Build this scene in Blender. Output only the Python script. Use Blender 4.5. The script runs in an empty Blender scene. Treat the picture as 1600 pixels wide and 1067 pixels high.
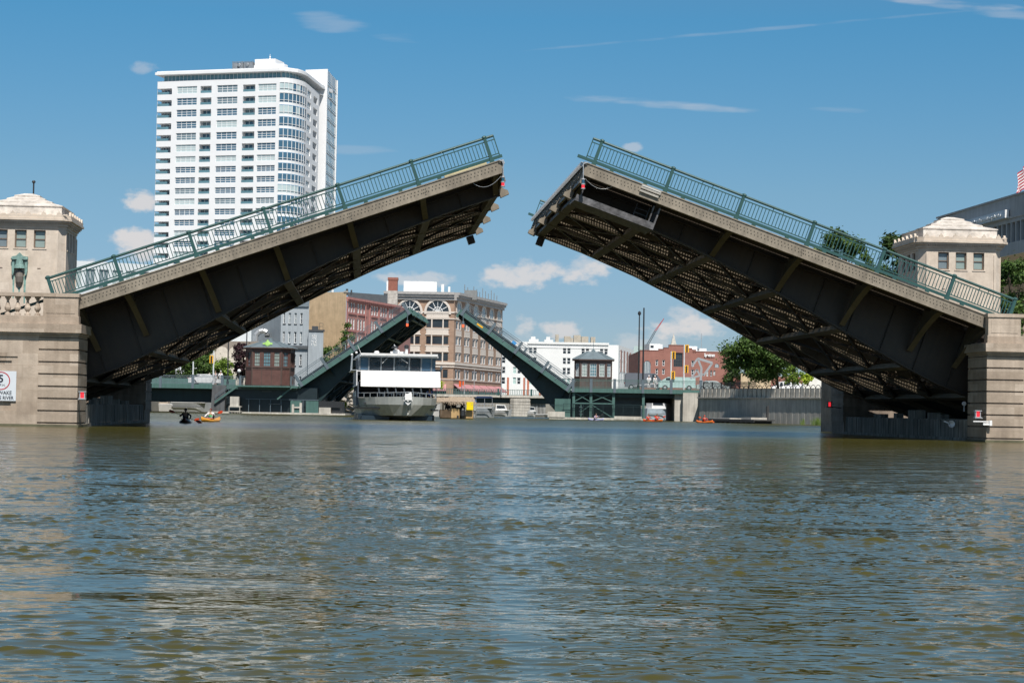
import bpy, bmesh, math, random
import numpy as np
from mathutils import Matrix, Vector, Euler
SC = bpy.context.scene
COL = SC.collection
PI = math.pi
def rad(a): return math.radians(a)

# ---------------------------------------------------------------- camera
CAM_H = 1.1; FOC = 3000.0; PITCH = rad(2.03); ROLL = rad(1.0)
cam_d = bpy.data.cameras.new('camera'); cam = bpy.data.objects.new('camera', cam_d); COL.objects.link(cam)
cam_d.sensor_width = 36; cam_d.lens = 36 * FOC / 1600; cam_d.clip_end = 8000; cam_d.clip_start = 0.2
RC = Matrix.Rotation(PI / 2 + PITCH, 3, 'X') @ Matrix.Rotation(ROLL, 3, 'Z')
cam.matrix_world = Matrix.Translation((0, 0, CAM_H)) @ RC.to_4x4()
SC.camera = cam

def ray(px, py): return RC @ Vector(((px - 800) / FOC, -(py - 533.5) / FOC, -1.0))
def at(px, py, Y):
    d = ray(px, py); return Vector((0, 0, CAM_H)) + d * (Y / d.y)
def XY(px, Y, py=590):
    p = at(px, py, Y); return (p.x, p.y)
def zof(px, py, Y): return at(px, py, Y).z

# ---------------------------------------------------------------- sun, sky, exposure
AZ = rad(14.0); EL = rad(54.0)
sunv = Vector((math.sin(AZ) * math.cos(EL), -math.cos(AZ) * math.cos(EL), math.sin(EL)))
sd = bpy.data.lights.new('sun', 'SUN'); sd.energy = 5.0; sd.angle = rad(0.53); sd.color = (1.0, 0.95, 0.88)
so = bpy.data.objects.new('sun', sd); COL.objects.link(so)
so.rotation_euler = (-sunv).to_track_quat('-Z', 'Y').to_euler()
W = bpy.data.worlds.new('World'); SC.world = W; W.use_nodes = True
SKY_STRENGTH = 0.085
def build_world():
    nt = W.node_tree; N = nt.nodes; L = nt.links; N.clear()
    out = N.new('ShaderNodeOutputWorld'); bg = N.new('ShaderNodeBackground'); bg.inputs[1].default_value = SKY_STRENGTH
    sky = N.new('ShaderNodeTexSky'); sky.sky_type = 'NISHITA'; sky.sun_disc = False
    sky.sun_elevation = EL; sky.sun_rotation = math.atan2(sunv.x, sunv.y)
    sky.altitude = 200; sky.air_density = 1.0; sky.dust_density = 0.4; sky.ozone_density = 2.2
    tc = N.new('ShaderNodeTexCoord'); sep = N.new('ShaderNodeSeparateXYZ'); L.new(tc.outputs['Generated'], sep.inputs[0])
    def M(op, a, b=None, c=None):
        m = N.new('ShaderNodeMath'); m.operation = op
        for i, v in enumerate((a, b, c)):
            if v is None: continue
            if isinstance(v, (int, float)): m.inputs[i].default_value = v
            else: L.new(v, m.inputs[i])
        return m.outputs[0]
    yy = M('MAXIMUM', sep.outputs[1], 0.05)
    a = M('DIVIDE', sep.outputs[0], yy); e = M('DIVIDE', sep.outputs[2], yy)
    cv = N.new('ShaderNodeCombineXYZ'); L.new(a, cv.inputs[0]); L.new(e, cv.inputs[1])
    mp = N.new('ShaderNodeMapping'); mp.inputs['Scale'].default_value = (1, 1.6, 1); L.new(cv.outputs[0], mp.inputs[0])
    nz = N.new('ShaderNodeTexNoise'); nz.inputs['Scale'].default_value = 60; nz.inputs['Detail'].default_value = 7; nz.inputs['Roughness'].default_value = 0.58
    L.new(mp.outputs[0], nz.inputs[0])
    mp2 = N.new('ShaderNodeMapping'); mp2.inputs['Scale'].default_value = (1, 7, 1); L.new(cv.outputs[0], mp2.inputs[0])
    nz2 = N.new('ShaderNodeTexNoise'); nz2.inputs['Scale'].default_value = 26; nz2.inputs['Detail'].default_value = 5; L.new(mp2.outputs[0], nz2.inputs[0])
    ncen = M('SUBTRACT', nz.outputs[0], 0.5); ncen2 = M('SUBTRACT', nz2.outputs[0], 0.5)
    tot = None
    clouds = [(212, 314, 40, 19, 0, .85, 0), (212, 382, 52, 27, 0, .9, 0), (150, 415, 40, 12, 0, .6, 0), (226, 105, 26, 11, 0, .3, 0), (515, 36, 62, 16, 4, .2, 1),
              (625, 60, 45, 9, 4, .14, 1), (850, 428, 120, 24, -6, .8, 0), (900, 415, 50, 18, 0, .55, 0), (650, 436, 60, 14, 0, .55, 0), (1075, 514, 72, 24, 0, .85, 0), (1060, 500, 30, 20, 0, .5, 0),
              (1010, 535, 60, 14, 0, .4, 0), (878, 516, 42, 15, 0, .75, 0), (822, 512, 18, 22, -20, .6, 0), (990, 230, 18, 9, 0, .4, 0),
              (800, 540, 60, 16, 0, .35, 0), (1040, 163, 190, 8, 2, .32, 1), (1160, 49, 330, 3.5, -7.2, .16, 1), (1490, 6, 130, 9, 4, .4, 1), (1585, 22, 60, 10, 4, .25, 1), (1310, 172, 50, 5, 0, .12, 1), (350, 180, 30, 5, 0, .0, 1), (560, 235, 60, 8, 0, .13, 1),
              (-300, 300, 160, 50, 0, .7, 0), (1900, 380, 140, 40, 0, .7, 0), (2300, 200, 200, 40, 0, .6, 0), (-800, 150, 200, 60, 0, .7, 0)]
    for (px, py, w, h, rot, op, kind) in clouds:
        d = ray(px, py); a0, e0 = d.x / d.y, d.z / d.y; t = rad(rot) + rad(1)
        da = M('SUBTRACT', a, a0); de = M('SUBTRACT', e, e0)
        xr = M('SUBTRACT', M('MULTIPLY', da, math.cos(t)), M('MULTIPLY', de, math.sin(t)))
        yr = M('ADD', M('MULTIPLY', da, math.sin(t)), M('MULTIPLY', de, math.cos(t)))
        x2 = M('POWER', M('ABSOLUTE', M('DIVIDE', xr, w / FOC)), 2); y2 = M('POWER', M('ABSOLUTE', M('DIVIDE', yr, h / FOC)), 2)
        f = M('SUBTRACT', 1.0, M('ADD', x2, y2))
        f = M('ADD', f, M('MULTIPLY', ncen2 if kind else ncen, 4.2 if kind else 5.0))
        mr = N.new('ShaderNodeMapRange'); mr.interpolation_type = 'SMOOTHSTEP'; L.new(f, mr.inputs[0])
        mr.inputs[1].default_value = -0.1; mr.inputs[2].default_value = 1.5 if kind else 1.1; mr.inputs[4].default_value = op
        # keep the wisps inside the cloud's own neighbourhood
        g = N.new('ShaderNodeMapRange'); L.new(M('ADD', x2, y2), g.inputs[0]); g.inputs[1].default_value = 2.6; g.inputs[2].default_value = 0.9
        o = M('MULTIPLY', mr.outputs[0], g.outputs[0])
        tot = o if tot is None else M('MAXIMUM', tot, o)
    tot = M('MULTIPLY', tot, M('GREATER_THAN', sep.outputs[1], 0.06))
    # sky tint: deeper blue, cooler at the horizon; warmed above view for water reflections
    sub = N.new('ShaderNodeMapRange'); L.new(sep.outputs[2], sub.inputs[0]); sub.inputs[1].default_value = 0.0; sub.inputs[2].default_value = .4
    cr = N.new('ShaderNodeValToRGB'); L.new(sub.outputs[0], cr.inputs[0]); E = cr.color_ramp.elements
    E[0].position = 0.0; E[0].color = (.58, .70, .98, 1); E[1].position = 1.0; E[1].color = (.95, .92, .84, 1)
    for p_, c_ in ((.13, (.52, .67, .90, 1)), (.28, (.54, .75, .87, 1)), (.5, (.365, .81, .975, 1)), (.75, (.72, .86, .86, 1))): q_ = E.new(p_); q_.color = c_
    hs = N.new('ShaderNodeMix'); hs.data_type = 'RGBA'; hs.blend_type = 'MULTIPLY'; hs.inputs[0].default_value = 1; L.new(sky.outputs[0], hs.inputs[6]); L.new(cr.outputs[0], hs.inputs[7])
    mx = N.new('ShaderNodeMix'); mx.data_type = 'RGBA'; L.new(tot, mx.inputs[0]); L.new(hs.outputs[2], mx.inputs[6])
    k = 1.0 / SKY_STRENGTH
    mx.inputs[7].default_value = (0.66 * k, 0.63 * k, 0.62 * k, 1)
    L.new(mx.outputs[2], bg.inputs[0]); L.new(bg.outputs[0], out.inputs[0])
build_world()
VS = SC.view_settings
VS.view_transform = 'Standard'; VS.look = 'None'; VS.gamma = 1; VS.use_curve_mapping = False; VS.exposure = 0.15
SC.cycles.max_bounces = 6

# ---------------------------------------------------------------- helpers
class MB:
    def __init__(s): s.v = []; s.f = []; s.mi = []; s.M = None
    def add(s, vs, fs, mi=0):
        o = len(s.v)
        if s.M is not None: vs = [s.M @ Vector(v) for v in vs]
        s.v.extend([tuple(v) for v in vs]); s.f.extend([tuple(i + o for i in f) for f in fs]); s.mi.extend([mi] * len(fs)); return s
    def box(s, x0, x1, y0, y1, z0, z1, mi=0):
        return s.add([(x0,y0,z0),(x1,y0,z0),(x1,y1,z0),(x0,y1,z0),(x0,y0,z1),(x1,y0,z1),(x1,y1,z1),(x0,y1,z1)],
                     [(0,3,2,1),(4,5,6,7),(0,1,5,4),(1,2,6,5),(2,3,7,6),(3,0,4,7)], mi)
    def frus(s, r0, r1, z0, z1, mi=0):   # rectangles (x0,x1,y0,y1)
        a, b = r0, r1
        return s.add([(a[0],a[2],z0),(a[1],a[2],z0),(a[1],a[3],z0),(a[0],a[3],z0),(b[0],b[2],z1),(b[1],b[2],z1),(b[1],b[3],z1),(b[0],b[3],z1)],
                     [(0,3,2,1),(4,5,6,7),(0,1,5,4),(1,2,6,5),(2,3,7,6),(3,0,4,7)], mi)
    def prism(s, poly, ax, a0, a1, mi=0):
        n = len(poly)
        def P(p, t): return (t, p[0], p[1]) if ax == 'x' else (p[0], t, p[1]) if ax == 'y' else (p[0], p[1], t)
        return s.add([P(p, a0) for p in poly] + [P(p, a1) for p in poly],
                     [tuple(range(n)), tuple(range(2*n-1, n-1, -1))] + [(i, (i+1) % n, (i+1) % n + n, i + n) for i in range(n)], mi)
    def strip(s, pts, ax, a0, a1, t, mi=0, nrm=(0, 1)):   # a thick band following 2-D pts
        for p, q in zip(pts, pts[1:]):
            dx, dz = q[0]-p[0], q[1]-p[1]; l = math.hypot(dx, dz) or 1; nx, nz = -dz/l*t, dx/l*t
            s.prism([p, q, (q[0]+nx, q[1]+nz), (p[0]+nx, p[1]+nz)], ax, a0, a1, mi)
        return s
    def beam(s, p0, p1, w, h, mi=0, up=(0, 0, 1)):
        p0, p1 = Vector(p0), Vector(p1); d = (p1-p0).normalized(); u = Vector(up)
        if abs(d.dot(u)) > .98: u = Vector((0, 1, 0))
        a = d.cross(u).normalized()*(w/2); b = a.cross(d).normalized()*(h/2)
        vs = [p0-a-b, p0+a-b, p0+a+b, p0-a+b, p1-a-b, p1+a-b, p1+a+b, p1-a+b]
        return s.add(vs, [(0,1,2,3),(7,6,5,4),(0,4,5,1),(1,5,6,2),(2,6,7,3),(3,7,4,0)], mi)
    def tube(s, p0, p1, r, n=8, r2=None, mi=0):
        p0, p1 = Vector(p0), Vector(p1); r2 = r if r2 is None else r2; d = (p1-p0).normalized()
        u = Vector((0,0,1)) if abs(d.z) < .9 else Vector((1,0,0)); a = d.cross(u).normalized(); b = d.cross(a)
        vs = [p0 + (a*math.cos(2*PI*i/n) + b*math.sin(2*PI*i/n))*r for i in range(n)] + [p1 + (a*math.cos(2*PI*i/n) + b*math.sin(2*PI*i/n))*r2 for i in range(n)]
        return s.add(vs, [(i, (i+1) % n, (i+1) % n+n, i+n) for i in range(n)] + [tuple(range(n-1, -1, -1)), tuple(range(n, 2*n))], mi)
    def path(s, pts, r, n=6, mi=0):
        for p, q in zip(pts, pts[1:]): s.tube(p, q, r, n, mi=mi)
        return s
    def lathe(s, cx, cy, prof, n=12, mi=0):
        vs = []; fs = []
        for (r, z) in prof:
            for i in range(n): vs.append((cx + r*math.cos(2*PI*i/n), cy + r*math.sin(2*PI*i/n), z))
        for j in range(len(prof)-1):
            for i in range(n): fs.append((j*n+i, j*n+(i+1) % n, (j+1)*n+(i+1) % n, (j+1)*n+i))
        fs += [tuple(range(n-1, -1, -1)), tuple(range((len(prof)-1)*n, len(prof)*n))]
        return s.add(vs, fs, mi)
    def loft(s, rings, mi=0, caps=True):
        n = len(rings[0]); vs = [p for r in rings for p in r]; fs = []
        for j in range(len(rings)-1):
            for i in range(n): fs.append((j*n+i, j*n+(i+1) % n, (j+1)*n+(i+1) % n, (j+1)*n+i))
        if caps: fs += [tuple(range(n-1, -1, -1)), tuple(range((len(rings)-1)*n, len(rings)*n))]
        return s.add(vs, fs, mi)
    def ball(s, c, r, n=10, mi=0, sz=1.0):
        return s.lathe(c[0], c[1], [(max(r*math.sin(PI*k/(n-2)), 0.001), c[2] - r*sz*math.cos(PI*k/(n-2))) for k in range(n-1)], n, mi)
    def mesh(s, name, mats, smooth=False):
        me = bpy.data.meshes.new(name); me.from_pydata(s.v, [], s.f)
        for m in (mats if isinstance(mats, (list, tuple)) else [mats]): me.materials.append(m)
        me.polygons.foreach_set('material_index', s.mi)
        bm = bmesh.new(); bm.from_mesh(me); bmesh.ops.recalc_face_normals(bm, faces=bm.faces); bm.to_mesh(me); bm.free()
        if smooth: me.polygons.foreach_set('use_smooth', [True]*len(me.polygons))
        me.update(); return me
    def build(s, name, mats, parent=None, M=None, smooth=False):
        return link(name, s.mesh(name, mats, smooth), parent, M)
def link(name, data, parent=None, M=None):
    o = bpy.data.objects.new(name, data); COL.objects.link(o)
    if parent is not None: o.parent = parent
    if M is not None: o.matrix_local = M
    return o
def tag(o, label=None, cat=None, group=None, kind=None):
    if label: o['label'] = label
    if cat: o['category'] = cat
    if group: o['group'] = group
    if kind: o['kind'] = kind
    return o
def thing(name, label, cat, M=None, group=None):
    o = bpy.data.objects.new(name, None); COL.objects.link(o); o.empty_display_size = .2
    if M is not None: o.matrix_local = M
    return tag(o, label, cat, group)
class Frame:
    def __init__(s, ox, oy, ang): s.o = Vector((ox, oy, 0)); s.a = ang; s.M = Matrix.Translation(s.o) @ Matrix.Rotation(ang, 4, 'Z')
    def at(s, u, v, z=0, rz=0): return s.M @ Matrix.Translation((u, v, z)) @ Matrix.Rotation(rz, 4, 'Z')
def T(x, y, z, rz=0): return Matrix.Translation((x, y, z)) @ Matrix.Rotation(rz, 4, 'Z')
def copy_tree(o, M, label=None, parent=None):
    c = o.copy(); COL.objects.link(c); c.parent = parent
    if parent is None: c.matrix_local = M
    if label: c['label'] = label
    for ch in [x for x in KIDS.get(o.name, [])]: copy_child(ch, c)
    return c
KIDS = {}
def copy_child(ch, parent):
    c = ch.copy(); COL.objects.link(c); c.parent = parent; c.matrix_local = ch.matrix_local.copy()
    for g in KIDS.get(ch.name, []): copy_child(g, c)
def reg(o):     # remember the children of a prototype so that copies need no search
    KIDS[o.name] = [x for x in bpy.data.objects if x.parent == o]
    for k in KIDS[o.name]: reg(k)
    return o

# ---------------------------------------------------------------- materials
MATS = {}
def mat(name, col, rough=.6, var=.18, scale=1.5, metal=0, bump=0, streak=0, brick=None, spec=.5, emit=None, coat=0, dirt=0, vtile=None):
    if name in MATS: return MATS[name]
    m = bpy.data.materials.new(name); m.use_nodes = True; nt = m.node_tree; N = nt.nodes; L = nt.links
    b = N['Principled BSDF']; b.inputs['Roughness'].default_value = rough; b.inputs['Metallic'].default_value = metal
    b.inputs['Specular IOR Level'].default_value = spec; b.inputs['Coat Weight'].default_value = coat
    tc = N.new('ShaderNodeTexCoord'); nz = N.new('ShaderNodeTexNoise'); nz.inputs['Scale'].default_value = scale; nz.inputs['Detail'].default_value = 6; nz.inputs['Roughness'].default_value = .65
    L.new(tc.outputs['Object'], nz.inputs['Vector'])
    def mul(c, k): return tuple(min(1, x*k) for x in c[:3]) + (1,)
    rp = N.new('ShaderNodeValToRGB'); rp.color_ramp.elements[0].position = .3; rp.color_ramp.elements[1].position = .7
    rp.color_ramp.elements[0].color = mul(col, 1-var); rp.color_ramp.elements[1].color = mul(col, 1+var)
    L.new(nz.outputs[0], rp.inputs[0]); cur = rp.outputs[0]
    def mixm(a, bcol, fac, mode='MULTIPLY'):
        x = N.new('ShaderNodeMix'); x.data_type = 'RGBA'; x.blend_type = mode
        if isinstance(fac, (int, float)): x.inputs[0].default_value = fac
        else: L.new(fac, x.inputs[0])
        L.new(a, x.inputs[6])
        if isinstance(bcol, tuple): x.inputs[7].default_value = bcol
        else: L.new(bcol, x.inputs[7])
        return x.outputs[2]
    if brick:
        bw, bh, mort, c2, mcol = brick
        sp = N.new('ShaderNodeSeparateXYZ'); L.new(tc.outputs['Object'], sp.inputs[0])
        ad = N.new('ShaderNodeMath'); ad.operation = 'ADD'; L.new(sp.outputs[0], ad.inputs[0]); L.new(sp.outputs[1], ad.inputs[1])
        cb = N.new('ShaderNodeCombineXYZ'); L.new(ad.outputs[0], cb.inputs[0]); L.new(sp.outputs[2], cb.inputs[1])
        bt = N.new('ShaderNodeTexBrick'); L.new(cb.outputs[0], bt.inputs['Vector']); bt.inputs['Scale'].default_value = 1
        bt.inputs['Brick Width'].default_value = bw; bt.inputs['Row Height'].default_value = bh; bt.inputs['Mortar Size'].default_value = mort; bt.inputs['Mortar Smooth'].default_value = .3
        bt.inputs['Color1'].default_value = (1, 1, 1, 1); bt.inputs['Color2'].default_value = c2 + (1,); bt.inputs['Mortar'].default_value = mcol + (1,)
        bt.offset = .5; cur = mixm(cur, bt.outputs[0], 1.0)
    if streak:
        mp = N.new('ShaderNodeMapping'); mp.inputs['Scale'].default_value = (2.2, 2.2, .12); L.new(tc.outputs['Object'], mp.inputs[0])
        n2 = N.new('ShaderNodeTexNoise'); n2.inputs['Scale'].default_value = 2.0; n2.inputs['Detail'].default_value = 5; L.new(mp.outputs[0], n2.inputs[0])
        r2 = N.new('ShaderNodeValToRGB'); r2.color_ramp.elements[0].position = .35; r2.color_ramp.elements[1].position = .62
        r2.color_ramp.elements[0].color = (1-streak,)*3+(1,); r2.color_ramp.elements[1].color = (1, 1, 1, 1); L.new(n2.outputs[0], r2.inputs[0])
        cur = mixm(cur, r2.outputs[0], 1.0)
    if dirt:
        n3 = N.new('ShaderNodeTexNoise'); n3.inputs['Scale'].default_value = .55; n3.inputs['Detail'].default_value = 8; n3.inputs['Roughness'].default_value = .7; L.new(tc.outputs['Object'], n3.inputs[0])
        r3 = N.new('ShaderNodeValToRGB'); r3.color_ramp.elements[0].position = .36; r3.color_ramp.elements[1].position = .6
        r3.color_ramp.elements[0].color = (1-dirt, 1-dirt*1.05, 1-dirt*1.1, 1); r3.color_ramp.elements[1].color = (1, 1, 1, 1); L.new(n3.outputs[0], r3.inputs[0])
        cur = mixm(cur, r3.outputs[0], 1.0)
    L.new(cur, b.inputs['Base Color'])
    if bump:
        bp = N.new('ShaderNodeBump'); bp.inputs['Strength'].default_value = bump; bp.inputs['Distance'].default_value = .03
        nb = N.new('ShaderNodeTexNoise'); nb.inputs['Scale'].default_value = scale*6; nb.inputs['Detail'].default_value = 5; L.new(tc.outputs['Object'], nb.inputs[0])
        L.new(nb.outputs[0], bp.inputs['Height']); L.new(bp.outputs[0], b.inputs['Normal'])
    if emit:
        b.inputs['Emission Color'].default_value = emit[:3] + (1,); b.inputs['Emission Strength'].default_value = emit[3]
    MATS[name] = m; return m
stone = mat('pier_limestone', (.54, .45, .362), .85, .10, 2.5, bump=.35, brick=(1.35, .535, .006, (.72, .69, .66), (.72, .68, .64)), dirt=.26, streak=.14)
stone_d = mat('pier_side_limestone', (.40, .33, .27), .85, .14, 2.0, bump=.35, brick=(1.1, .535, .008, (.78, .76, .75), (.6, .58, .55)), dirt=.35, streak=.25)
houses = mat('bridge_house_limestone', (.65, .56, .465), .85, .08, 2.2, bump=.25, brick=(.95, .5, .005, (.9, .88, .86), (.82, .8, .78)), dirt=.14)
house_old = mat('weathered_roof_stone', (.66, .61, .55), .9, .25, 2.4, bump=.4, dirt=.35)
conc = mat('river_concrete', (.30, .30, .29), .9, .15, 1.2, bump=.3, streak=.55, dirt=.2)
conc_w = mat('pale_sheet_piling', (.50, .475, .43), .85, .12, 1.2, bump=.2, streak=.3, dirt=.15)
pit_m = mat('shade_dark_pit_concrete', (.06, .06, .058), .9, .3, .8, streak=.4)  # concrete darkened in its colour to stand in for the pit's shade
conc_l = mat('pale_concrete', (.56, .53, .47), .85, .12, 1.0, bump=.2, streak=.2, dirt=.2)
deckc = mat('deck_concrete', (.36, .35, .33), .9)
fascia_m = mat('tan_steel_paint', (.30, .258, .20), .55, .12, 1.3, streak=.22, dirt=.28)
fender_m = mat('stained_fender_concrete', (.34, .32, .285), .9, .2, 1.0, bump=.3, streak=.65, dirt=.3)
girder_m = mat('shade_brown_steel', (.040, .027, .016), .5, .2, .9, streak=.25, dirt=.3)  # steel darkened in its colour for the shade under the deck
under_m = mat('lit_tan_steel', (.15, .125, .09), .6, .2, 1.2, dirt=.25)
teal = mat('teal_rail_paint', (.028, .085, .080), .42, .12, 2.0)
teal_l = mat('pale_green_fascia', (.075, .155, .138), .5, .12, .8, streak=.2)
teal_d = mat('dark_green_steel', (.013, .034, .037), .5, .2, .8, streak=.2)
grayrail = mat('slate_post_paint', (.11, .145, .17), .5, .1)
blackm = mat('black_metal', (.025, .027, .03), .5, .1)
white = mat('white_paint', (.80, .80, .79), .5, .03)
red_l = mat('red_lens', (.5, .02, .03), .25, .05, emit=(1, .04, .06, .7))
blue_l = mat('blue_lens', (.03, .10, .16), .2, .05)
galv = mat('galvanised_metal', (.50, .51, .52), .4, .08, metal=.5)
bronze = mat('verdigris_bronze', (.17, .28, .25), .7, .35, 6, bump=.3)
glass_d = mat('dark_window_glass', (.022, .03, .04), .08, .3, .4, spec=.7)
glass_m = mat('curtained_window_glass', (.18, .22, .24), .12, .2, .6, spec=.7)
glass_l = mat('blind_window_glass', (.36, .42, .42), .15, .1, .6, spec=.7)
glass_t = mat('teal_window_glass', (.12, .23, .27), .08, .2, .3, spec=.8)
glass_g = mat('grey_green_blind_glass', (.26, .33, .31), .12, .1, .6, spec=.6)
frame_br = mat('brown_window_frame', (.16, .115, .085), .6, .1)
frame_w = mat('white_window_frame', (.74, .75, .75), .5, .04)
frame_k = mat('charcoal_window_frame', (.06, .065, .07), .5, .1)
yellow = mat('yellow_plastic', (.80, .42, .03), .45, .05)
orange = mat('orange_plastic', (.62, .10, .02), .4, .05)

# ---------------------------------------------------------------- windows and plain buildings
WM = {}
def win_mesh(w, h, nx, ny, pane, fr, fw=.07, bar=.05, hbars=None):
    k = (round(w, 2), round(h, 2), nx, ny, pane.name, fr.name, fw, bar)
    if k in WM: return WM[k]
    m = MB()
    m.box(0, fw, -.02, .1, 0, h, 0); m.box(w-fw, w, -.02, .1, 0, h, 0); m.box(fw, w-fw, -.021, .1, 0, fw, 0); m.box(fw, w-fw, -.021, .1, h-fw, h, 0)
    for i in range(1, nx): x = w*i/nx; m.box(x-bar/2, x+bar/2, 0, .09, fw, h-fw, 0)
    for j in range(1, ny): z = h*j/ny; m.box(fw, w-fw, .012, .08, z-bar/2, z+bar/2, 0)
    m.add([(fw/2, .06, fw/2), (w-fw/2, .06, fw/2), (w-fw/2, .06, h-fw/2), (fw/2, .06, h-fw/2)], [(0, 1, 2, 3)], 1)
    WM[k] = m.mesh('window', [fr, pane]); return WM[k]
def wall_face(mb, M, Wd, z0, z1, holes, rev=.25, mi=0):
    old = mb.M; mb.M = M if old is None else old @ M
    xs = sorted(set([0, Wd] + [h[0] for h in holes] + [h[1] for h in holes])); zs = sorted(set([z0, z1] + [h[2] for h in holes] + [h[3] for h in holes]))
    xs = [x for x in xs if 0 <= x <= Wd]; zs = [z for z in zs if z0 <= z <= z1]
    for j in range(len(zs)-1):
        zc = (zs[j]+zs[j+1])/2; run = None
        for i in range(len(xs)-1):
            xc = (xs[i]+xs[i+1])/2
            solid = not any(h[0] < xc < h[1] and h[2] < zc < h[3] for h in holes)
            if solid and run is None: run = xs[i]
            if run is not None and (not solid or i == len(xs)-2):
                e = xs[i+1] if solid else xs[i]
                mb.add([(run, 0, zs[j]), (e, 0, zs[j]), (e, 0, zs[j+1]), (run, 0, zs[j+1])], [(0, 1, 2, 3)], mi); run = None
    for h in holes:
        a, b, c, d = h[:4]; r = rev
        mb.add([(a,0,c),(b,0,c),(b,0,d),(a,0,d),(a,r,c),(b,r,c),(b,r,d),(a,r,d)], [(0,1,5,4),(1,2,6,5),(2,3,7,6),(3,0,4,7)], mi)
    mb.M = old
def building(name, label, cat, pts, zb, zt, wall, faces=None, group=None, rev=.25, roof=None, part='wall'):
    """pts: footprint, world x-y, anticlockwise, pts[0]->pts[1] is the main front. faces[i] = list of (x0,x1,z0,z1,nx,ny,pane,frame) in metres along that side, or fractions via fx()."""
    P = [Vector((p[0], p[1], 0)) for p in pts]; d = P[1]-P[0]; ang = math.atan2(d.y, d.x)
    R = T(P[0].x, P[0].y, zb, ang); root = thing(name, label, cat, R, group); Ri = R.inverted(); H = zt-zb
    loc = [Ri @ Vector((p.x, p.y, zb)) for p in P]; mb = MB(); Ms = []; Ws = []
    for i in range(len(loc)):
        a, b = loc[i], loc[(i+1) % len(loc)]; dd = b-a; w = dd.length; M = T(a.x, a.y, 0, math.atan2(dd.y, dd.x)); Ms.append(M); Ws.append(w)
        fl = (faces or {}).get(i)
        fl = fl(w, H) if callable(fl) else (fl or [])
        wall_face(mb, M, w, 0, H, [f[:4] for f in fl], rev)
        for f in fl:
            x0, x1, z0, z1, nx, ny, pane, fr = f[:8]; nm = f[8] if len(f) > 8 else 'window'
            link(nm, win_mesh(x1-x0, z1-z0, nx, ny, pane, fr, *(f[9:] if len(f) > 9 else ())), root, M @ T(x0, rev-.05, z0))
    mb.build(part, wall, root)
    rm = MB(); rm.add([(p.x, p.y, H-.35) for p in loc], [tuple(range(len(loc)))]); rm.build('roof', roof or deckc, root)
    return root, Ms, Ws
def trim(mb, M, w, z0, z1, out, mi=0, over=0):
    mb.M = M; mb.box(-over, w+over, -out, .02, z0, z1, mi); mb.M = None
def rng_pane(r, opts): return r.choice(opts)

# ---------------------------------------------------------------- setting: water, ground, banks
def water_mat():
    m = bpy.data.materials.new('river_water'); m.use_nodes = True; nt = m.node_tree; N = nt.nodes; L = nt.links; b = N['Principled BSDF']
    b.inputs['Base Color'].default_value = (.060, .055, .012, 1); b.inputs['Roughness'].default_value = .04; b.inputs['IOR'].default_value = 1.333; b.inputs['Specular IOR Level'].default_value = .5; b.inputs['Specular Tint'].default_value = (1, .96, .88, 1)
    geo = N.new('ShaderNodeNewGeometry')
    def nz(sx, sy, sc, det):
        mp = N.new('ShaderNodeMapping'); mp.inputs['Scale'].default_value = (sx, sy, 1); L.new(geo.outputs['Position'], mp.inputs[0])
        n = N.new('ShaderNodeTexNoise'); n.inputs['Scale'].default_value = sc; n.inputs['Detail'].default_value = det; n.inputs['Roughness'].default_value = .55; n.inputs['Distortion'].default_value = .4; L.new(mp.outputs[0], n.inputs[0]); return n.outputs[0]
    a = nz(.55, 1.0, 1.0, 5.0); c = nz(.8, 1.2, 7.0, 2.0)
    big = nz(.5, 1.0, .045, 2.0)
    mr = N.new('ShaderNodeMapRange'); L.new(big, mr.inputs[0]); mr.inputs[1].default_value = .35; mr.inputs[2].default_value = .65; mr.inputs[3].default_value = .55; mr.inputs[4].default_value = 1.25
    ad = N.new('ShaderNodeMath'); ad.operation = 'MULTIPLY_ADD'; L.new(c, ad.inputs[0]); ad.inputs[1].default_value = .10; L.new(a, ad.inputs[2])
    bp = N.new('ShaderNodeBump'); bp.inputs['Distance'].default_value = .22; syb = N.new('ShaderNodeSeparateXYZ'); L.new(geo.outputs['Position'], syb.inputs[0]); fb = N.new('ShaderNodeMapRange'); L.new(syb.outputs[1], fb.inputs[0]); fb.inputs[1].default_value = 10; fb.inputs[2].default_value = 65; fb.inputs[3].default_value = .12; fb.inputs[4].default_value = 1.0
    mb_ = N.new('ShaderNodeMath'); mb_.operation = 'MULTIPLY'; L.new(mr.outputs[0], mb_.inputs[0]); L.new(fb.outputs[0], mb_.inputs[1]); L.new(mb_.outputs[0], bp.inputs['Strength']); L.new(ad.outputs[0], bp.inputs['Height'])
    # ripples too fine to model far off: the surface gets rougher with distance up the river
    sy = N.new('ShaderNodeSeparateXYZ'); L.new(geo.outputs['Position'], sy.inputs[0]); rr = N.new('ShaderNodeMapRange'); L.new(sy.outputs[1], rr.inputs[0])
    rr.inputs[1].default_value = 25; rr.inputs[2].default_value = 150; rr.inputs[3].default_value = .03; rr.inputs[4].default_value = .27; L.new(rr.outputs[0], b.inputs['Roughness'])
    L.new(bp.outputs[0], b.inputs['Normal']); return m
SWELL = .0042
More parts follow.
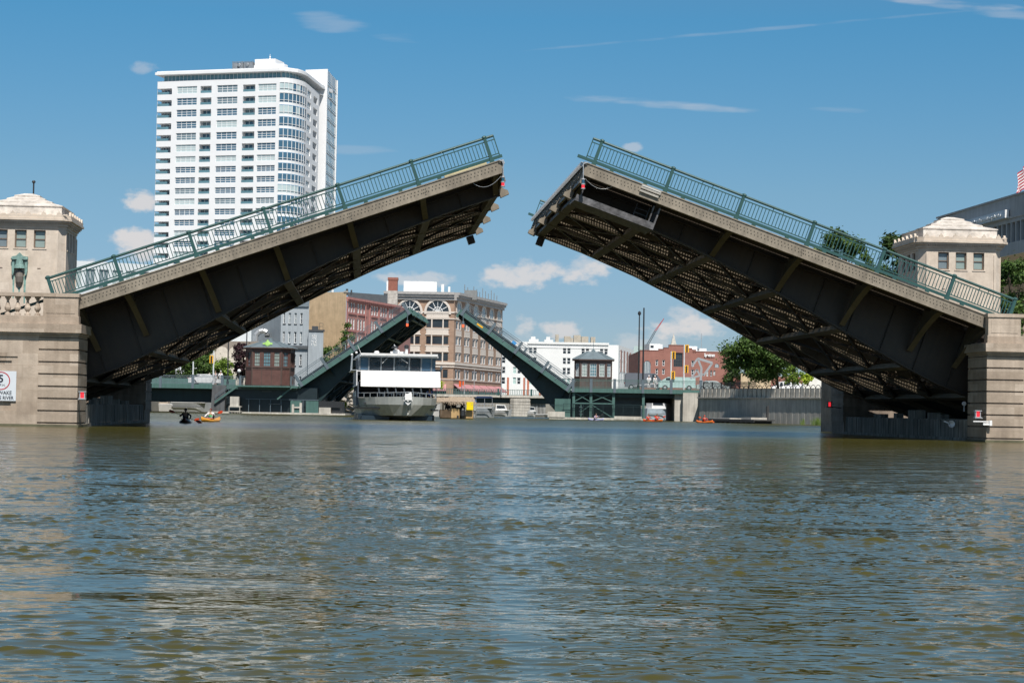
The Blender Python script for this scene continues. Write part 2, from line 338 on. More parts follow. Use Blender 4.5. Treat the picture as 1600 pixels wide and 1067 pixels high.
def make_water():
    ys = [-30.0, -22.0, -15.0, -9.0, -4.0, -1.0, 1.5, 3.2, 4.4, 5.2, 5.7, 6.0]
    while ys[-1] < 95: ys.append(ys[-1] + max(.014, ys[-1]**2/2112*.18))
    while ys[-1] < 900: ys.append(ys[-1]*1.04)
    ys = np.array(ys); nc = 860; t = np.linspace(-.48, .48, nc)
    X = (np.maximum(ys, 6.0)+9.0)[:, None]*t[None, :]; Y = np.repeat(ys[:, None], nc, 1); dy = np.gradient(ys)[:, None]
    rs = np.random.RandomState(5); Z = np.zeros_like(X)
    env = np.zeros_like(X)                                              # cat's paws: the ripples come in patches
    for i in range(14):
        l_ = 2.2*1.5**(i % 7); th = rs.rand()*PI; env += np.sin(2*PI/l_*(X*math.cos(th)*.5+Y*math.sin(th)) + rs.rand()*6)
    env = np.clip(.96+.11*env, .5, 1.4)
    def comp(l_, spread):
        k = 2*PI/l_; th = rs.normal(0, spread); kx, ky = k*math.sin(th), k*math.cos(th)
        fade = np.clip((2*PI/abs(ky) / dy - 2.0)/2.0, 0, 1)
        return k, fade*np.sin(kx*X + ky*Y + rs.rand()*2*PI + .6*np.sin(.13*k*X + rs.rand()*6))
    for l_ in np.exp(np.linspace(math.log(.8), math.log(4.5), 26)):      # gentle swell
        k, w = comp(l_, .5); Z += SWELL/k*w
    for l_ in np.exp(np.linspace(math.log(.13), math.log(.3), 16)):      # fine texture
        k, w = comp(l_, .8); Z += .0032/k*w*env
    for (l0, l1, n, c, th0) in ((.11, .27, 40, .0026, .15), (.26, .60, 34, .0030, .30), (.6, 1.3, 24, .0026, .35)):   # wavelets: flat troughs, short steep crests
        f = np.zeros_like(X)
        for l_ in np.exp(np.linspace(math.log(l0), math.log(l1), n)): f += comp(l_, .62)[1]
        f *= env/math.sqrt(n/2); Z += c*np.maximum(0, f-th0)**1.5
    Z *= np.clip((900-Y)/300, 0, 1)
    nr = len(ys); co = np.stack([X, Y, Z], -1).reshape(-1, 3)
    me = bpy.data.meshes.new('river_water'); me.vertices.add(nr*nc); me.vertices.foreach_set('co', co.ravel())
    i = np.arange(nr-1)[:, None]*nc + np.arange(nc-1)[None, :]; q = np.stack([i, i+1, i+1+nc, i+nc], -1).reshape(-1, 4); nf = len(q)
    me.loops.add(nf*4); me.loops.foreach_set('vertex_index', q.ravel().astype(np.int32)); me.polygons.add(nf)
    me.polygons.foreach_set('loop_start', np.arange(0, nf*4, 4, dtype=np.int32)); me.polygons.foreach_set('use_smooth', np.ones(nf, bool))
    me.update(); me.materials.append(water_mat()); o = link('river_water', me); tag(o, kind='structure'); return o
make_water()
NB = Frame(0, 0, rad(4.38))                 # near bridge: u across the river, v up the river
FBX = at(680, 640, 246).x
FB = Frame(FBX, 246, -rad(1.91))            # far bridge
g = MB(); g.box(-4000, 4000, -60, 4000, -3.0, -2.2); tag(g.build('ground', mat('river_bed_mud', (.06, .05, .03), .9)), kind='structure')
land_m = mat('bank_paving', (.26, .25, .22), .9, .2, .3)
def land(name, poly, z, m=land_m):
    b = MB(); b.prism(poly, 'z', -2, z); return tag(b.build(name, m), kind='structure')
def w2(fr, u, v): p = fr.M @ Vector((u, v, 0)); return (p.x, p.y)
# left bank (upstream of the near bridge), right bank behind the retaining wall, and the city beyond the third bridge
land('left_bank', [w2(NB, -19, 131), (-41, 205), (-53, 262), (-48, 300), (-24.5, 300), (-24, 352), (-600, 352), (-600, 131)], 3.2)
land('right_bank', [w2(NB, 62, 120), (600, 120), (600, 352), (31, 352), (27.5, 262), (23.2, 238.5), (35.7, 213.8), (44, 190)], 3.6)
land('city_ground', [(-900, 352.5), (600, 352.5), (600, 1600), (-900, 1600)], 3.4)
# ---------------------------------------------------------------- near bridge: stone piers
UC = 7.87
def side(m, x): return UC + m*x       # m=-1 left (west) side, m=+1 right (east) side, x metres from the middle of the gap
def make_pier(m, label):
    root = thing('stone_pier', label, 'bridge pier', NB.at(UC, 0, 0))
    def bx(b, x0, x1, y0, y1, z0, z1, mi=0): a, c = sorted((m*x0, m*x1)); b.box(a, c, y0, y1, z0, z1, mi)
    E = 20.42; F = 85.6
    b = MB()
    # near wing, built up in courses with deep open joints
    zz = [-2.5, .17, .70, 1.24, 1.77, 2.31, 2.84, 3.38, 3.92]
    for k in range(len(zz)-1):
        bx(b, E, E+1.72, F, 88.35, zz[k]+.035, zz[k+1]-.035)
    bx(b, E+.09, E+1.75, F+.09, 88.3, -2.4, 3.9, 1)                     # core behind the joints
    bx(b, E+1.72, E+2.15, F+.012, 88.3, -2.5, 3.92); 
    # panel field: raised border, sunk panel
    bx(b, E+2.15, E+2.62, F, 88.3, -2.5, 3.92); bx(b, E+2.62, E+9, F, 88.3, 3.05, 3.92); bx(b, E+2.62, E+9, F, 88.3, -2.5, .68)
    bx(b, E+2.62, E+2.88, F+.05, 88.3, .68, 3.05); bx(b, E+2.88, E+9, F+.05, 88.3, 2.86, 3.05); bx(b, E+2.88, E+9, F+.12, 88.2, .68, 2.86)
    bx(b, E-.08, E+9, F-.1, 88.4, -2.5, .10, 2)                         # foot at the waterline
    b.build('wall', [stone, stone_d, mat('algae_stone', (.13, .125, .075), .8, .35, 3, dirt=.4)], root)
    c = MB()
    bx(c, E+.02, E+9, F-.02, 88.37, 3.92, 4.02); bx(c, E-.05, E+9, F-.14, 88.45, 4.02, 4.12); bx(c, E-.14, E+9, F-.26, 88.5, 4.12, 4.5)
    bx(c, E-.0, E+9, F-.03, 88.3, 4.5, 4.55); c.build('cornice', stone, root)
    c = MB()
    bx(c, E+.02, E+9, F+.0, F+.5, 4.55, 4.86)
    bx(c, E+.06, E+1.58, F+.03, F+.47, 4.86, 5.70); bx(c, E+.2, E+1.44, F+.015, F+.1, 4.98, 5.58)
    bx(c, E+.02, E+9, F-.02, F+.52, 5.70, 5.86); c.build('parapet', stone, root)
    for k in range(9):                                                   # balusters
        x = E+1.86+k*.43
        if k == 5 and False: continue
        q = MB(); pr = [(.13, 4.86), (.13, 4.95), (.07, 4.98), (.06, 5.02), (.13, 5.12), (.145, 5.2), (.10, 5.32), (.055, 5.46), (.06, 5.54), (.10, 5.57), (.07, 5.6), (.13, 5.62), (.13, 5.70)]
        q.lathe(m*x, F+.25, pr, 10); q.build('baluster', stone, root, smooth=False)
    # far wing, low fender wall across the counterweight pit, pit walls
    d = MB(); bx(d, E, E+9, 111.6, 114.6, -2.5, 4.6)
    for z in (.7, 1.24, 1.77, 2.31, 2.84, 3.38): bx(d, E-.06, E, 111.6, 114.6, z+.03, z+.5)
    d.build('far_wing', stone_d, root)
    d = MB(); bx(d, E+.12, E+.6, 88.4, 111.6, -2.5, 1.02)
    r = random.Random(7+m)
    y = 88.5
    while y < 111.4:
        w = r.choice((.35, .5, .7)); bx(d, E+.04+r.random()*.05, E+.13, y, min(y+w-.03, 111.5), -.1, .98); y += w
    bx(d, E-.02, E+.2, 88.4, 111.6, -.6, .14)
    for (a, e, h) in ((93, 93.6, .22), (94.4, 95.3, .3), (97, 98.8, .42), (101, 101.5, .25), (104, 105.6, .2)): bx(d, E+.15, E+.55, a, e, 1.02, 1.02+h)
    d.build('fender_wall', fender_m, root)
    d = MB(); bx(d, E+11, E+12, 88.4, 111.6, -2.5, 4.6); bx(d, E+.7, E+12, 88.4, 111.5, -2.4, -.6); bx(d, E+5, E+26, 86.3, 112.4, 4.65, 4.95); bx(d, E+6, E+8, 98, 101, -.6, 4.5); bx(d, E+.1, E+5, 109.27, 112.35, 4.66, 4.94)  # last slab added over the gap to keep sun off the far wing
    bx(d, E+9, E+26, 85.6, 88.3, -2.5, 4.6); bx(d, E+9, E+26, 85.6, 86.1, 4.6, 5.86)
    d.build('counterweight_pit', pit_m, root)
    return root
make_pier(-1, 'tan limestone pier under the left half of the raised bridge, beside the speed limit sign')
make_pier(1, 'tan limestone pier carrying the right half of the raised bridge, cut by the right edge')

bracket_m = mat('brown_bracket_steel', (.10, .082, .052), .55, .2, 1.5, dirt=.2)
rivet_m = mat('rivet_heads', (.16, .14, .11), .6)
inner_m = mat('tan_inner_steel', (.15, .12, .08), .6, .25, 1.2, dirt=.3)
# ---------------------------------------------------------------- near bridge: bascule leaves
TILT = rad(19.35)
def depth(s):
    T_ = [(0, 1.20), (3, 1.22), (6.4, 1.42), (9.2, 1.75), (12, 2.15), (15, 2.65), (17.6, 3.1), (19.5, 3.35), (22, 3.4), (30, 3.4)]
    for (a, b), (c, d) in zip(T_, T_[1:]):
        if s <= c: return b + (d-b)*(s-a)/(c-a)
    return 3.4
POSTS = [.34 + 3.475*k for k in range(6)] + [20.75]
def make_leaf(m, label):
    """local x: distance from the middle of the river side (0 at the tip, growing towards the heel) times -m ... built with s, then x = m*(s)"""
    tip = NB.at(side(m, 1.97), 0, 12.32)
    root = thing('bascule_leaf', label, 'drawbridge', tip @ Matrix.Rotation(m*TILT, 4, 'Y'))
    X = lambda s: m*s
    Y0, Y1 = 86.1, 112.6
    def bx(b, s0, s1, y0, y1, n0, n1, mi=0): a, c = sorted((X(s0), X(s1))); b.box(a, c, y0, y1, n0, n1, mi)
    # edge beams with rivets
    for (ya, yb, sgn) in ((Y0, Y0+.06, -1), (Y1-.06, Y1, 1)):
        b = MB(); bx(b, 0, 20.3, ya, yb, -.55, 0); bx(b, 0, 20.3, ya-.03 if sgn < 0 else ya-.22, yb+.22 if sgn < 0 else yb+.03, -.58, -.53); bx(b, 0, 20.3, ya-.04 if sgn < 0 else ya-.2, yb+.2 if sgn < 0 else yb+.04, -.03, .02)
        if sgn < 0:
            q = b; k = 0; s = .25
            while s < 20.2:
                for n in (-.19, -.33):
                    ss = s + (.06 if n < -.3 else 0); bx(q, ss-.019, ss+.019, ya-.028, ya, n-.019, n+.019, 1)
                    if k % 21 == 20: bx(q, ss+.06, ss+.10, ya-.028, ya, n-.02, n+.02, 1); bx(q, ss-.02, ss+.02, ya-.028, ya, n-.12, n-.08, 1)
                s += .167; k += 1
            for k in range(6): s = POSTS[k]+1.9; bx(q, s, s+.014, ya-.008, ya, -.53, -.03, 1)
        b.build('edge_beam', [fascia_m, rivet_m], root)
    # sidewalks, roadway grating
    b = MB(); bx(b, .02, 20.3, Y0+.07, 89.4, -.16, -.04); b.build('sidewalk', deckc, root)
    b = MB(); bx(b, .02, 20.3, 109.2, Y1-.07, -.16, -.04); b.build('sidewalk', deckc, root)
    b = MB(); s = .05
    while s < 20.4: bx(b, s, s+.06, 89.45, 109.15, -.085, -.05); s += .145
    y = 89.5
    while y < 109.1: bx(b, .03, 20.4, y, y+.06, -.087, -.052); y += .145
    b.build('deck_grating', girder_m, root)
    rp = random.Random(31+m); b = MB()                                  # added random plates that make the sun dots patchy, with ducts below
    for k in range(46):
        s = rp.uniform(.5, 19); y = rp.uniform(90, 107.5); w = rp.choice((.35, .6, 1.1, 1.8)); h = rp.choice((.4, .7, 1.2)); n = -.12-.001*k; bx(b, s, min(s+w, 20.2), y, y+h, n-.015, n)
    for y in (92.1, 95.2, 98.9, 104.6, 107.4): bx(b, .4, 20, y, y+.14, -.72, -.58)
    for y in (91.3, 100.4, 106.2): b.tube((X(.5), y, -.66), (X(20), y, -.66), .05, 6)
    b.build('added_plates_ducts', girder_m, root)
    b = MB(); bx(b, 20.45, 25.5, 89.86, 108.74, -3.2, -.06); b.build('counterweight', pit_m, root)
    # long stringers under the deck
    b = MB()
    for y in [90.6 + 1.32*k for k in range(14)]: bx(b, .1, 22.5, y-.03, y+.03, -.55, -.16); bx(b, .1, 22.5, y-.1, y+.1, -.57, -.54)
    for y in (87.0, 88.2, 110.6, 111.8): bx(b, .1, 20.2, y-.03, y+.03, -.45, -.165)
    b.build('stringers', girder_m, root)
    # four main girders
    S = [0.15, 1.5, 3, 4.7, 6.4, 7.8, 9.2, 10.6, 12, 13.5, 15, 16.3, 17.6, 18.6, 19.5, 22, 25]
    for gi, y in enumerate((89.6, 96.07, 102.53, 109.0)):
        b = MB(); pts = [(X(s), -depth(s)) for s in S]
        b.prism([(X(.15), -.165), (X(25), -.165)] + pts[::-1], 'y', y-.02, y+.02)
        for p, q in zip(pts, pts[1:]): b.prism([p, q, (q[0], q[1]-.05), (p[0], p[1]-.05)], 'y', y-.24, y+.24)
        b.prism([(X(.15), -.50), (X(25), -.50), (X(25), -.56), (X(.15), -.56)], 'y', y-.22, y+.22)
        yf = y-.02
        for p, q in zip(pts, pts[1:]): b.prism([(p[0], p[1]+.16), (q[0], q[1]+.16), q, p], 'y', yf-.03, yf)
        for s in [x/10 for x in range(20, 246, 18)]:
            bx(b, s-.012, s+.012, y-.16, y+.16, -depth(s)+.02, -.57); bx(b, s-.06, s+.06, yf-.022, yf, -depth(s)+.02, -.57)
        if gi == 0:
            q = b; s = .3
            while s < 21:
                d = depth(s); bx(q, s-.02, s+.02, yf-.055, yf-.03, -d+.06, -d+.10)
                bx(q, s+.06, s+.10, yf-.055, yf-.03, -d+.11, -d+.15); s += .15
            for s in [x/10 for x in range(20, 200, 18)]:
                n = -.7
                while n > -depth(s)+.2: bx(q, s-.045, s-.015, yf-.04, yf-.02, n-.02, n+.01); bx(q, s+.02, s+.05, yf-.04, yf-.02, n-.09, n-.06); n -= .15
        b.build('main_girder', girder_m if gi == 0 else inner_m, root)  # near girder darker than the inner ones: its shade is in the colour
        # blunt nose casting at the end of each girder
        b = MB(); b.prism([(X(.14), -.25), (X(.14), -1.35), (X(-.28), -1.3), (X(-.28), -1.12), (X(-.08), -.95), (X(-.02), -.3)], 'y', y-.18, y+.18); b.build('girder_nose', fascia_m, root)
    # cantilever brackets under the sidewalks, in line with the posts
    for s in POSTS[:6] + [20.0]:
        for (ye, yg) in ((Y0+.08, 89.36), (Y1-.08, 109.24)):
            d = depth(s); b = MB(); n = 7; cur = []
            for k in range(n+1):
                t = k/n; cur.append((ye + (yg-ye)*t, -.55 - (min(d, 2.4)-.6)*(t**1.7)))
            b.prism([(ye, -.17), (yg, -.17)] + cur[::-1], 'x', X(s)-.012, X(s)+.012)
            for p, q in zip(cur, cur[1:]): b.prism([p, q, (q[0], q[1]-.03), (p[0], p[1]-.03)], 'x', X(s)-.13, X(s)+.13)
            b.build('sidewalk_bracket', bracket_m, root)
    # floor beams and bottom struts, diagonals
    xs = [.45, 3.78, 7.31, 10.84, 14.37, 17.9, 21.4]
    for k, s in enumerate(xs):
        b = MB(); bx(b, s-.015, s+.015, 89.84, 108.76, -min(1.3, depth(s)-.3), -.56); bx(b, s-.14, s+.14, 89.84, 108.76, -min(1.3, depth(s)-.3)-.03, -min(1.3, depth(s)-.3))
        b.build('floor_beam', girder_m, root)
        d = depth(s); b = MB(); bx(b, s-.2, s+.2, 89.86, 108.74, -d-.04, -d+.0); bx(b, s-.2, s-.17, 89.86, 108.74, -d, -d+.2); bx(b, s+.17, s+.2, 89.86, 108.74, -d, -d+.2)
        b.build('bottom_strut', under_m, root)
    gy = (89.6, 96.07, 102.53, 109.0)
    for k in range(len(xs)-1):
        b = MB()
        for a, c in zip(gy, gy[1:]):
            for (ya, yc) in ((a, c), (c, a)):
                s0, s1 = xs[k]+.2, xs[k+1]-.2; sg = 1 if yc > ya else -1
                b.beam((X(s0), ya+.25*sg, -depth(s0)+.08), (X(s1), yc-.25*sg, -depth(s1)+.08), .14, .12)
                for g in range(1):
                    pass
            for sg in (a, c):
                pass
            ym = (a+c)/2; s0, s1 = xs[k], xs[k+1]
            b.beam((X(s0), ym, -min(1.3, depth(s0)-.3)), (X(s1), ym, -min(1.3, depth(s1)-.3)), .1, .1)
            b.beam((X(s0), a+.25, -depth(s0)+.2), (X(s0), ym, -.62), .09, .09); b.beam((X(s0), c-.25, -depth(s0)+.2), (X(s0), ym, -.62), .09, .09)
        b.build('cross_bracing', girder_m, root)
    # closing beam at the tip
    b = MB(); bx(b, .02, .12, 86.2, 112.5, -.95, -.03); bx(b, -.1, .1, 86.2, 112.5, -.03, .03)
    for y in [87.2 + 1.02*k for k in range(25)]: bx(b, -.07, .02, y-.09, y+.09, -.72, -.06)
    b.build('end_beam', fascia_m, root)
    b = MB(); y = 86.5
    while y < 112.3: bx(b, -.22, -.08, y, y+.14, -.16, .03); y += .3
    bx(b, -.12, -.1, 86.3, 112.4, -.2, .02); b.build('finger_joint', galv, root)
    # railings
    for (yr, full) in ((86.26, 1), (112.44, 0)):
        b = MB(); s0, s1 = -.08, 20.8
        b.tube((X(s0), yr, 1.17), (X(s1), yr, 1.17), .062, 8); b.beam((X(s0), yr, 1.0), (X(s1), yr, 1.0), .05, .045); b.beam((X(s0), yr, .33), (X(s1), yr, .33), .05, .045)
        bx(b, s0-(.40 if m > 0 else .10), s1, yr-.06, yr+.06, .12, .25); b.beam((X(s0), yr, 1.2), (X(s0), yr, .2), .045, .05);
        for a, c in zip(POSTS, POSTS[1:]):
            n = 21
            for k in range(1, n):
                s = a + (c-a)*k/n
                if s < s1: bx(b, s-.017, s+.017, yr-.017, yr+.017, .34, 1.0 if k not in (9, 12) else 1.15)
            for f in (.25, .72): s = a+(c-a)*f; bx(b, s-.09, s+.09, yr-.06, yr+.06, 0, .13)
        bx(b, -.1, -.078, yr-.016, yr+.016, .34, 1.0); bx(b, .05, .072, yr-.016, yr+.016, .34, 1.0)
        ro = b.build('railing', teal, root)
        for s in POSTS:
            q = MB(); q.prism([(X(s-.12), -.0), (X(s+.12), 0), (X(s+.075), .2), (X(s+.065), 1.14), (X(s-.065), 1.14), (X(s-.075), .2)], 'y', yr-.09, yr+.09)
            q.lathe(X(s), yr, [(.08, 1.13), (.11, 1.16), (.12, 1.21), (.10, 1.26), (.03, 1.29)], 10); q.build('rail_post', teal, ro)
    # signal lamp hanging from the near corner, with its cable
    Rm = Matrix.Rotation(-m*TILT, 4, 'Y')
    lx = -.12
    lm = T(X(lx), 86.0, -.12) @ Rm @ Matrix.Scale(.68, 4)
    q = MB(); q.tube((0, 0, .05), (0, 0, -.95), .035, 8); q.lathe(0, 0, [(.05, -.95), (.13, -1.0), (.13, -1.06), (.11, -1.07)], 12); q.lathe(0, 0, [(.11, -1.3), (.14, -1.31), (.14, -1.39), (.11, -1.4)], 12); q.lathe(0, 0, [(.11, -1.6), (.15, -1.61), (.15, -1.68), (.05, -1.7)], 12)
    q.beam((-m*.0, 0, .02), (m*.3, 0, .12), .06, .06)
    lo = q.build('signal_lamp', galv, root, lm)
    q = MB(); q.lathe(0, 0, [(.10, -1.07), (.105, -1.18), (.10, -1.3)], 12); q.build('blue_lens', blue_l, lo)
    q = MB(); q.lathe(0, 0, [(.10, -1.4), (.105, -1.5), (.10, -1.6)], 12); q.build('red_lens', red_l, lo)
    q = MB(); pts = []
    for k in range(15):
        t = k/14; pts.append((m*(.12 + 3.6*t*.95), .15, -1.1 + (1.1-.75 - 0)*t*0 - 1.35*math.sin(PI*t)*(1-.25*t) + .0))
    A0 = Vector((m*.15, .12, -1.05)); A1 = Rm.inverted() @ Vector((0, 0, 0))
    p1 = Rm.inverted().to_3x3() @ Vector((X(4.0), 0, -.62)); p1 = lm.inverted() @ Vector((X(1.5), 86.2, -.55)); p0 = Vector((m*.13, .1, -.95))
    pts = [p0.lerp(p1, k/14) - Vector((0, 0, (.50 if m < 0 else .42)*4*(k/14)*(1-k/14))) for k in range(15)]
    q.path(pts, .014, 5); q.build('lamp_cable', galv, lo)
    return root
LL = make_leaf(-1, 'raised left drawbridge leaf with teal railing and tan edge beam before white tower')
LR = make_leaf(1, 'raised right drawbridge leaf with a work platform slung under its tip')
# inspection platform under the right leaf tip, conduit box on its edge beam, lock box at the far corners
b = MB(); b.box(.1, 3.9, 86.4, 88.8, -1.72, -1.60); b.box(.1, 3.9, 86.35, 86.42, -1.75, -1.45); b.box(3.85, 3.92, 86.4, 88.8, -1.75, -.7)
for s in (.3, 3.6): b.box(s-.03, s+.03, 86.42, 86.48, -1.6, -.7)
for k in range(4): b.box(3.0, 3.6, 88.0, 88.04, -1.5+.22*k, -1.46+.22*k)
b.box(2.98, 3.02, 88.0, 88.05, -1.6, -.6); b.box(3.58, 3.62, 88.0, 88.05, -1.6, -.6)
b.build('work_platform', mat('worn_platform_steel', (.14, .14, .15), .6, .7, 4, dirt=.5), LR)
b = MB(); b.box(2.7, 3.65, 86.0, 86.1, -.20, -.02, 0); b.box(2.75, 3.6, 85.98, 86.01, -.09, -.05, 1); b.box(2.7, 3.6, 85.99, 86.1, -.36, -.27, 0); b.build('conduit_box', [mat('tan_box', (.36, .34, .30), .6), mat('weathered_white', (.6, .6, .58), .6)], LR)
for r_ in (LL, LR):
    mm = -1 if r_ is LL else 1
    b = MB(); x0, x1 = sorted((mm*.35, mm*.75)); b.box(x0, x1, 108.7, 109.2, -1.75, -1.3); b.build('lock_box', girder_m, r_)
b = MB(); b.box(-2.6, -.6, 86.18, 86.34, .02, .11); b.build('pale_toe_strip', mat('faded_yellow_strip', (.50, .44, .26), .6), LL)
b = MB()
for s in (.5,): b.beam((-20.6, 86.26, .28), (-25.0, 86.26, .28), .08, .12)
b.build('tail_rail', teal, LL)

# ---------------------------------------------------------------- stone bridge houses
def bridge_house(uc, label, m, lamp=False, crest=False):
    root = thing('bridge_house', label, 'bridge house', NB.at(uc, 124.4, 0)); w = 2.3; ch = .4; W2 = w+ch; z0, z1 = 3.0, 11.95
    def octo(r, k=ch): return [(-r+k, -r), (r-k, -r), (r, -r+k), (r, r-k), (r-k, r), (-r+k, r), (-r, r-k), (-r, -r+k)]
    pts = octo(W2); b = MB(); r = random.Random(int(uc))
    holes = lambda L: [(L/2+dx-.36, L/2+dx+.36, 10.66-z0, 11.78-z0) for dx in (-1.17, 0, 1.17)]
    panes = [glass_g, glass_g, glass_d]
    for i in range(8):
        a = Vector((*pts[i], 0)); c = Vector((*pts[(i+1) % 8], 0)); L = (c-a).length; M = T(a.x, a.y, z0, math.atan2(c.y-a.y, c.x-a.x))
        hs = holes(L) if L > 2 else []
        wall_face(b, M, L, 0, z1-z0, hs, .22)
        for k, h in enumerate(hs):
            wo = link('window', win_mesh(h[1]-h[0], h[3]-h[2], 1, 2, glass_g if (k+i) % 3 else glass_m, frame_br, .07, .06), root, M @ T(h[0], .16, h[2]))
        if L > 2:
            for dx in (-1.17, 1.17):
                q = MB(); q.M = M; q.box(L/2+dx-.1, L/2+dx+.1, -.012, .01, 9.35-z0, 9.42-z0); q.M = None; q.build('vent_slot', frame_br, root)
            q = MB(); q.M = M
            for dx in (-1.17, 0, 1.17): q.box(L/2+dx-.44, L/2+dx+.44, -.04, .0, 10.58-z0, 10.66-z0)
            q.M = None; q.build('sills', houses, root)
            b.M = M; b.box(-.02, .14, -.05, .0, 0, z1-z0-.3); b.box(L-.14, L+.02, -.05, 0, 0, z1-z0-.3); b.M = None
    b.build('wall', houses, root)
    c = MB()
    for (rr, za, zb) in ((W2+.06, 11.9, 12.05), (W2+.14, 12.05, 12.14), (W2+.3, 12.26, 12.38), (W2+.42, 12.38, 12.52), (W2+.36, 12.52, 12.72)): c.prism(octo(rr, ch+.1), 'z', za, zb)
    c.prism(octo(W2+.12, ch+.05), 'z', 12.14, 12.26)
    for i in (0, 2, 4, 6):                                           # dentils, antefixes
        a = Vector((*octo(W2+.12, ch+.05)[i], 0)); d = Vector((*octo(W2+.12, ch+.05)[(i+1) % 8], 0)); L = (d-a).length; M = T(a.x, a.y, 0, math.atan2(d.y-a.y, d.x-a.x)); c.M = M
        n = int(L/.15)
        for k in range(n): c.box(k*L/n, k*L/n+.085, -.12, 0, 12.15, 12.26)
        for k in range(6):
            x = L*(k+.0)/5; c.prism([(x-.16, 12.7), (x-.1, 12.86), (x-.04, 12.90), (x, 12.98), (x+.04, 12.90), (x+.1, 12.86), (x+.16, 12.7)], 'y', -.22, -.08)
            c.prism([(x+.22, 12.7), (x+.3, 12.78), (x+.5, 12.78), (x+.58, 12.7)], 'y', -.2, -.1)
        c.M = None
    c.build('cornice', houses, root)
    c = MB(); r0 = W2-.25
    c.box(-r0, r0, -r0, r0, 12.72, 13.3); rr = r0+.04; z = 13.3
    for (ra, rb, dz) in ((r0+.05, r0-.75, .3), (r0-.72, r0-1.25, .24), (r0-1.25, r0-1.7, .24), (r0-1.65, .25, .24)):
        c.box(-ra, ra, -ra, ra, z, z+.07); c.frus((-ra, ra, -ra, ra), (-rb, rb, -rb, rb), z+.07, z+dz); z += dz
    c.build('stepped_roof', house_old, root)
    if lamp:
        q = MB(); q.tube((.2, .3, z-.1), (.2, .3, z+.75), .05, 8); q.lathe(.2, .3, [(.04, z+.72), (.1, z+.76), (.12, z+.83), (.08, z+.9), (.02, z+.92)], 10); q.build('roof_finial', blackm, root)
    if crest:
        q = MB(); q.M = T(0, -W2, 0)
        q.lathe(0, -.12, [(.1, 9.98), (.24, 9.9), (.27, 9.6), (.34, 9.42), (.36, 9.36), (.2, 9.35)], 12)
        q.prism([(-.42, 10.1), (-.2, 10.14), (0, 10.34), (.2, 10.14), (.42, 10.1), (.42, 9.9), (-.42, 9.9)], 'y', -.3, 0)
        for s in (-.4, .4): q.prism([(s-.09, 10.1), (s+.09, 10.1), (s+.09, 9.2), (s+.02, 8.9), (s-.06, 9.0)], 'y', -.2, 0); q.ball((s*1.05, -.2, 9.95), .12)
        q.M = None; q.build('bronze_crest', bronze, root)
        q = MB(); q.M = T(0, -W2, 0); q.lathe(0, -.08, [(.05, 9.3), (.2, 9.2), (.26, 8.85), (.22, 8.5), (.06, 8.2)], 10); q.M = None; q.build('stone_niche_figure', mat('dark_bronze', (.16, .14, .12), .6), root)
        q = MB(); q.M = T(0, -W2, 0)
        for (a, c_, z_) in ((-.44, -.3, 7.5), (.24, .4, 7.2), (-.1, .08, 7.9)): q.prism([(a, 8.9 if a else 8.1), (c_, 8.9), (c_-.03, z_), (a+.04, z_)], 'y', -.008, 0)
        q.M = None; q.build('copper_stain', mat('copper_stain', (.20, .34, .30), .85, .5, 3), root)
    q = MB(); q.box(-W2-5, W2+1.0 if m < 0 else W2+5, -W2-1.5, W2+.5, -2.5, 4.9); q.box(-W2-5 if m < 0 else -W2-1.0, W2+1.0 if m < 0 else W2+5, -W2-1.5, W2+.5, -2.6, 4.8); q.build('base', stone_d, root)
    return root
bridge_house(-21.58, 'left stone bridge house with green bronze crest and a rod finial on its stepped roof', -1, lamp=True, crest=True)
bridge_house(38.45, 'right stone bridge house with stepped pyramid roof, below the grey concrete arts building', 1)

# ---------------------------------------------------------------- signs and lamps on the piers
def text(s, size, m, parent, M, name='lettering', ext=.004, align='CENTER', yscale=1.0, bold=0.0):
    cu = bpy.data.curves.new(name, 'FONT'); cu.body = s; cu.size = size; cu.align_x = align; cu.align_y = 'CENTER'; cu.extrude = ext; cu.offset = bold; cu.materials.append(m)
    o = bpy.data.objects.new(name, cu); COL.objects.link(o); bpy.context.view_layer.update()
    me = bpy.data.meshes.new_from_object(o.evaluated_get(bpy.context.evaluated_depsgraph_get())); bpy.data.objects.remove(o); bpy.data.curves.remove(cu)
    me.transform(Matrix.Rotation(PI/2, 4, 'X') @ Matrix.Scale(yscale, 4, (0, 1, 0)))
    if not me.materials: me.materials.append(m)
    return link(name, me, parent, M)
sg = thing('speed_limit_sign', 'white river speed sign with red ring reading 5 M.P.H. on the left pier', 'sign', NB.at(-15.86, 85.6, 1.75))
b = MB(); b.box(-.66, .66, -.03, .0, -.65, .65); b.build('panel', mat('sign_white', (.62, .66, .70), .4, .04), sg)
b = MB(); n = 40
for k in range(n):
    a0, a1 = 2*PI*k/n, 2*PI*(k+1)/n; ro, ri = .40, .355
    b.prism([(ro*math.cos(a0), .22+ro*math.sin(a0)), (ro*math.cos(a1), .22+ro*math.sin(a1)), (ri*math.cos(a1), .22+ri*math.sin(a1)), (ri*math.cos(a0), .22+ri*math.sin(a0))], 'y', -.036, -.03)
b.build('red_ring', mat('sign_red', (.42, .03, .04), .5), sg)
ink = mat('sign_black', (.02, .025, .04), .5)
text('5', .46, ink, sg, T(0, -.034, .30), bold=.012); text('M.P.H.', .15, ink, sg, T(0, -.034, .03)); text('NO WAKE', .2, ink, sg, T(0, -.034, -.31), bold=.003, yscale=1.15); text('ENTIRE RIVER', .185, ink, sg, T(0, -.034, -.53), bold=.003, yscale=1.15)
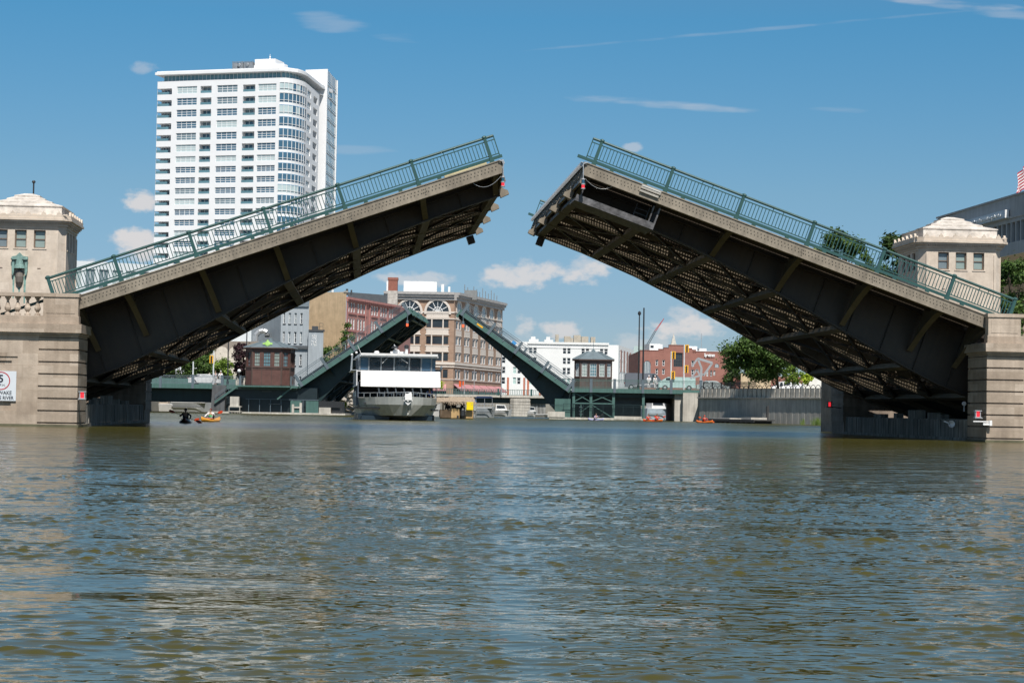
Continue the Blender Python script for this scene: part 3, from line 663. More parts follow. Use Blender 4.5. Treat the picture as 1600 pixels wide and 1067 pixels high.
def nav_light(M, label, arm):
    t = thing('navigation_light', label, 'navigation light', M); q = MB(); q.box(-.16, .16, -.14, .14, .12, .16); q.box(-.15, .15, -.13, .13, -.2, -.14); q.beam((0, .0, -.16), (arm[0], arm[1], -.22), .05, .05); q.box(-.12, -.08, -.1, .1, -.14, .12); q.box(.08, .12, -.1, .1, -.14, .12); q.build('housing', galv if arm[2] else blackm, t)
    q = MB(); q.lathe(0, 0, [(.085, -.14), (.09, 0), (.085, .12)], 12); q.build('lens', red_l, t); return t
nav_light(NB.at(side(-1, 20.22), 85.75, 1.42), 'red navigation light on a bracket at the corner of the left pier', (-.25, .1, 1))
nav_light(NB.at(side(1, 20.1), 85.9, 1.28), 'red navigation light in a pale housing on the right pier corner', (.4, .1, 1))
nav_light(NB.at(side(1, 19.6), 111.9, 1.75), 'red navigation light on a curved arm left of the dark far pier', (.9, .3, 0))
t = thing('loudhailer', 'white round horn speaker on the fender wall by the right pier', 'horn', NB.at(side(1, 20.2), 90.3, .78) @ Matrix.Scale(.85, 4)); q = MB(); q.M = Matrix.Rotation(PI/2, 4, 'X'); q.lathe(0, 0, [(.04, -.25), (.06, 0), (.1, .1), (.2, .22), (.19, .22), (.08, .1), (.03, .05)], 14); q.M = None; q.beam((.0, .2, .05), (-.3, .25, .15), .08, .08); q.build('horn', white, t)
t = thing('round_lamp', 'grey round lamp head beside the red light on the right pier', 'lamp', NB.at(side(1, 20.2), 88.2, 1.75) @ Matrix.Scale(.62, 4)); q = MB(); q.M = Matrix.Rotation(PI/2, 4, 'X'); q.lathe(0, 0, [(.05, -.12), (.16, -.05), (.17, .03), (.15, .04)], 14); q.M = None; q.tube((0, 0, -.1), (0, 0, -.6), .03); q.build('lamp_head', galv, t)
t = thing('camera_arm', 'small white camera on an arm fixed to the right pier face', 'camera', NB.at(side(1, 20.5), 85.4, .93)); q = MB(); q.box(-.75, .05, .02, .07, -.02, .03); q.box(-.3, .0, -.03, .08, -.16, -.06); q.box(-.02, .1, -.06, .1, -.18, .06); q.build('camera_body', white, t)
# ---------------------------------------------------------------- far drawbridge (dark green), frame FB
TILT2 = rad(34.7)
def depth2(s):
    T_ = [(0, 1.15), (5, 1.45), (10, 1.95), (15, 3.0), (17, 3.5), (30, 4.2)]
    for (a, b), (c, d) in zip(T_, T_[1:]):
        if s <= c: return b + (d-b)*(s-a)/(c-a)
def make_leaf2(m, label):
    root = thing('bascule_leaf', label, 'drawbridge', FB.at(-.2+m*3.4, 0, 13.75) @ Matrix.Rotation(m*TILT2, 4, 'Y')); X = lambda s: m*s
    def bx(b, s0, s1, y0, y1, n0, n1, mi=0): a, c = sorted((X(s0), X(s1))); b.box(a, c, y0, y1, n0, n1, mi)
    Wd = 24.0; P2 = [.3, 4.5, 8.7, 12.9, 16.9]
    for ya in (0, Wd-.06):
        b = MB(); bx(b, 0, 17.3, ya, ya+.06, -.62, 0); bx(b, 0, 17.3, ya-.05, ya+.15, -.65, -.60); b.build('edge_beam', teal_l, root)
    b = MB(); bx(b, .05, 17.2, .08, Wd-.08, -.2, -.06); b.build('deck', teal_d, root)
    b = MB(); bx(b, .02, 17.0, .9, 1.1, -.06, .32); b.build('inner_kerb', teal_d, root)
    for y in (2.4, 12, 21.6):
        b = MB(); S = [0.1, 2.5, 5, 7.5, 10, 12.5, 15, 17, 20, 23]; pts = [(X(s), -depth2(s)) for s in S]
        b.prism([(X(.1), -.2), (X(23), -.2)] + pts[::-1], 'y', y-.2, y+.2)
        b.strip([(p[0], p[1]-.0) for p in pts], 'y', y-.3, y+.3, .05)
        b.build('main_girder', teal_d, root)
    for s in (.6, 4.5, 8.7, 12.9, 16.9):
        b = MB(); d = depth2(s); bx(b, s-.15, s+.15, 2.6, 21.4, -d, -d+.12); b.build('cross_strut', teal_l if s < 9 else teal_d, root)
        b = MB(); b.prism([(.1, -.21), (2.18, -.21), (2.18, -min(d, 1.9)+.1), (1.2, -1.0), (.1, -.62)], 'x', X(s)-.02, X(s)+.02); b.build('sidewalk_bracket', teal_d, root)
    b = MB()
    for s0, s1 in zip((.6, 4.5, 8.7, 12.9), (4.5, 8.7, 12.9, 16.9)):
        for a, c in ((2.6, 11.8), (12.2, 21.4)):
            b.beam((X(s0+.2), a, -depth2(s0)+.1), (X(s1-.2), c, -depth2(s1)+.1), .14, .1); b.beam((X(s0+.2), c, -depth2(s0)+.1), (X(s1-.2), a, -depth2(s1)+.1), .14, .1)
    b.build('cross_bracing', teal_d, root)
    b = MB(); bx(b, -.06, .08, .1, Wd-.1, -1.0, .02); 
    for y in (2.4, 12, 21.6): bx(b, -.35, -.05, y-.3, y+.3, -1.15, -.3)
    y = .4
    while y < Wd-.4: bx(b, -.2, -.06, y, y+.2, -.3, .02); y += .5
    b.build('end_beam', teal_l, root)
    for yr in (.1, Wd-.1):
        b = MB()
        for n in (1.12, .92, .16): bx(b, -.2, 17.2, yr-.03, yr+.03, n-.03, n+.03)
        s = 0
        while s < 17.1: bx(b, s, s+.03, yr-.012, yr+.012, .16, .92); s += .19
        b.build('railing', grayrail, root)
        for s in P2:
            b = MB(); b.prism([(X(s-.2), -.62), (X(s+.2), -.62), (X(s+.16), 1.15), (X(s-.16), 1.15)], 'y', yr-.18, yr-.06); b.build('rail_post', grayrail, root)
    b = MB(); k = 1.4
    for s in (2.4, 6.6, 10.8, 14.9): bx(b, s-.06, s+.06, -.05, 0, -.3, .05)
    bx(b, .4, 16.8, -.02, 0, -.06, 0); b.build('cable_clips', grayrail, root)
    lm = T(X(.5), -.12, -.4) @ Matrix.Rotation(-m*TILT2, 4, 'Y')
    q = MB(); q.tube((0, 0, 0), (0, 0, -.85), .05, 6); q.lathe(0, 0, [(.1, -.85), (.16, -.9), (.16, -1.25), (.12, -1.26)], 10); lo = q.build('signal_lamp', grayrail, root, lm)
    q = MB(); q.lathe(0, 0, [(.13, -1.27), (.15, -1.4), (.13, -1.62)], 10); q.build('red_lens', mat('orange_red_lens', (.6, .08, .03), .3, emit=(1, .13, .05, 1.2)), lo)
    if m > 0:
        q = MB(); q.box(2.6, 3.5, -.03, -.005, -.42, -.2); q.build('yellow_plate', yellow, root)
        q = MB(); q.box(7.6, 8.2, -.02, .1, .3, .65); q.build('blue_panel', mat('blue_panel_paint', (.06, .28, .6), .5), root)
    return root
make_leaf2(-1, 'dark green raised bridge leaf far behind, its railing crossing the pink brick building')
make_leaf2(1, 'dark green raised bridge leaf far behind with a yellow plate near its tip')

def octo_house(u, v, r, ch, z0, zw, ze, za, label, body, emblem=False, base=None):
    root = thing('tender_house', label, 'bridge house', FB.at(u, v, 0)); pts = [(-r+ch, -r), (r-ch, -r), (r, -r+ch), (r, r-ch), (r-ch, r), (-r+ch, r), (-r, r-ch), (-r, -r+ch)]
    b = MB(); pan = MB()
    for i in range(8):
        a = Vector((*pts[i], 0)); c = Vector((*pts[(i+1) % 8], 0)); L = (c-a).length; M = T(a.x, a.y, 0, math.atan2(c.y-a.y, c.x-a.x))
        n = 3 if L > 2.4 else 1; hs = []
        for k in range(n):
            x = L*(k+.5)/n; w_ = min(.36, L/n*.34) if not (n == 3 and k == 1) else .46
            hs.append((x-w_, x+w_, zw+.12, ze-.45))
        wall_face(b, M, L, z0, ze, hs, .12)
        for k, h in enumerate(hs): link('window', win_mesh(h[1]-h[0], h[3]-h[2], 3, 4, glass_t if (i+k) % 2 else glass_g, frame_w if not emblem else body, .05, .03), root, M @ T(h[0], .08, h[2]))
        pan.M = M; pan.box(-.03, L+.03, -.07, -.0, zw-.08, zw+.06); pan.box(0, L, -.05, 0, z0, z0+.12); pan.box(-.02, .1, -.05, 0, z0, ze); pan.box(L-.1, L+.02, -.05, 0, z0, ze)
        for k in range(1, n): pan.box(L*k/n-.04, L*k/n+.04, -.04, 0, z0, ze-.3)
        pan.box(0, L, -.04, 0, zw-.28, zw-.2); pan.M = None
    b.build('wall', body, root); pan.build('trim', mat('brown_trim', (.085, .055, .045), .6), root)
    q = MB(); e = r+.35; ce = ch+.1; o1 = [(-e+ce, -e), (e-ce, -e), (e, -e+ce), (e, e-ce), (e-ce, e), (-e+ce, e), (-e, e-ce), (-e, -e+ce)]
    q.prism(o1, 'z', ze, ze+.14, 1); t = .45; o2 = [(x*.30, y*.30) for x, y in o1]; n = 8
    q.add([(x, y, ze+.14) for x, y in o1] + [(x, y, za-.12) for x, y in o2], [(i, (i+1) % n, (i+1) % n+n, i+n) for i in range(n)] + [tuple(range(n, 2*n))], 0)
    for i in range(n):
        for f in (0, .5):
            p0 = Vector(o1[i]).lerp(Vector(o1[(i+1) % n]), f); p1 = Vector(o2[i]).lerp(Vector(o2[(i+1) % n]), f); q.beam((p0.x, p0.y, ze+.17), (p1.x, p1.y, za-.09), .06, .06)
    q.box(-.28, .28, -.28, .28, za-.14, za+.12); q.box(-.14, .14, -.14, .14, za+.12, za+.32)
    q.build('roof', [mat('standing_seam_roof', (.20, .25, .27), .45, .15, metal=.3), mat('brown_trim', (0, 0, 0))], root)
    if emblem:
        q = MB(); q.M = T(0, -r+.25, ze+.62) @ Matrix.Rotation(rad(-20), 4, 'X') @ Matrix.Rotation(PI/2, 4, 'X'); q.lathe(0, 0, [(.36, 0), (.38, .05), (.33, .1), (.2, .12)], 8); q.box(-.62, .62, -.12, .12, 0, .06); q.box(-.1, .1, -.5, .5, 0, .07); q.M = None; q.build('green_emblem', mat('lime_emblem', (.25, .45, .10), .6, .3), root)
    else:
        q = MB(); q.tube((0, 0, za+.3), (0, 0, za+1.5), .03, 6); q.build('finial', grayrail, root)
    return root
wood = mat('red_brown_panels', (.115, .055, .045), .55, .2, 1.5)
octo_house(-21.55, 1.4, 2.85, .95, 3.62, 5.95, 8.35, 9.45, 'brown panelled tender house with green emblem on its grey roof, over the river', wood, True)
octo_house(20.3, 20.6, 2.55, .75, 3.9, 5.7, 8.05, 9.4, 'dark brown tender house with white window bars behind the right approach railing', mat('dark_brown_panels', (.075, .05, .045), .55), False)

def approach(label, u0, u1, z, fence_m, posts, holes=False):
    root = thing('approach_span', label, 'bridge span', FB.at(0, 0, 0))
    b = MB(); b.box(u0, u1, 0, .3, z-.55, z); b.box(u0, u1, -.05, 0, z-.55, z-.49); b.build('edge_beam', teal_l, root)
    b = MB(); b.box(u0, u1, .3, 24, z-.5, z-.05); b.build('deck', deckc, root)
    b = MB()
    for n in (1.1, .94, .12): b.box(u0, u1, .06, .12, z+n-.03, z+n+.03)
    x = u0
    while x < u1: b.box(x, x+.035, .075, .105, z+.12, z+.94); x += .17
    b.build('railing', fence_m, root)
    for x in posts: q = MB(); q.box(x-.17, x+.17, -.1, .05, z-.55, z+1.16); q.box(x-.2, x+.2, -.12, .06, z+1.16, z+1.22); q.build('rail_post', grayrail, root)
    return root
aL = approach('dark green fixed span left of the far tender house, over moored boats', -44, -17.9, 3.66, grayrail, (-40, -35.5, -31.3, -27.5, -25.2, -18.7))
for y_ in (1.9, 8, 15, 22): b = MB(); b.box(-44, -28.6, y_, y_+.4, 1.4, 3.1); b.box(-44, -28.6, y_-.15, y_+.55, 1.36, 1.44); b.build('girder', teal_d, aL)
b = MB(); b.prism([(-28.7, 3.6), (-26.9, 3.6), (-27.2, -1), (-28.9, -1)], 'y', -.3, 23); b.build('support_wall', mat('dark_pier_concrete', (.10, .105, .11), .9, streak=.3), aL)
b = MB(); b.box(-44, -30, 23.9, 24.0, 3.66, 4.7)
for k in range(11): b.box(-44+k*1.3, -43.9+k*1.3, 23.85, 23.9, 3.66, 4.7)
b.build('far_railing', teal_l, aL)
b = MB(); b.beam((-28.3, -.6, 1.35), (-25.4, -.6, 3.5), .1, .25, 0); b.box(-25.4, -24.4, -1.2, 0, 3.42, 3.6, 0)
b.build('stair_stringer', teal_l, aL)
b = MB(); b.beam((-28.3, -.6, 2.2), (-25.4, -.6, 4.4), .05, .06); b.beam((-28.3, -.6, 1.9), (-25.4, -.6, 4.05), .04, .04)
for k in range(6): b.box(-28.2+.55*k, -28.16+.55*k, -.63, -.57, 1.5+.41*k, 2.3+.41*k)
b.build('stair_rail', grayrail, aL)
b = MB(); b.box(-24.6, -18.5, -1.7, 0, 3.42, 3.6); b.beam((-18.4, -.9, 3.4), (-20.2, -.9, 1.9), .12, .18); b.box(-18.6, -17.6, -.9, 0, 3.35, 3.6); b.build('house_platform', teal_l, aL)
mach = thing('machinery_room', 'dark glazed machinery room at the waterline under the left tender house', 'bridge pier', FB.at(0, 0, 0))
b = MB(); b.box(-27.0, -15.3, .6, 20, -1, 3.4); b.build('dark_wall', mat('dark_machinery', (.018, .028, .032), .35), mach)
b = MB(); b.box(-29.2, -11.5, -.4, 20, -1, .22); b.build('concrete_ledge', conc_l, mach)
b = MB()
for x in [-24, -22.6, -21.2, -19.8, -18.4, -17.0]: b.box(x-.04, x+.04, -.1, -.05, .22, 1.9)
b.box(-24.4, -15, -.1, -.05, 1.85, 1.92); b.tube((-21.5, .5, 1.3), (-20, .5, 1.3), .04); b.tube((-20, .5, 1.3), (-20, .5, 2.6), .04); b.tube((-22.4, .5, 2.9), (-21.2, .5, 2.9), .05)
b.build('fence', grayrail, mach)
b = MB(); b.box(-18.6, -17.2, -.2, -.1, .22, 1.75); b.box(-16.6, -15.0, -.2, -.1, .22, 1.75); b.build('green_doors', teal_l, mach)
b = MB(); b.box(-17.4, -17.1, -.35, -.22, .25, 1.5); b.box(-18.4, -18.1, -.35, -.22, .25, 1.3); b.box(-18.1, -17.4, -.35, -.22, .8, 1.0); b.box(-14.9, -13.4, -.3, 3, .2, .95); b.build('pale_blocks', conc_l, mach)
b = MB(); b.box(-15.0, -12.2, -.05, 0, .95, 1.75)
for x in range(10): b.box(-14.9+.28*x, -14.86+.28*x, -.1, -.05, .9, 1.8)
b.box(-13.3, -12.0, .2, 3, .2, 1.7)
b.build('dark_grille', blackm, mach)
bt = thing('concrete_kiosk', 'pale concrete cabinet above a slatted bench under the green stairs', 'cabinet', FB.at(-25.6, -1.3, 0))
b = MB(); b.box(-.6, .5, 0, .8, .95, 2.15); b.box(-.7, .8, -.2, .9, .8, .95); b.box(-.7, .8, -.2, .9, .2, .32); 
for x in (-.68, -.3, .1, .45, .7): b.box(x-.04, x+.04, -.18, -.1, .0, .8 if x in (-.68, .7) else .2)
b.build('cabinet', conc_l, bt)

aR = approach('dark green fixed span right of the far bridge, carrying pedestrians and cars', 17.4, 34.2, 4.02, teal_l, (17.6, 19.9, 22.9, 26.5, 30.1, 33.9))
for q4 in ((17.5, 33.8, 1.0, 2.9), (26.7, 33, 12, 2.3), (17.5, 34, 22, 2.4)): b = MB(); b.box(q4[0], q4[1], q4[2], q4[2]+.4, q4[3], 3.5); b.build('girder', teal_d, aR)
b = MB()
for x in (17.7, 19.9, 22.8, 26.6): b.box(x-.17, x+.17, .3, .6, .2, 3.5)
b.box(17.6, 22.8, .25, .4, 1.95, 2.15); b.beam((20.0, .3, 1.9), (22.6, .3, .35), .1, .12); b.beam((19.9, .3, 1.9), (18.6, .3, .9), .1, .1); b.box(18.6, 18.7, .3, .4, .3, 1.9)
for (xa, xb) in ((17.8, 19.8), (20.0, 22.7)): b.beam((xa, .4, 2.3), (xb, .4, 3.4), .1, .1); b.beam((xa, .4, 3.4), (xb, .4, 2.3), .1, .1)
b.build('steel_frame', teal_l, aR)
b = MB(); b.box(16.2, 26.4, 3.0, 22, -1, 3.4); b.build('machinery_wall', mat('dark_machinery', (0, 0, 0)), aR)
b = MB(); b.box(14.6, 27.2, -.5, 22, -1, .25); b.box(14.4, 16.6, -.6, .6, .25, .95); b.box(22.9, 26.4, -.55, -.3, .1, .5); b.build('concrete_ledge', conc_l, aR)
b = MB()
for x in [16.4+1.27*k for k in range(9)]: b.box(x-.03, x+.03, -.1, -.05, .25, 2.0)
b.box(16.4, 26.6, -.1, -.05, 1.95, 2.0); b.box(16.4, 26.6, -.1, -.05, 1.7, 1.73); b.box(14.6, 16.3, -.1, -.05, 1.7, 1.76)
x = 14.7
while x < 26.5: b.box(x, x+.02, -.09, -.07, .3, 1.95); x += .16
b.build('fence', teal_d, aR)
b = MB(); b.box(15.3, 17.3, .5, 3, .25, 2.6); b.build('hinge_block', teal_l, aR)
b = MB()
for k, x in enumerate((18.6, 20.0)):
    for z in (.5, .9, 1.3): b.lathe(x, 1.0+.2*k, [(.1, z), (.24, z+.1), (.24, z+.25), (.1, z+.32)], 8)
b.build('motor_drums', grayrail, aR)
b = MB(); b.box(31.6, 34.0, -.6, 24, -1, 3.62); b.box(30.6, 31.6, .5, 24, -1, 3.4); b.box(34.0, 36.2, -.6, 24, -1, 4.0); b.build('abutment', conc_l, aR)

# poles on the far bridge
def pole(u, v, z0, z1, r, label, m_, head=None, frame=FB, name='light_pole', cat='pole'):
    t = thing(name, label, cat, frame.at(u, v, z0)); b = MB(); b.tube((0, 0, 0), (0, 0, z1-z0), r, 8, r*.75); b.tube((0, 0, 0), (0, 0, .5), r*1.5, 8); b.build('shaft', m_, t)
    if head: head(t, z1-z0)
    return t
def cap_head(t, h): b = MB(); b.lathe(0, 0, [(.05, h-.2), (.22, h), (.2, h+.25), (.05, h+.4)], 8); b.build('lamp_head', blackm, t)
def ball_head(t, h): b = MB(); b.ball((0, 0, h+.1), .24); b.build('globe', white, t, smooth=True)
def lantern(t, h): b = MB(); b.lathe(0, 0, [(.05, h), (.2, h+.1), (.26, h+.5), (.1, h+.7), (.03, h+.85)], 8); b.build('lantern', grayrail, t)
pole(26.5, .35, 4.0, 14.4, .12, 'tallest black mast by the white apartment block', blackm, lambda t, h: None)
pole(25.95, .8, 4.0, 13.6, .10, 'black lamp mast just left of the tallest mast', blackm, cap_head)
pole(-26.9, .5, 3.6, 10.4, .10, 'black mast in front of the green trees on the left', blackm)
pole(-24.5, .3, 3.6, 11.2, .09, 'black mast at the left edge of the brown tender house', blackm)
pole(-25.3, -.2, 4.6, 5.35, .04, 'white globe lamp on the left approach railing', blackm, ball_head, name='globe_lamp', cat='lamp')
def signal(u, v, z0, z1, label, heads, arm=None):
    t = thing('traffic_signal', label, 'traffic light', FB.at(u, v, z0)); b = MB(); b.tube((0, 0, 0), (0, 0, z1-z0), .1, 8, .08); b.build('pole', mat('pale_signal_pole', (.62, .65, .66), .5), t)
    for (dx, z) in heads:
        b = MB(); b.box(dx-.25, dx+.25, -.15, .1, z-z0-.5, z-z0+.5, 0); 
        for dz in (-.3, 0, .3): b.M = T(dx, -.15, z-z0+dz) @ Matrix.Rotation(PI/2, 4, 'X'); b.lathe(0, 0, [(.12, 0), (.12, .12), (.08, .12)], 8, 1); b.M = None
        b.box(min(0, dx), max(0, dx), -.05, .02, z-z0-.03, z-z0+.03, 1)
        b.build('signal_head', [yellow, blackm], t)
    return t
signal(-31.6, 1.5, 3.6, 6.6, 'plain pale signal pole before the green trees on the left approach', [])
signal(-28.9, 1.2, 3.6, 8.0, 'pale signal pole with one yellow signal before the green trees', [(-.25, 6.9)])
signal(30.4, 7, 4.0, 9.1, 'left pale signal pole with two yellow heads before the red brick building', [(.32, 8.6), (.28, 6.0)])
signal(32.1, 7, 4.0, 10.0, 'taller pale signal pole with two yellow heads before the tall brick window', [(.35, 9.5), (.32, 6.8)])
# green street name board and lamps right of the sculpture
pole(40.3, 2, 3.9, 9.2, .07, 'dark street lamp with a green name board right of the sculpture', blackm, lambda t, h: (lantern(t, h-.3), MB().box(-1.0, -.1, -.03, .03, h-1.9, h-1.55).build('name_board', mat('green_sign', (.02, .28, .22), .5), t)), name='street_lamp', cat='street lamp')
pole(42.6, 1, 3.9, 9.9, .09, 'dark street lamp at the left edge of the big tree', grayrail, lambda t, h: (MB().ball((0, 0, h+.1), .38).build('lantern', galv, t, smooth=True), MB().box(-1.6, 0, -.06, .06, h-2.9, h-2.45).build('sign_arm', mat('ochre_sign', (.3, .2, .06), .6), t)), name='street_lamp', cat='street lamp')

# steel sculpture by the right approach
sc = thing('steel_sculpture', 'abstract pale metal bar sculpture in front of the red brick building', 'sculpture', FB.at(37.6, 3.2, 3.9))
b = MB(); pale = galv
def sp(px, py): p = at(px, py, 245.0); return sc.matrix_world.inverted() @ p if False else (FB.at(37.6, 3.2, 3.9)).inverted() @ p
for (a, c, w_) in (((1090, 560), (1113, 567), .3), ((1090, 560), (1096, 575), .25), ((1096, 575), (1094, 606), .28), ((1090, 560), (1081, 573), .22), ((1113, 567), (1099, 587), .25), ((1083, 590), (1099, 585), .25), ((1079, 592), (1089, 577), .22), ((1089, 577), (1094, 588), .22), ((1097, 594), (1095, 608), .3)):
    b.beam(sp(*a), sp(*c), w_, w_)
b.build('bars', pale, sc)

# ---------------------------------------------------------------- retaining wall on the right with its slab parapet and hoops
rw = thing('retaining_wall', 'long grey sheet piled river wall with slab parapet and iron hoops', 'wall', None)
P0 = Vector((23.3, 237.6, 0)); P1 = Vector((44.5, 191, 0)); dW = (P1-P0); LW = dW.length; MW = T(P0.x, P0.y, 0, math.atan2(dW.y, dW.x)); rw.matrix_local = MW
b = MB(); x = 0; k = 0
while x < LW:
    o = (0, .012)[k % 2]; b.box(x, min(x+.62, LW), -o, .4, -2.5, 2.9); x += .62; k += 1
b.box(-.2, LW, -.22, .6, 2.9, 3.05); b.build('sheet_piling', conc_w, rw)
b = MB(); x = .15
while x < LW-.9: b.box(x, x+.74, .05, .25, 3.05, 4.05); x += 1.02
b.box(0, LW, .18, .24, 3.05, 3.15); b.build('parapet_slabs', conc_l, rw)
b = MB(); x = .15
while x < LW-.9:
    pts = [(x-.12+.49+.49*math.cos(PI*(1-k/6)), .15, 4.02+.42*math.sin(PI*k/6)) for k in range(7)]; b.path(pts, .035, 5); x += 1.02
b.box(0, LW, .12, .18, 4.03, 4.08); b.build('iron_hoops', blackm, rw)
dk = thing('floating_dock', 'low dark wooden dock with pale slabs at the foot of the river wall', 'dock', T(24.6, 226, 0, math.atan2(dW.y, dW.x)))
b = MB(); b.box(0, 10.2, -1.6, 1.2, .32, .45); b.box(0, 10.2, -1.65, -1.55, .15, .32)
for k in range(9): b.box(.3+k*1.15, .6+k*1.15, -1.6, 1, -.6, .32)
b.box(8.7, 8.95, .9, 1.1, .3, 2.0); b.build('deck', mat('dark_dock_timber', (.05, .05, .05), .8), dk)
b = MB(); b.box(.2, 4.4, -1.3, 1, .45, .58); b.box(6.8, 8.9, -1.2, .9, .45, .68); b.build('pale_slabs', conc_l, dk)
fe = thing('riverside_railing', 'dark iron railing along the bank between the sculpture and the tree', 'railing', None); Pa = FB.M @ Vector((34.2, .1, 0)); Pb = Vector((29.6, 232, 0))
dF = Pb-Pa; fe.matrix_local = T(Pa.x, Pa.y, 0, math.atan2(dF.y, dF.x)); b = MB(); Lf = dF.length
for z in (4.9, 4.7, 3.95): b.box(0, Lf, -.03, .03, z, z+.06)
x = 0
while x < Lf: b.box(x, x+.03, -.015, .015, 3.6, 4.9); x += .18
x = 0
while x < Lf: b.box(x, x+.12, -.06, .06, 3.6, 5.0); x += 2.4
b.build('railing', blackm, fe)

# ---------------------------------------------------------------- third bridge, far up the river
B3 = Frame(0, 330, rad(0))
t3 = thing('low_road_bridge', 'low road bridge with teal railing on a round coursed stone pier', 'bridge', B3.at(0, 0, 0))
b = MB(); b.box(-60, 60, 0, 14, 3.2, 3.55); b.box(-60, 60, -.1, 0, 3.15, 3.5); b.build('deck', conc_l, t3)
b = MB(); 
for y in (.8, 6, 12): b = MB(); b.box(-60, 60, y, y+.4, 2.2, 3.2); b.build('girder', teal_d, t3)
b = MB()
for z in (4.45, 3.6): b.box(-60, 60, -.05, .02, z, z+.07)
x = -40
while x < 40: b.box(x, x+.09, -.03, 0, 3.6, 4.5); x += .3
b.build('railing', teal_l, t3)
for x in (-16, -2.2, 3.5, 9): q = MB(); q.box(x-.15, x+.15, -.12, .05, 3.5, 4.65); q.build('rail_post', teal, t3)
b = MB(); z = -1
while z < 2.9:
    b.prism([(-.15+2*.0, -.6), (.5, -1.1), (2.6, -1.1), (3.3, -.6), (3.4, 12), (-.25, 12)], 'z', z, z+.42); b.prism([(-.05, -.5), (.55, -1.0), (2.55, -1.0), (3.2, -.5), (3.3, 12), (-.15, 12)], 'z', z+.42, z+.5); z += .5
b.build('stone_pier', conc_l, t3)
b = MB(); b.box(3.5, 6, 1, 12, -1, 2.2); b.build('inner_pier', conc, t3)
pole(-1.7, -.3, 3.6, 13, .09, 'slim pale lamp pole on the low road bridge near its stone pier', galv, None, B3)
pole(-8.2, 6, 3.6, 8.0, .06, 'first slim pole on the low road bridge before the awnings', galv, None, B3)
pole(-6.5, 6, 3.6, 8.0, .06, 'second slim pole on the low road bridge before the awnings', galv, None, B3)
pole(2.4, 3, 3.6, 9.2, .06, 'slim pole on the low road bridge beside the far right leaf', galv, None, B3)
tl = thing('traffic_signal', 'small orange signal on the low road bridge before the awnings', 'traffic light', B3.at(-8.6, 4, 3.6)); b = MB(); b.tube((0, 0, 0), (0, 0, 2.4), .06); b.build('pole', grayrail, tl); b = MB(); b.box(-.5, -.1, -.15, .1, 1.3, 2.3); b.box(.1, .4, -.15, .1, 1.6, 2.3); b.build('signal_head', orange, tl)
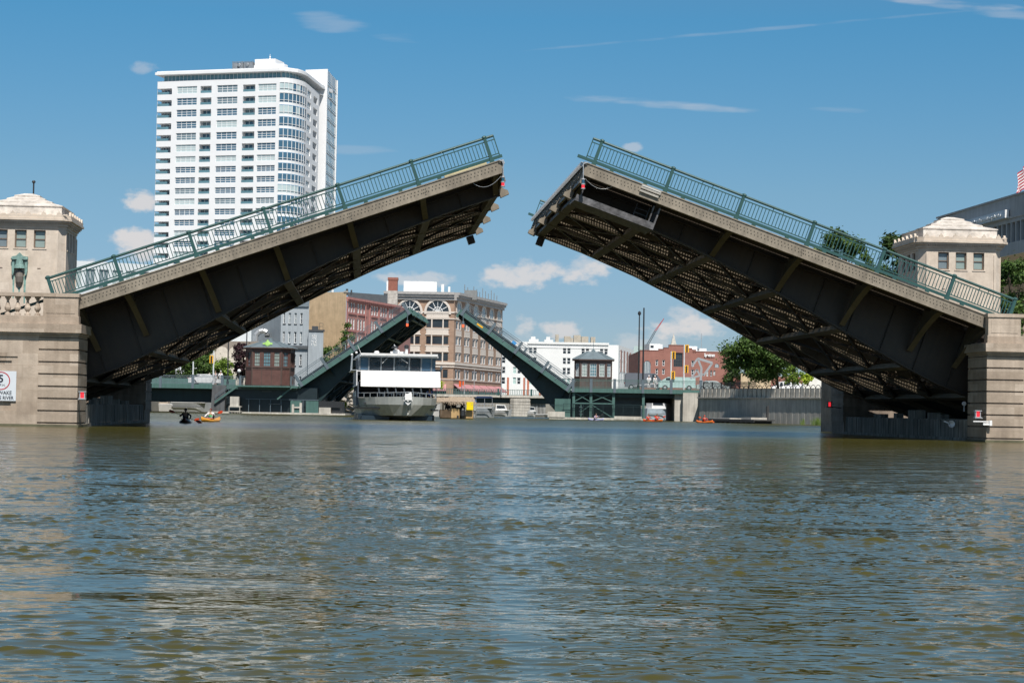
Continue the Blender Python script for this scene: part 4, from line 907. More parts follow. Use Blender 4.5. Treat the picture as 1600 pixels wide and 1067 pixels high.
# ---------------------------------------------------------------- the white tower
rt = random.Random(11)
tw_m = mat('white_tower_render', (.77, .78, .79), .6, .03, .3)
def sub_pt(a, b, t): return (a[0]+(b[0]-a[0])*t, a[1]+(b[1]-a[1])*t)
def make_tower():
    A = Vector((*XY(243.4, 517, 250), 0)); Bp = Vector((*XY(434.5, 507, 250), 0)); d = (Bp-A); W_ = d.length; ang = math.atan2(d.y, d.x)
    zb = 3.4; R0 = T(A.x, A.y, 0, ang); Ri = R0.inverted()
    root = thing('apartment_tower', 'tall white apartment tower with rounded glazed corner behind the left bridge leaf', 'tower', R0)
    ztop = zof(244, 112.4, 517)                                         # top of the roof slab, left
    def L(px, Y, py=250): q = Ri @ Vector((*XY(px, Y, py), 0)); return Vector((q.x, q.y, 0))
    # plan of the rounded corner and the return
    C0 = Vector((W_, 0, 0)); C1 = L(476.5, 515); C2 = L(497, 532)
    n = 8; arc = []
    dirr = (C2-C1).normalized(); k_ = 3.6
    for i in range(n+1):                                                # a Bezier round the corner
        t = i/n; p1 = C0+Vector((1, 0, 0))*k_; p2 = C1-dirr*k_
        arc.append(C0*(1-t)**3 + p1*3*t*(1-t)**2 + p2*3*t*t*(1-t) + C1*t**3)
    back = [Vector((C2.x, C2.y+10, 0)), Vector((0, 24, 0))]
    full = [Vector((0, 0, 0))] + arc + [C2] + back
    # levels
    slab_b = ztop-1.0; pent_b = ztop-2.7; bands = []; z = ztop-3.15
    levels = []
    for k in range(28):
        p = 3.15 if k < 6 else 2.85; levels.append((z-1.55, z-p, p)); z -= p      # opening top, next band top
        if z < 8: break
    S = W_/191.1
    wins = [(274.6, 306, 4), (337.6, 369.4, 4), (401.5, 429.4, 4)]; bal = [(311.5, 329), (378, 397)]
    ux = lambda px: (px-243.4)*S
    body = MB(); holes = []
    for (zt, zn, p) in levels:
        holes.append((0.0, ux(266.5), zn+.0, zt+.15))
    # front wall with openings
    H0 = 0
    fh = []
    for (zt, zn, p) in levels:
        for (a, b_, q) in wins: fh.append((ux(a), ux(b_), zn+.0+.15, zt+.45))
        for (a, b_) in bal: fh.append((ux(a), ux(b_), zn+.1, zt+.4))
        fh.append((0.0, ux(266.5), zn+.0, zt+.0))
    wall_face(body, T(0, 0, 0), W_, zb, pent_b, fh, .3)
    for (zt, zn, p) in levels:
        # recessed balconies
        for (a, b_) in bal:
            x0, x1 = ux(a), ux(b_); body.add([(x0, .29, zn+.1), (x1, .29, zn+.1), (x1, .29, zt+.4), (x0, .29, zt+.4), (x0, 2.0, zn+.1), (x1, 2.0, zn+.1), (x1, 2.0, zt+.4), (x0, 2.0, zt+.4)], [(0, 1, 5, 4), (1, 2, 6, 5), (2, 3, 7, 6), (3, 0, 4, 7)], 0)
        x1 = ux(266.5)
        body.add([(x1, .29, zn), (x1, 2.6, zn), (x1, 2.6, zt), (x1, .29, zt)], [(0, 1, 2, 3)], 0)
        body.add([(-.0, 0, zn), (x1, 0, zn), (x1, 2.6, zn), (-.0, 2.6, zn)], [(0, 1, 2, 3)], 0)
        body.add([(0, 0, zt), (x1, 0, zt), (x1, 2.6, zt), (0, 2.6, zt)], [(0, 1, 2, 3)], 0)
        body.add([(0, 0, zt), (0, 2.6, zt), (0, 2.6, zt+1.55), (0, 0, zt+1.55)], [(0, 1, 2, 3)], 0)
    body.add([(0, 2.6, zb), (0, 24, zb), (0, 24, pent_b), (0, 2.6, pent_b)], [(0, 1, 2, 3)], 0)
    # curved bay: spandrel bands; return wall with openings; far side
    zsb = [(pent_b, pent_b-1.3)] + [(zn+.25 + .0, zn-.45) for (zt, zn, p) in levels]
    for (za, zb_) in zsb:
        for p, q in zip(arc, arc[1:]): body.add([tuple(p[:2])+(zb_,), tuple(q[:2])+(zb_,), tuple(q[:2])+(za,), tuple(p[:2])+(za,)], [(0, 1, 2, 3)], 0)
    RL = (C2-C1).length; MR = T(C1.x, C1.y, 0, math.atan2((C2-C1).y, (C2-C1).x)); rh = []
    for (zt, zn, p) in levels: rh += [(RL*.10, RL*.36, zn+.25, zt+.5), (RL*.55, RL*.86, zn-.1, zt+.1)]
    wall_face(body, MR, RL, zb, pent_b, rh, .3)
    body.build('wall', tw_m, root)
    pan = [glass_t, glass_m, glass_d, glass_l]
    for i, (zt, zn, p) in enumerate(levels[:22]):
        for (a, b_, q) in wins:
            h = zt+.45-zn-.15; link('window', win_mesh(ux(b_)-ux(a), h, 4, 3, rt.choice([glass_tw, glass_tw, glass_tw, glass_tl, glass_tm]), frame_w, .07, .12), root, T(ux(a), .2, zn+.15))
        for (a, b_) in bal: link('balcony_door', win_mesh(ux(b_)-ux(a)-.02, zt+.28-zn, 3, 1, rt.choice([glass_tw, glass_tm]), frame_w, .08, .12), root, T(ux(a)+.01, 1.9, zn+.1))
        for (a, b_) in bal: q = MB(); q.box(ux(a)+.02, ux(b_)-.02, .1, .14, zn+.12, zn+.75); q.build('balcony_glass', glass_t, root)
        link('balcony_door', win_mesh(ux(266.5)-.9, zt-zn, 4, 1, rt.choice([glass_tw, glass_tm]), frame_w, .08, .12), root, T(.9, 2.5, zn))
        q = MB(); q.box(.05, ux(262), .12, .16, zn, zn+.7); q.build('balcony_glass', glass_t, root)
        if i < 17:
            q = MB()                                                     # the glazed bay
            z0, z1 = zn+.25, zt+.98 + (.0)
            if i == 0: z1 = pent_b-1.3
            pm = rt.choice([0, 0, 0, 1])
            for j, (p_, q_) in enumerate(zip(arc, arc[1:])):
                g_ = 1 if not (pm and j < rt.choice((3, 5, 8))) else 2
                nn = Vector((-(q_-p_).y, (q_-p_).x, 0)).normalized()*.12
                a2, b2 = p_+nn, q_+nn
                q.add([(a2.x, a2.y, z0), (b2.x, b2.y, z0), (b2.x, b2.y, z1), (a2.x, a2.y, z1)], [(0, 1, 2, 3)], g_)
                q.beam((p_.x, p_.y, z0), (p_.x, p_.y, z1), .14, .14, 0)
                q.beam((p_.x, p_.y, z0+.55), (q_.x, q_.y, z0+.55), .1, .1, 0)
            q.build('glazed_bay', [frame_w, glass_tw, glass_tl], root)
        link('window', win_mesh(RL*.26, zt+.25-zn, 2, 3, glass_tm, frame_w, .1, .1), root, MR @ T(RL*.10, .2, zn+.25))
        q = MB(); q.M = MR; q.box(RL*.55, RL*.86, 1.4, 1.5, zn-.1, zt+.1); q.M = None; q.build('recess_screen', rt.choice([glass_m, glass_tw, mat('grey_recess', (.25, .26, .27), .7)]), root)
    # penthouse glass, roof slab
    q = MB(); pp = [Vector((1.2, 1.6, 0)), Vector((W_-.5, 1.6, 0))] + [p + (Vector((W_*.7, 10, 0))-p).normalized()*1.6 for p in arc[1:]] + [C2 + Vector((-2, .5, 0))]
    for p, r_ in zip(pp, pp[1:]):
        q.add([(p.x, p.y, pent_b), (r_.x, r_.y, pent_b), (r_.x, r_.y, slab_b+.1), (p.x, p.y, slab_b+.1)], [(0, 1, 2, 3)], 1)
        m_ = max(1, int((r_-p).length/1.1))
        for j in range(m_): c = p.lerp(r_, j/m_); q.beam((c.x, c.y-.03, pent_b), (c.x, c.y-.03, slab_b), .07, .07, 0 if j % 3 else 0)
    q.build('penthouse_glazing', [frame_w, glass_t], root)
    q = MB(); fl = [(p.x, p.y) for p in full]
    q.prism(fl, 'z', pent_b-.1, pent_b); q.build('terrace', tw_m, root)
    q = MB(); o = [(-.5, -.6)] + [(p.x + (.5 if i > 3 else 0), p.y-.55) for i, p in enumerate(arc)] + [(C2.x+.6, C2.y-.2)] + [(p.x, p.y) for p in back]
    q.prism(o, 'z', slab_b, ztop-.3); q.prism([(x+(.35 if x < 1 else -.2), y+.35) for x, y in o], 'z', ztop-.3, ztop); q.build('roof_slab', tw_m, root)
    # tall service slab on the right with its glass side
    D0 = L(474.5, 537); D1 = L(509, 535); E1 = L(524, 552); MS = T(D0.x, D0.y, 0, math.atan2((D1-D0).y, (D1-D0).x)); sw = (D1-D0).length; zs = zof(492, 103, 530)
    q = MB(); q.M = MS; q.box(0, sw, 0, .3, zb, zs); q.M = None; q.build('service_slab', tw_m, root)
    ME = T(D1.x, D1.y, 0, math.atan2((E1-D1).y, (E1-D1).x)); ew = (E1-D1).length
    q = MB(); q.M = ME; q.box(0, ew, .2, 6, zb, zs-.6); q.box(ew-.35, ew+.1, -.3, .3, zb, zs-.3); q.M = None; q.build('side_core', tw_m, root)
    z = zs-.3; k = 0
    while z > 20 and k < 26:
        h = 6.4 if k == 0 else (3.15 if k < 7 else 2.85); q = MB(); q.M = ME; g_h = h-.55 if k else h*.0+4.0
        q.box(.15, ew-.4, .02, .12, z-g_h, z, 1)
        for j in range(8): x = .15+(ew-.55)*j/7; q.box(x-.05, x+.05, -.03, .02, z-g_h, z, 0)
        q.box(.1, ew-.35, -.04, .02, z-g_h*.78, z-g_h*.78+.1, 0); q.M = None
        q.build('side_glazing', [frame_w, glass_t if k else glass_m], root); z -= (4.6 if k == 0 else h); k += 1
    # roof plant
    q = MB(); q.box(ux(381), ux(413), 6, 12, ztop-.1, zof(395, 91.5, 514)); q.box(ux(405), ux(428), 5.5, 8, ztop-.1, ztop+2.0); q.box(ux(381), ux(390), 5.5, 6, ztop, ztop+1.8); q.build('roof_hut', tw_m, root)
    q = MB()
    for px in (347, 356, 364, 371):
        x = ux(px); q.box(x, x+1.3, 6, 8, ztop-.1, ztop+2.9)
    for px in (346, 361, 378): q.box(ux(px), ux(px)+.15, 5.9, 6.05, ztop, ztop+3.2)
    q.box(ux(346), ux(379), 5.9, 6, ztop+3.0, ztop+3.12)
    for px in (357, 370): q.M = T(ux(px), 5.9, ztop+2.2) @ Matrix.Rotation(PI/2, 4, 'X'); q.lathe(0, 0, [(.5, 0), (.5, .2), (.2, .3)], 10); q.M = None
    q.build('roof_cooling_units', mat('cooling_unit_metal', (.28, .30, .32), .5, .3, metal=.5), root)
    q = MB(); q.tube((ux(400), 8, ztop+2.5), (ux(400), 8, ztop+5.2), .06, 6); q.ball((ux(400), 8, ztop+4.4), .22); q.ball((ux(400), 8, ztop+3.9), .26); q.tube((ux(418), 6.5, ztop+1.2), (ux(422), 6.5, ztop+2.0), .35, 8); q.build('antenna', white, root)
glass_tw = mat('tower_dark_glass', (.055, .13, .20), .07, .25, .25, spec=.7)
glass_tm = mat('tower_mid_glass', (.15, .22, .26), .1, .2, .3, spec=.6)
glass_tl = mat('tower_blind_glass', (.45, .55, .56), .15, .08, .5, spec=.6)
make_tower()

# ---------------------------------------------------------------- city buildings
r4 = random.Random(4)
def rows(cols, rws, nx=2, ny=2, panes=(glass_d,), fr=frame_w, name='window', fw=.07, bar=.06):
    return [(a, b, c, d, nx, ny, r4.choice(panes), fr, name, fw, bar) for (c, d) in rws for (a, b) in cols]
zg = 3.4
def Z(px, py, Y): return zof(px, py, Y) - zg
# pale glass building low behind the left leaf
building('office_block', 'low pale grey office block with thin brown roof edge behind the left railing', 'building',
    [XY(40, 300), XY(392, 318), XY(392, 345), XY(40, 345)], zg, zof(110, 406, 302), mat('pale_panel', (.60, .64, .66), .5, .05, .3),
    {0: lambda w, h: rows([(x*2.2+.3, x*2.2+1.9) for x in range(int(w/2.2))], [(h-8.3, h-5.2), (h-4.3, h-1.2)], 2, 1, (glass_l, glass_m), frame_w)})
# grey painted brick building
greyb = mat('grey_painted_brick', (.36, .40, .43), .8, .08, .8, streak=.15)
fz = lambda py, Y=300, px=460: Z(px, py, Y)
def grey_front(w, h):
    s = w/43.0
    cols = [(3.5, 6.5), (12, 15.5), (21, 24.5), (30, 33.5)]
    return rows([(a*s, b*s) for a, b in cols], [(fz(506), fz(489)), (fz(536), fz(518.5)), (fz(571), fz(554)), (fz(604), fz(588))], 1, 2, (glass_d, glass_m, glass_d), frame_w, fw=.08)
g1, gm, gw = building('grey_brick_building', 'pale grey painted brick building with narrow windows between tender house and tan wall', 'building',
    [XY(437, 300), XY(480.5, 300), XY(480.5, 322), XY(352, 335)], zg, zof(440, 462, 300), greyb, {0: grey_front})
q = MB(); trim(q, gm[0], gw[0], Z(460, 545, 300), Z(460, 540, 300), .35); q.build('dark_ledge', mat('dark_ledge', (.08, .09, .10), .7), g1)
q = MB(); trim(q, gm[0], gw[0], Z(460, 479, 300), Z(460, 462, 300), .25); q.build('slate_cornice', mat('slate_cornice', (.16, .20, .23), .6), g1)
q = MB()
for a in (3.5, 12, 21, 30):
    for py in (507, 537.5, 572): q.M = gm[0]; s = gw[0]/43; q.box((a-.5)*s, (a+4)*s, -.12, 0, fz(py), fz(py)+.12); q.M = None
q.build('window_sills', frame_k, g1)
gb, gbm, gbw = building('graffiti_annex', 'lower grey brick annex with white scrawls beside the tan brick wall', 'building', [XY(480.7, 299), XY(504, 299), XY(504, 320), XY(480.7, 321)], zg, zof(490, 515, 299), greyb)
q = MB(); rr_ = random.Random(3); q.M = gbm[0]
for (cx, cz) in ((490, 527), (489, 536)):
    for k in range(9):
        x = (cx-480.7+rr_.uniform(-4, 4))*gbw[0]/23.3; z = Z(490, cz+rr_.uniform(-3, 3), 299); a = rr_.uniform(0, PI); l = rr_.uniform(.12, .3); q.beam((x-l*math.cos(a), -.01, z-l*math.sin(a)), (x+l*math.cos(a), -.01, z+l*math.sin(a)), .02, .07)
q.M = None; q.build('white_scrawls', white, gb)
q = MB(); q.M = gbm[0]; q.box(0, gbw[0]+.15, -.12, .3, Z(490, 518, 299), Z(490, 515, 299)); q.M = None; q.build('coping', frame_k, gb)
q = MB(); q.M = gbm[0]; h_ = Z(490, 515, 299); q.box(.4, 1.3, 1, 2, h_, h_+.6); 
for z in (.5, 1.0): q.box(1.6, 2.2, .5, .55, h_+z, h_+z+.06)
q.box(1.6, 1.66, .5, .55, h_, h_+1.06); q.box(2.15, 2.2, .5, .55, h_, h_+1.06); q.M = None; q.build('roof_vent', frame_k, gb)
# tan brick wall and pink brick building
tanb = mat('tan_brick', (.64, .47, .29), .85, .12, .9, streak=.12, dirt=.15)
pink = mat('pink_painted_brick', (.38, .19, .165), .8, .10, .7)
Yt = 330
tan, tm, tw_ = building('tan_brick_building', 'windowless tan brick wall between the grey building and the pink building', 'building', [XY(481, 335), XY(538.5, Yt), XY(538.5, 344), XY(481, 350)], zg, zof(538, 456, Yt), tanb)
q = MB(); q.box(tw_[0]-.5, tw_[0]+.1, -.1, .3, Z(538, 457, Yt), Z(538, 454.5, Yt)); q.build('coping', conc_l, tan)
q = MB(); h_ = Z(520, 456, Yt); q.tube((tw_[0]-1.6, 2, h_-.4), (tw_[0]-1.6, 2, h_+.7), .2); q.tube((tw_[0]-.6, 2, h_-.4), (tw_[0]-.6, 2, h_+.5), .15); q.build('roof_vents', frame_k, tan)
def onx(px, A, B_):
    d = ray(px, 560); ax, ay = A; bx_, by_ = B_; L_ = math.hypot(bx_-ax, by_-ay); ux, uy = (bx_-ax)/L_, (by_-ay)/L_; t = (ax*uy-ay*ux)/(d.x*uy-d.y*ux); return (d.x*t-ax)*ux+(d.y*t-ay)*uy
PKA = XY(539.2, Yt+.5); PKB = XY(622, 357)
def pink_face(w, h):
    out = []; pz = lambda py: Z(545, py, Yt+1)
    for (pa, pb) in ((541.8, 544.6), (546.4, 548.9), (550.6, 553), (557.2, 559.8), (561.6, 564.4), (566.6, 569), (578.6, 581.2), (582.8, 585.2), (586.8, 589.2), (593, 595.4), (597, 599.2), (600.8, 603), (607, 609), (611, 613)):
        for (t, bo) in ((472, 487), (496, 514), (522, 540), (549, 566), (576, 592)): out.append((onx(pa, PKA, PKB), onx(pb, PKA, PKB), pz(bo), pz(t), 1, 3, r4.choice((glass_d, glass_d, glass_l)), frame_w, 'window', .16, .08))
    return out
pk, pm_, pw = building('pink_brick_building', 'pink painted brick building with rows of tall narrow windows', 'building', [XY(539.2, Yt+.5), XY(622, 357), XY(640, 372), XY(560, 372)], zg, zof(540, 464, Yt), pink, {0: pink_face}, rev=.14)
q = MB(); q.M = pm_[0]; h_ = Z(540, 464, Yt); q.box(-.1, pw[0]+.2, -.45, .1, h_-.35, h_+.05); q.box(-.1, pw[0], -.25, .0, h_-.7, h_-.35)
for k in range(26): q.box(k*pw[0]/26, k*pw[0]/26+.18, -.35, 0, h_-.62, h_-.36)
for x in (.3, 11.6, 16.5, 21.2): q.box(x-.3, x+.3, -.14, 0, 0, h_-.3)
q.M = None; q.build('cornice', mat('pink_trim', (.42, .19, .17), .7), pk)
q = MB(); q.M = pm_[0]
for (a, b) in ((.8, 4.9), (5.6, 10.1), (12.4, 15.9), (17, 20.4)):
    for py in (488.3, 515.3, 541.3): q.box(a, b, -.15, 0, Z(545, py, Yt+1)-.2, Z(545, py, Yt+1)+.02)
for x in (9.0,): q.tube((x, -.2, 2), (x, -.2, h_-.3), .1, 6)
q.M = None; q.build('sill_courses', mat('pink_trim', (0, 0, 0)), pk)
# dark roof block and chimney between pink building and the office building
building('dark_penthouse', 'dark slate roof block with white parapet behind the pink building', 'building', [XY(541, 392), XY(617, 402), XY(617, 425), XY(541, 425)], zg, zof(545, 456.5, 392), mat('dark_slate_cladding', (.10, .11, .12), .6))
ch = thing('brick_chimney', 'square red brick chimney rising above the pink building roof', 'chimney', T(*XY(614, 375, 450), 0)); q = MB()
zt_ = zof(614, 434, 375); q.box(-.95, .95, -.9, .9, 3.4, zt_-2.6, 1); q.box(-.9, .9, -.85, .85, zt_-5.4, zt_-.3, 0); q.box(-1.0, 1.0, -.95, .95, zt_-.5, zt_, 0); q.box(-1.1, .8, -1.0, 1.0, 3.4, zt_-5.4, 2); q.build('stack', [mat('red_chimney_brick', (.27, .105, .075), .85, .15, 3), mat('stained_render', (.45, .42, .38), .9, .35, 2), pink], ch)
# ---- large brown brick office building with arched top windows
brn = mat('brown_brick', (.35, .24, .175), .85, .12, 1.2, brick=(1.0, .33, .02, (.88, .84, .82), (.9, .88, .85)))
cream = mat('cream_precast', (.62, .56, .50), .75, .06, .5)
Yo = 430; zo = lambda py, px=660: zof(px, py+(708-px)*.0, Yo)-zg
OA = XY(598, Yo, 560); OB = XY(708.5, Yo, 560); OC = XY(784, 471, 560)
s_o = (OB[0]-OA[0])/110.5     # metres per pixel along the front
def ox(px): return (px-598)*s_o
def office_front(w, h):
    o = []
    for (c0, c1) in ((622, 655.5), (665, 700)):
        spl = [(c0, c0+8), (c0+9.5, c1-9.5), (c1-8, c1)]
        for (t, b) in ((498.5, 511.5), (525, 537.5), (551, 563.5), (576.5, 590)):
            for (a, b2) in spl: o.append((ox(a), ox(b2), zo(b), zo(t), 1, 1, glass_d, frame_br, 'window', .08, .05))
    for (t, b) in ((525, 537.5), (551, 563.5)): o.append((ox(603), ox(617), zo(b), zo(t), 1, 1, glass_d, frame_br, 'window', .08, .05))
    return o
def office_side(w, h):
    o = []; n = 6
    for k in range(n):
        x = w*(k+.5)/n+.2
        for (t, b) in ((501, 514.5), (525.5, 539), (551, 564.5), (577, 592)):
            for dx in (-2.2, .15): o.append((x+dx, x+dx+2.05, zo(b, 708), zo(t, 708), 1, 1, r4.choice((glass_d, glass_d, glass_m)), frame_w, 'window', .22, .05))
    return o
ob, om, ow = building('brick_office_building', 'brown brick office building with arched top windows and pink awnings behind the far bridge', 'building', [OA, OB, OC, XY(700, 500, 560), (OA[0], 480)], zg, zof(708, 468, Yo), brn, {0: office_front, 1: office_side}, rev=.16)
def arch(mb, cx, z0, r, y0, y1, n=12, hh=0, mi=0, t=.35):
    for k in range(n):
        a0, a1 = PI*k/n, PI*(k+1)/n
        mb.prism([(cx+r*math.cos(a0), z0+r*math.sin(a0)), (cx+r*math.cos(a1), z0+r*math.sin(a1)), (cx+(r+t)*math.cos(a1), z0+(r+t)*math.sin(a1)), (cx+(r+t)*math.cos(a0), z0+(r+t)*math.sin(a0))], 'y', y0, y1, mi)
for (c0, c1) in ((622, 655.5), (665, 700)):
    cx = ox((c0+c1)/2); r_ = ox(c1)-ox(c0); r_ = r_/2; z0 = zo(487)
    q = MB(); q.M = om[0]; arch(q, cx, z0, r_, -.3, .05, 16, t=.5); q.box(cx-r_-.5, cx-r_, -.3, .05, z0-.5, z0); q.box(cx+r_, cx+r_+.5, -.3, .05, z0-.5, z0)
    q.prism([(cx+r_*math.cos(PI*k/20), z0+r_*math.sin(PI*k/20)) for k in range(21)], 'y', -.03, .0, 1)
    arch(q, cx, z0, r_*.40, -.1, -.02, 10, t=.14, mi=2); arch(q, cx, z0, r_*.22, -.1, -.02, 8, t=.10, mi=2)
    for a in (30, 62, 90, 118, 150): q.beam((cx+.1*math.cos(rad(a)), -.08, z0+.1*math.sin(rad(a))), (cx+r_*math.cos(rad(a)), -.08, z0+r_*math.sin(rad(a))), .1, .14, 2)
    q.box(cx-r_, cx+r_, -.1, 0, z0-.08, z0+.1, 2)
    q.M = None; q.build('arched_window', [cream, glass_d, frame_w], ob)
    q = MB(); q.M = om[0]
    for (t, b) in ((488.5, 496.5), (512.5, 523), (539, 549.5), (565, 567)): 
        q.box(ox(c0), ox(c1), -.06, .02, zo(b), zo(t)); 
        for (a, b2) in ((c0+1, c0+7), (c0+11, c1-11), (c1-7, c1-1)): q.box(ox(a), ox(b2), -.1, -.06, zo(b-1.5), zo(t+1.5))
        q.box(ox(c0)-.2, ox(c1)+.2, -.16, .0, zo(b)+.02, zo(b)+.22); q.box(ox(c0)-.2, ox(c1)+.2, -.16, .0, zo(t)-.2, zo(t)+.02)
    for x in (c0+8.7, c1-8.7): q.box(ox(x)-.14, ox(x)+.14, -.12, .1, zo(566), zo(489))
    q.M = None; q.build('spandrel_panels', cream, ob)
sw_ = ow[1]
q = MB(); q.M = om[1]
for k in range(6):
    cx = sw_*(k+.5)/6+.2; z0 = zo(483, 708)
    for (t, b) in ((490, 499.5), (515.5, 524.5), (540, 550)): q.box(cx-2.3, cx+2.3, -.05, .02, zo(b, 708), zo(t, 708)); q.box(cx-2.4, cx+2.4, -.12, 0, zo(b, 708)-.02, zo(b, 708)+.16)
    for z in (501, 525.5, 551): q.box(cx-.14, cx+.14, -.06, .1, zo(z+13.5, 708), zo(z, 708))
q.M = None; q.build('side_spandrels', cream, ob)
for k in range(6):
    cx = sw_*(k+.5)/6+.2; z0 = zo(483, 708); q = MB(); q.M = om[1]; arch(q, cx, z0, 1.7, -.12, .05, 12, t=.55); q.box(cx-2.25, cx-1.7, -.12, .05, zo(489, 708), z0); q.box(cx+1.7, cx+2.25, -.12, .05, zo(489, 708), z0)
    q.prism([(cx-1.7, zo(489, 708)), (cx+1.7, zo(489, 708))] + [(cx+1.7*math.cos(PI*j/10), z0+1.7*math.sin(PI*j/10)) for j in range(11)], 'y', -.03, 0, 1); q.box(cx-.08, cx+.08, -.06, -.02, zo(489, 708), z0+1.7, 2); q.box(cx-1.7, cx+1.7, -.06, -.02, z0-.08, z0+.08, 2); q.M = None; q.build('arched_window', [cream, glass_m, frame_w], ob)
for i, (M_, w_) in enumerate(((om[0], ow[0]), (om[1], sw_))):
    q = MB(); H_ = zof(708, 468, Yo)-zg
    trim(q, M_, w_, H_-.2, H_+.5, .5, 0, .0); trim(q, M_, w_, H_+.5, H_+1.0, .9, 0, 0); trim(q, M_, w_, H_+1.0, zof(708, 457, Yo)-zg, 1.2, 0, .3*(i == 9)); q.build('cornice', mat('grey_cornice', (.36, .35, .34), .7), ob)
    q = MB(); trim(q, M_, w_, zo(488.5, 708 if i else 660), zo(487, 708), .2); trim(q, M_, w_, zo(499, 708), zo(497.5, 708), .2); trim(q, M_, w_, zo(570, 708), zo(566, 708), .35); trim(q, M_, w_, zo(574, 708), zo(572, 708), .25); trim(q, M_, w_, zo(593.5, 708), zo(592.5, 708), .15); q.build('string_courses', cream, ob)
awn = mat('pink_awning', (.48, .23, .24), .7, .06)
def awning(M_, x0, x1, z):
    q = MB(); q.M = M_; q.prism([(0, z), (0, z-.15), (-1.5, z-1.3), (-1.5, z-1.15)], 'x', x0, x1); q.box(x0, x1, -1.52, -1.48, z-1.5, z-1.2); q.M = None; q.build('awning', awn, ob)
for k in range(6): awning(om[1], sw_*k/6+.5, sw_*(k+1)/6-.35, zo(601, 708)+.2)
awning(om[0], ox(668), ox(698), zo(601)+.2)
q = MB(); q.M = om[0]; q.box(ox(668), ox(698), -.05, 0, .2, zo(603)); q.M = om[1]
for k in range(6): q.box(sw_*k/6+.6, sw_*(k+1)/6-.5, -.05, 0, .2, zo(603))
q.M = None; q.build('shop_fronts', glass_d, ob)
q = MB(); zr = zof(708, 457, Yo)-zg
for (a, b, t, y0) in ((598, 609, 440, 8), (623, 672, 439.5, 14), (673.5, 678, 440, 9), (685, 689.5, 443.5, 9), (696, 699.5, 447, 9)): q.box(ox(a), ox(b), y0, y0+8 if b-a > 10 else y0+1.2, zr-2, zof(650, t, Yo+y0)-zg)
q.build('white_roof_plant', white, ob)
q = MB()
for k in range(12): q.tube((ox(722+k*4.6), 12+k*2.2, zr-1), (ox(722+k*4.6), 12+k*2.2, zr+2.6-(k % 3)*.5), .08, 5); q.build('roof_mast', mat('roof_mast_grey', (.2, .21, .21), .7), ob); q = MB()
q.box(ox(722), ox(742), 10, 18, zr-1, zr+1.2); q.build('roof_hut', mat('roof_mast_grey', (.2, .21, .21), .7), ob)
# ---- white apartment block
wst = mat('white_stucco', (.72, .73, .72), .75, .04, .4)
Yw = 545; zw = lambda py, px=880: zof(px, py, Yw)-zg
WA = XY(778, Yw, 575); WB = XY(950, 545, 575); s_w = (WB[0]-WA[0])/172
def wx(px): return (px-778)*s_w
def apt_front(w, h):
    o = []
    for (t, b) in ((542.5, 553), (559, 569), (574.5, 585), (591, 601.5)):
        for c in (786, 807.5, 832, 885, 914, 943):
            if c == 786: cc = ((783.5, 789.5),)
            else: cc = ((c-6, c-.8), (c+.8, c+6))
            for (a, e) in cc: o.append((wx(a), wx(e), zw(b), zw(t), 1, 2, r4.choice((glass_d, glass_d, glass_gl)), frame_w, 'window', .08, .1))
    return o
glass_gl = mat('pale_green_curtain_glass', (.40, .55, .52), .2, .06, .5)
wa, wm, ww = building('white_apartment_block', 'long white four storey apartment block behind the far right bridge leaf', 'building', [WA, WB, (WB[0]+1, 575), (WA[0], 575)], zg, zof(870, 535, Yw), wst, {0: apt_front})
q = MB(); q.M = wm[0]; H_ = zof(870, 535, Yw)-zg; q.box(wx(824), ww[0]+.2, -.35, .1, H_-.5, H_+.1); q.box(wx(778), ww[0], -.12, 0, H_-1.6, H_-1.4)
for (a, b, t, yy) in ((829, 836, 526, 3), (826, 841, 530, 2.8), (853, 859, 526, 3), (850, 864, 530.5, 2.8)): q.box(wx(a), wx(b), yy, yy+3, H_-.5, zw(t))
q.M = None; q.build('parapet', wst, wa)
q = MB(); q.M = wm[0]
for px in (792.5, 818, 824, 843): q.box(wx(px), wx(px+3.2), -.05, 0, 0, zw(591))
q.M = None; q.build('terracotta_panels', mat('terracotta_panel', (.45, .15, .09), .8), wa)
q = MB(); q.M = wm[0]
for (a, b, t) in ((868, 873, 523), (882, 892, 525.5), (892, 896, 528), (897, 908, 523.5), (909, 920, 525.5), (924, 931, 526)): q.box(wx(a), wx(b), 6, 10, H_-1, zof(900, t, Yw+6)-zg)
q.M = None; q.build('roof_chimneys', mat('buff_brick', (.42, .38, .31), .85, .2, 1), wa)
def apt2(w, h):
    o = []
    for k in range(9):
        for (t, b) in ((550, 563), (566, 580), (583, 600)): x = w*(k+.3)/9; o.append((x, x+w*.05, zof(980, b, 575)-zg, zof(980, t, 575)-zg, 1, 2, r4.choice((glass_m, glass_l, glass_d)), frame_w, 'window', .08, .08))
    return o
WGA = XY(966, 560, 575); WGB = XY(999, 620, 575)
w2_, w2m, w2w = building('white_apartment_wing', 'white apartment wing receding behind the black masts left of the red brick building', 'building', [XY(949, 560, 575), XY(966, 560, 575), XY(999, 620, 575), XY(970, 640, 575)], zg, zof(955, 539, 560), wst, {1: apt2}, rev=.08)
q = MB(); q.M = w2m[1]; H_ = zof(955, 539, 560)-zg
for k in range(7): x = w2w[1]*(k+.62)/7; q.box(x, x+w2w[1]*.05, -.1, .0, H_*.55, H_-1.2)
q.M = None; q.build('brown_cladding', mat('brown_cladding', (.30, .17, .14), .8), w2_)
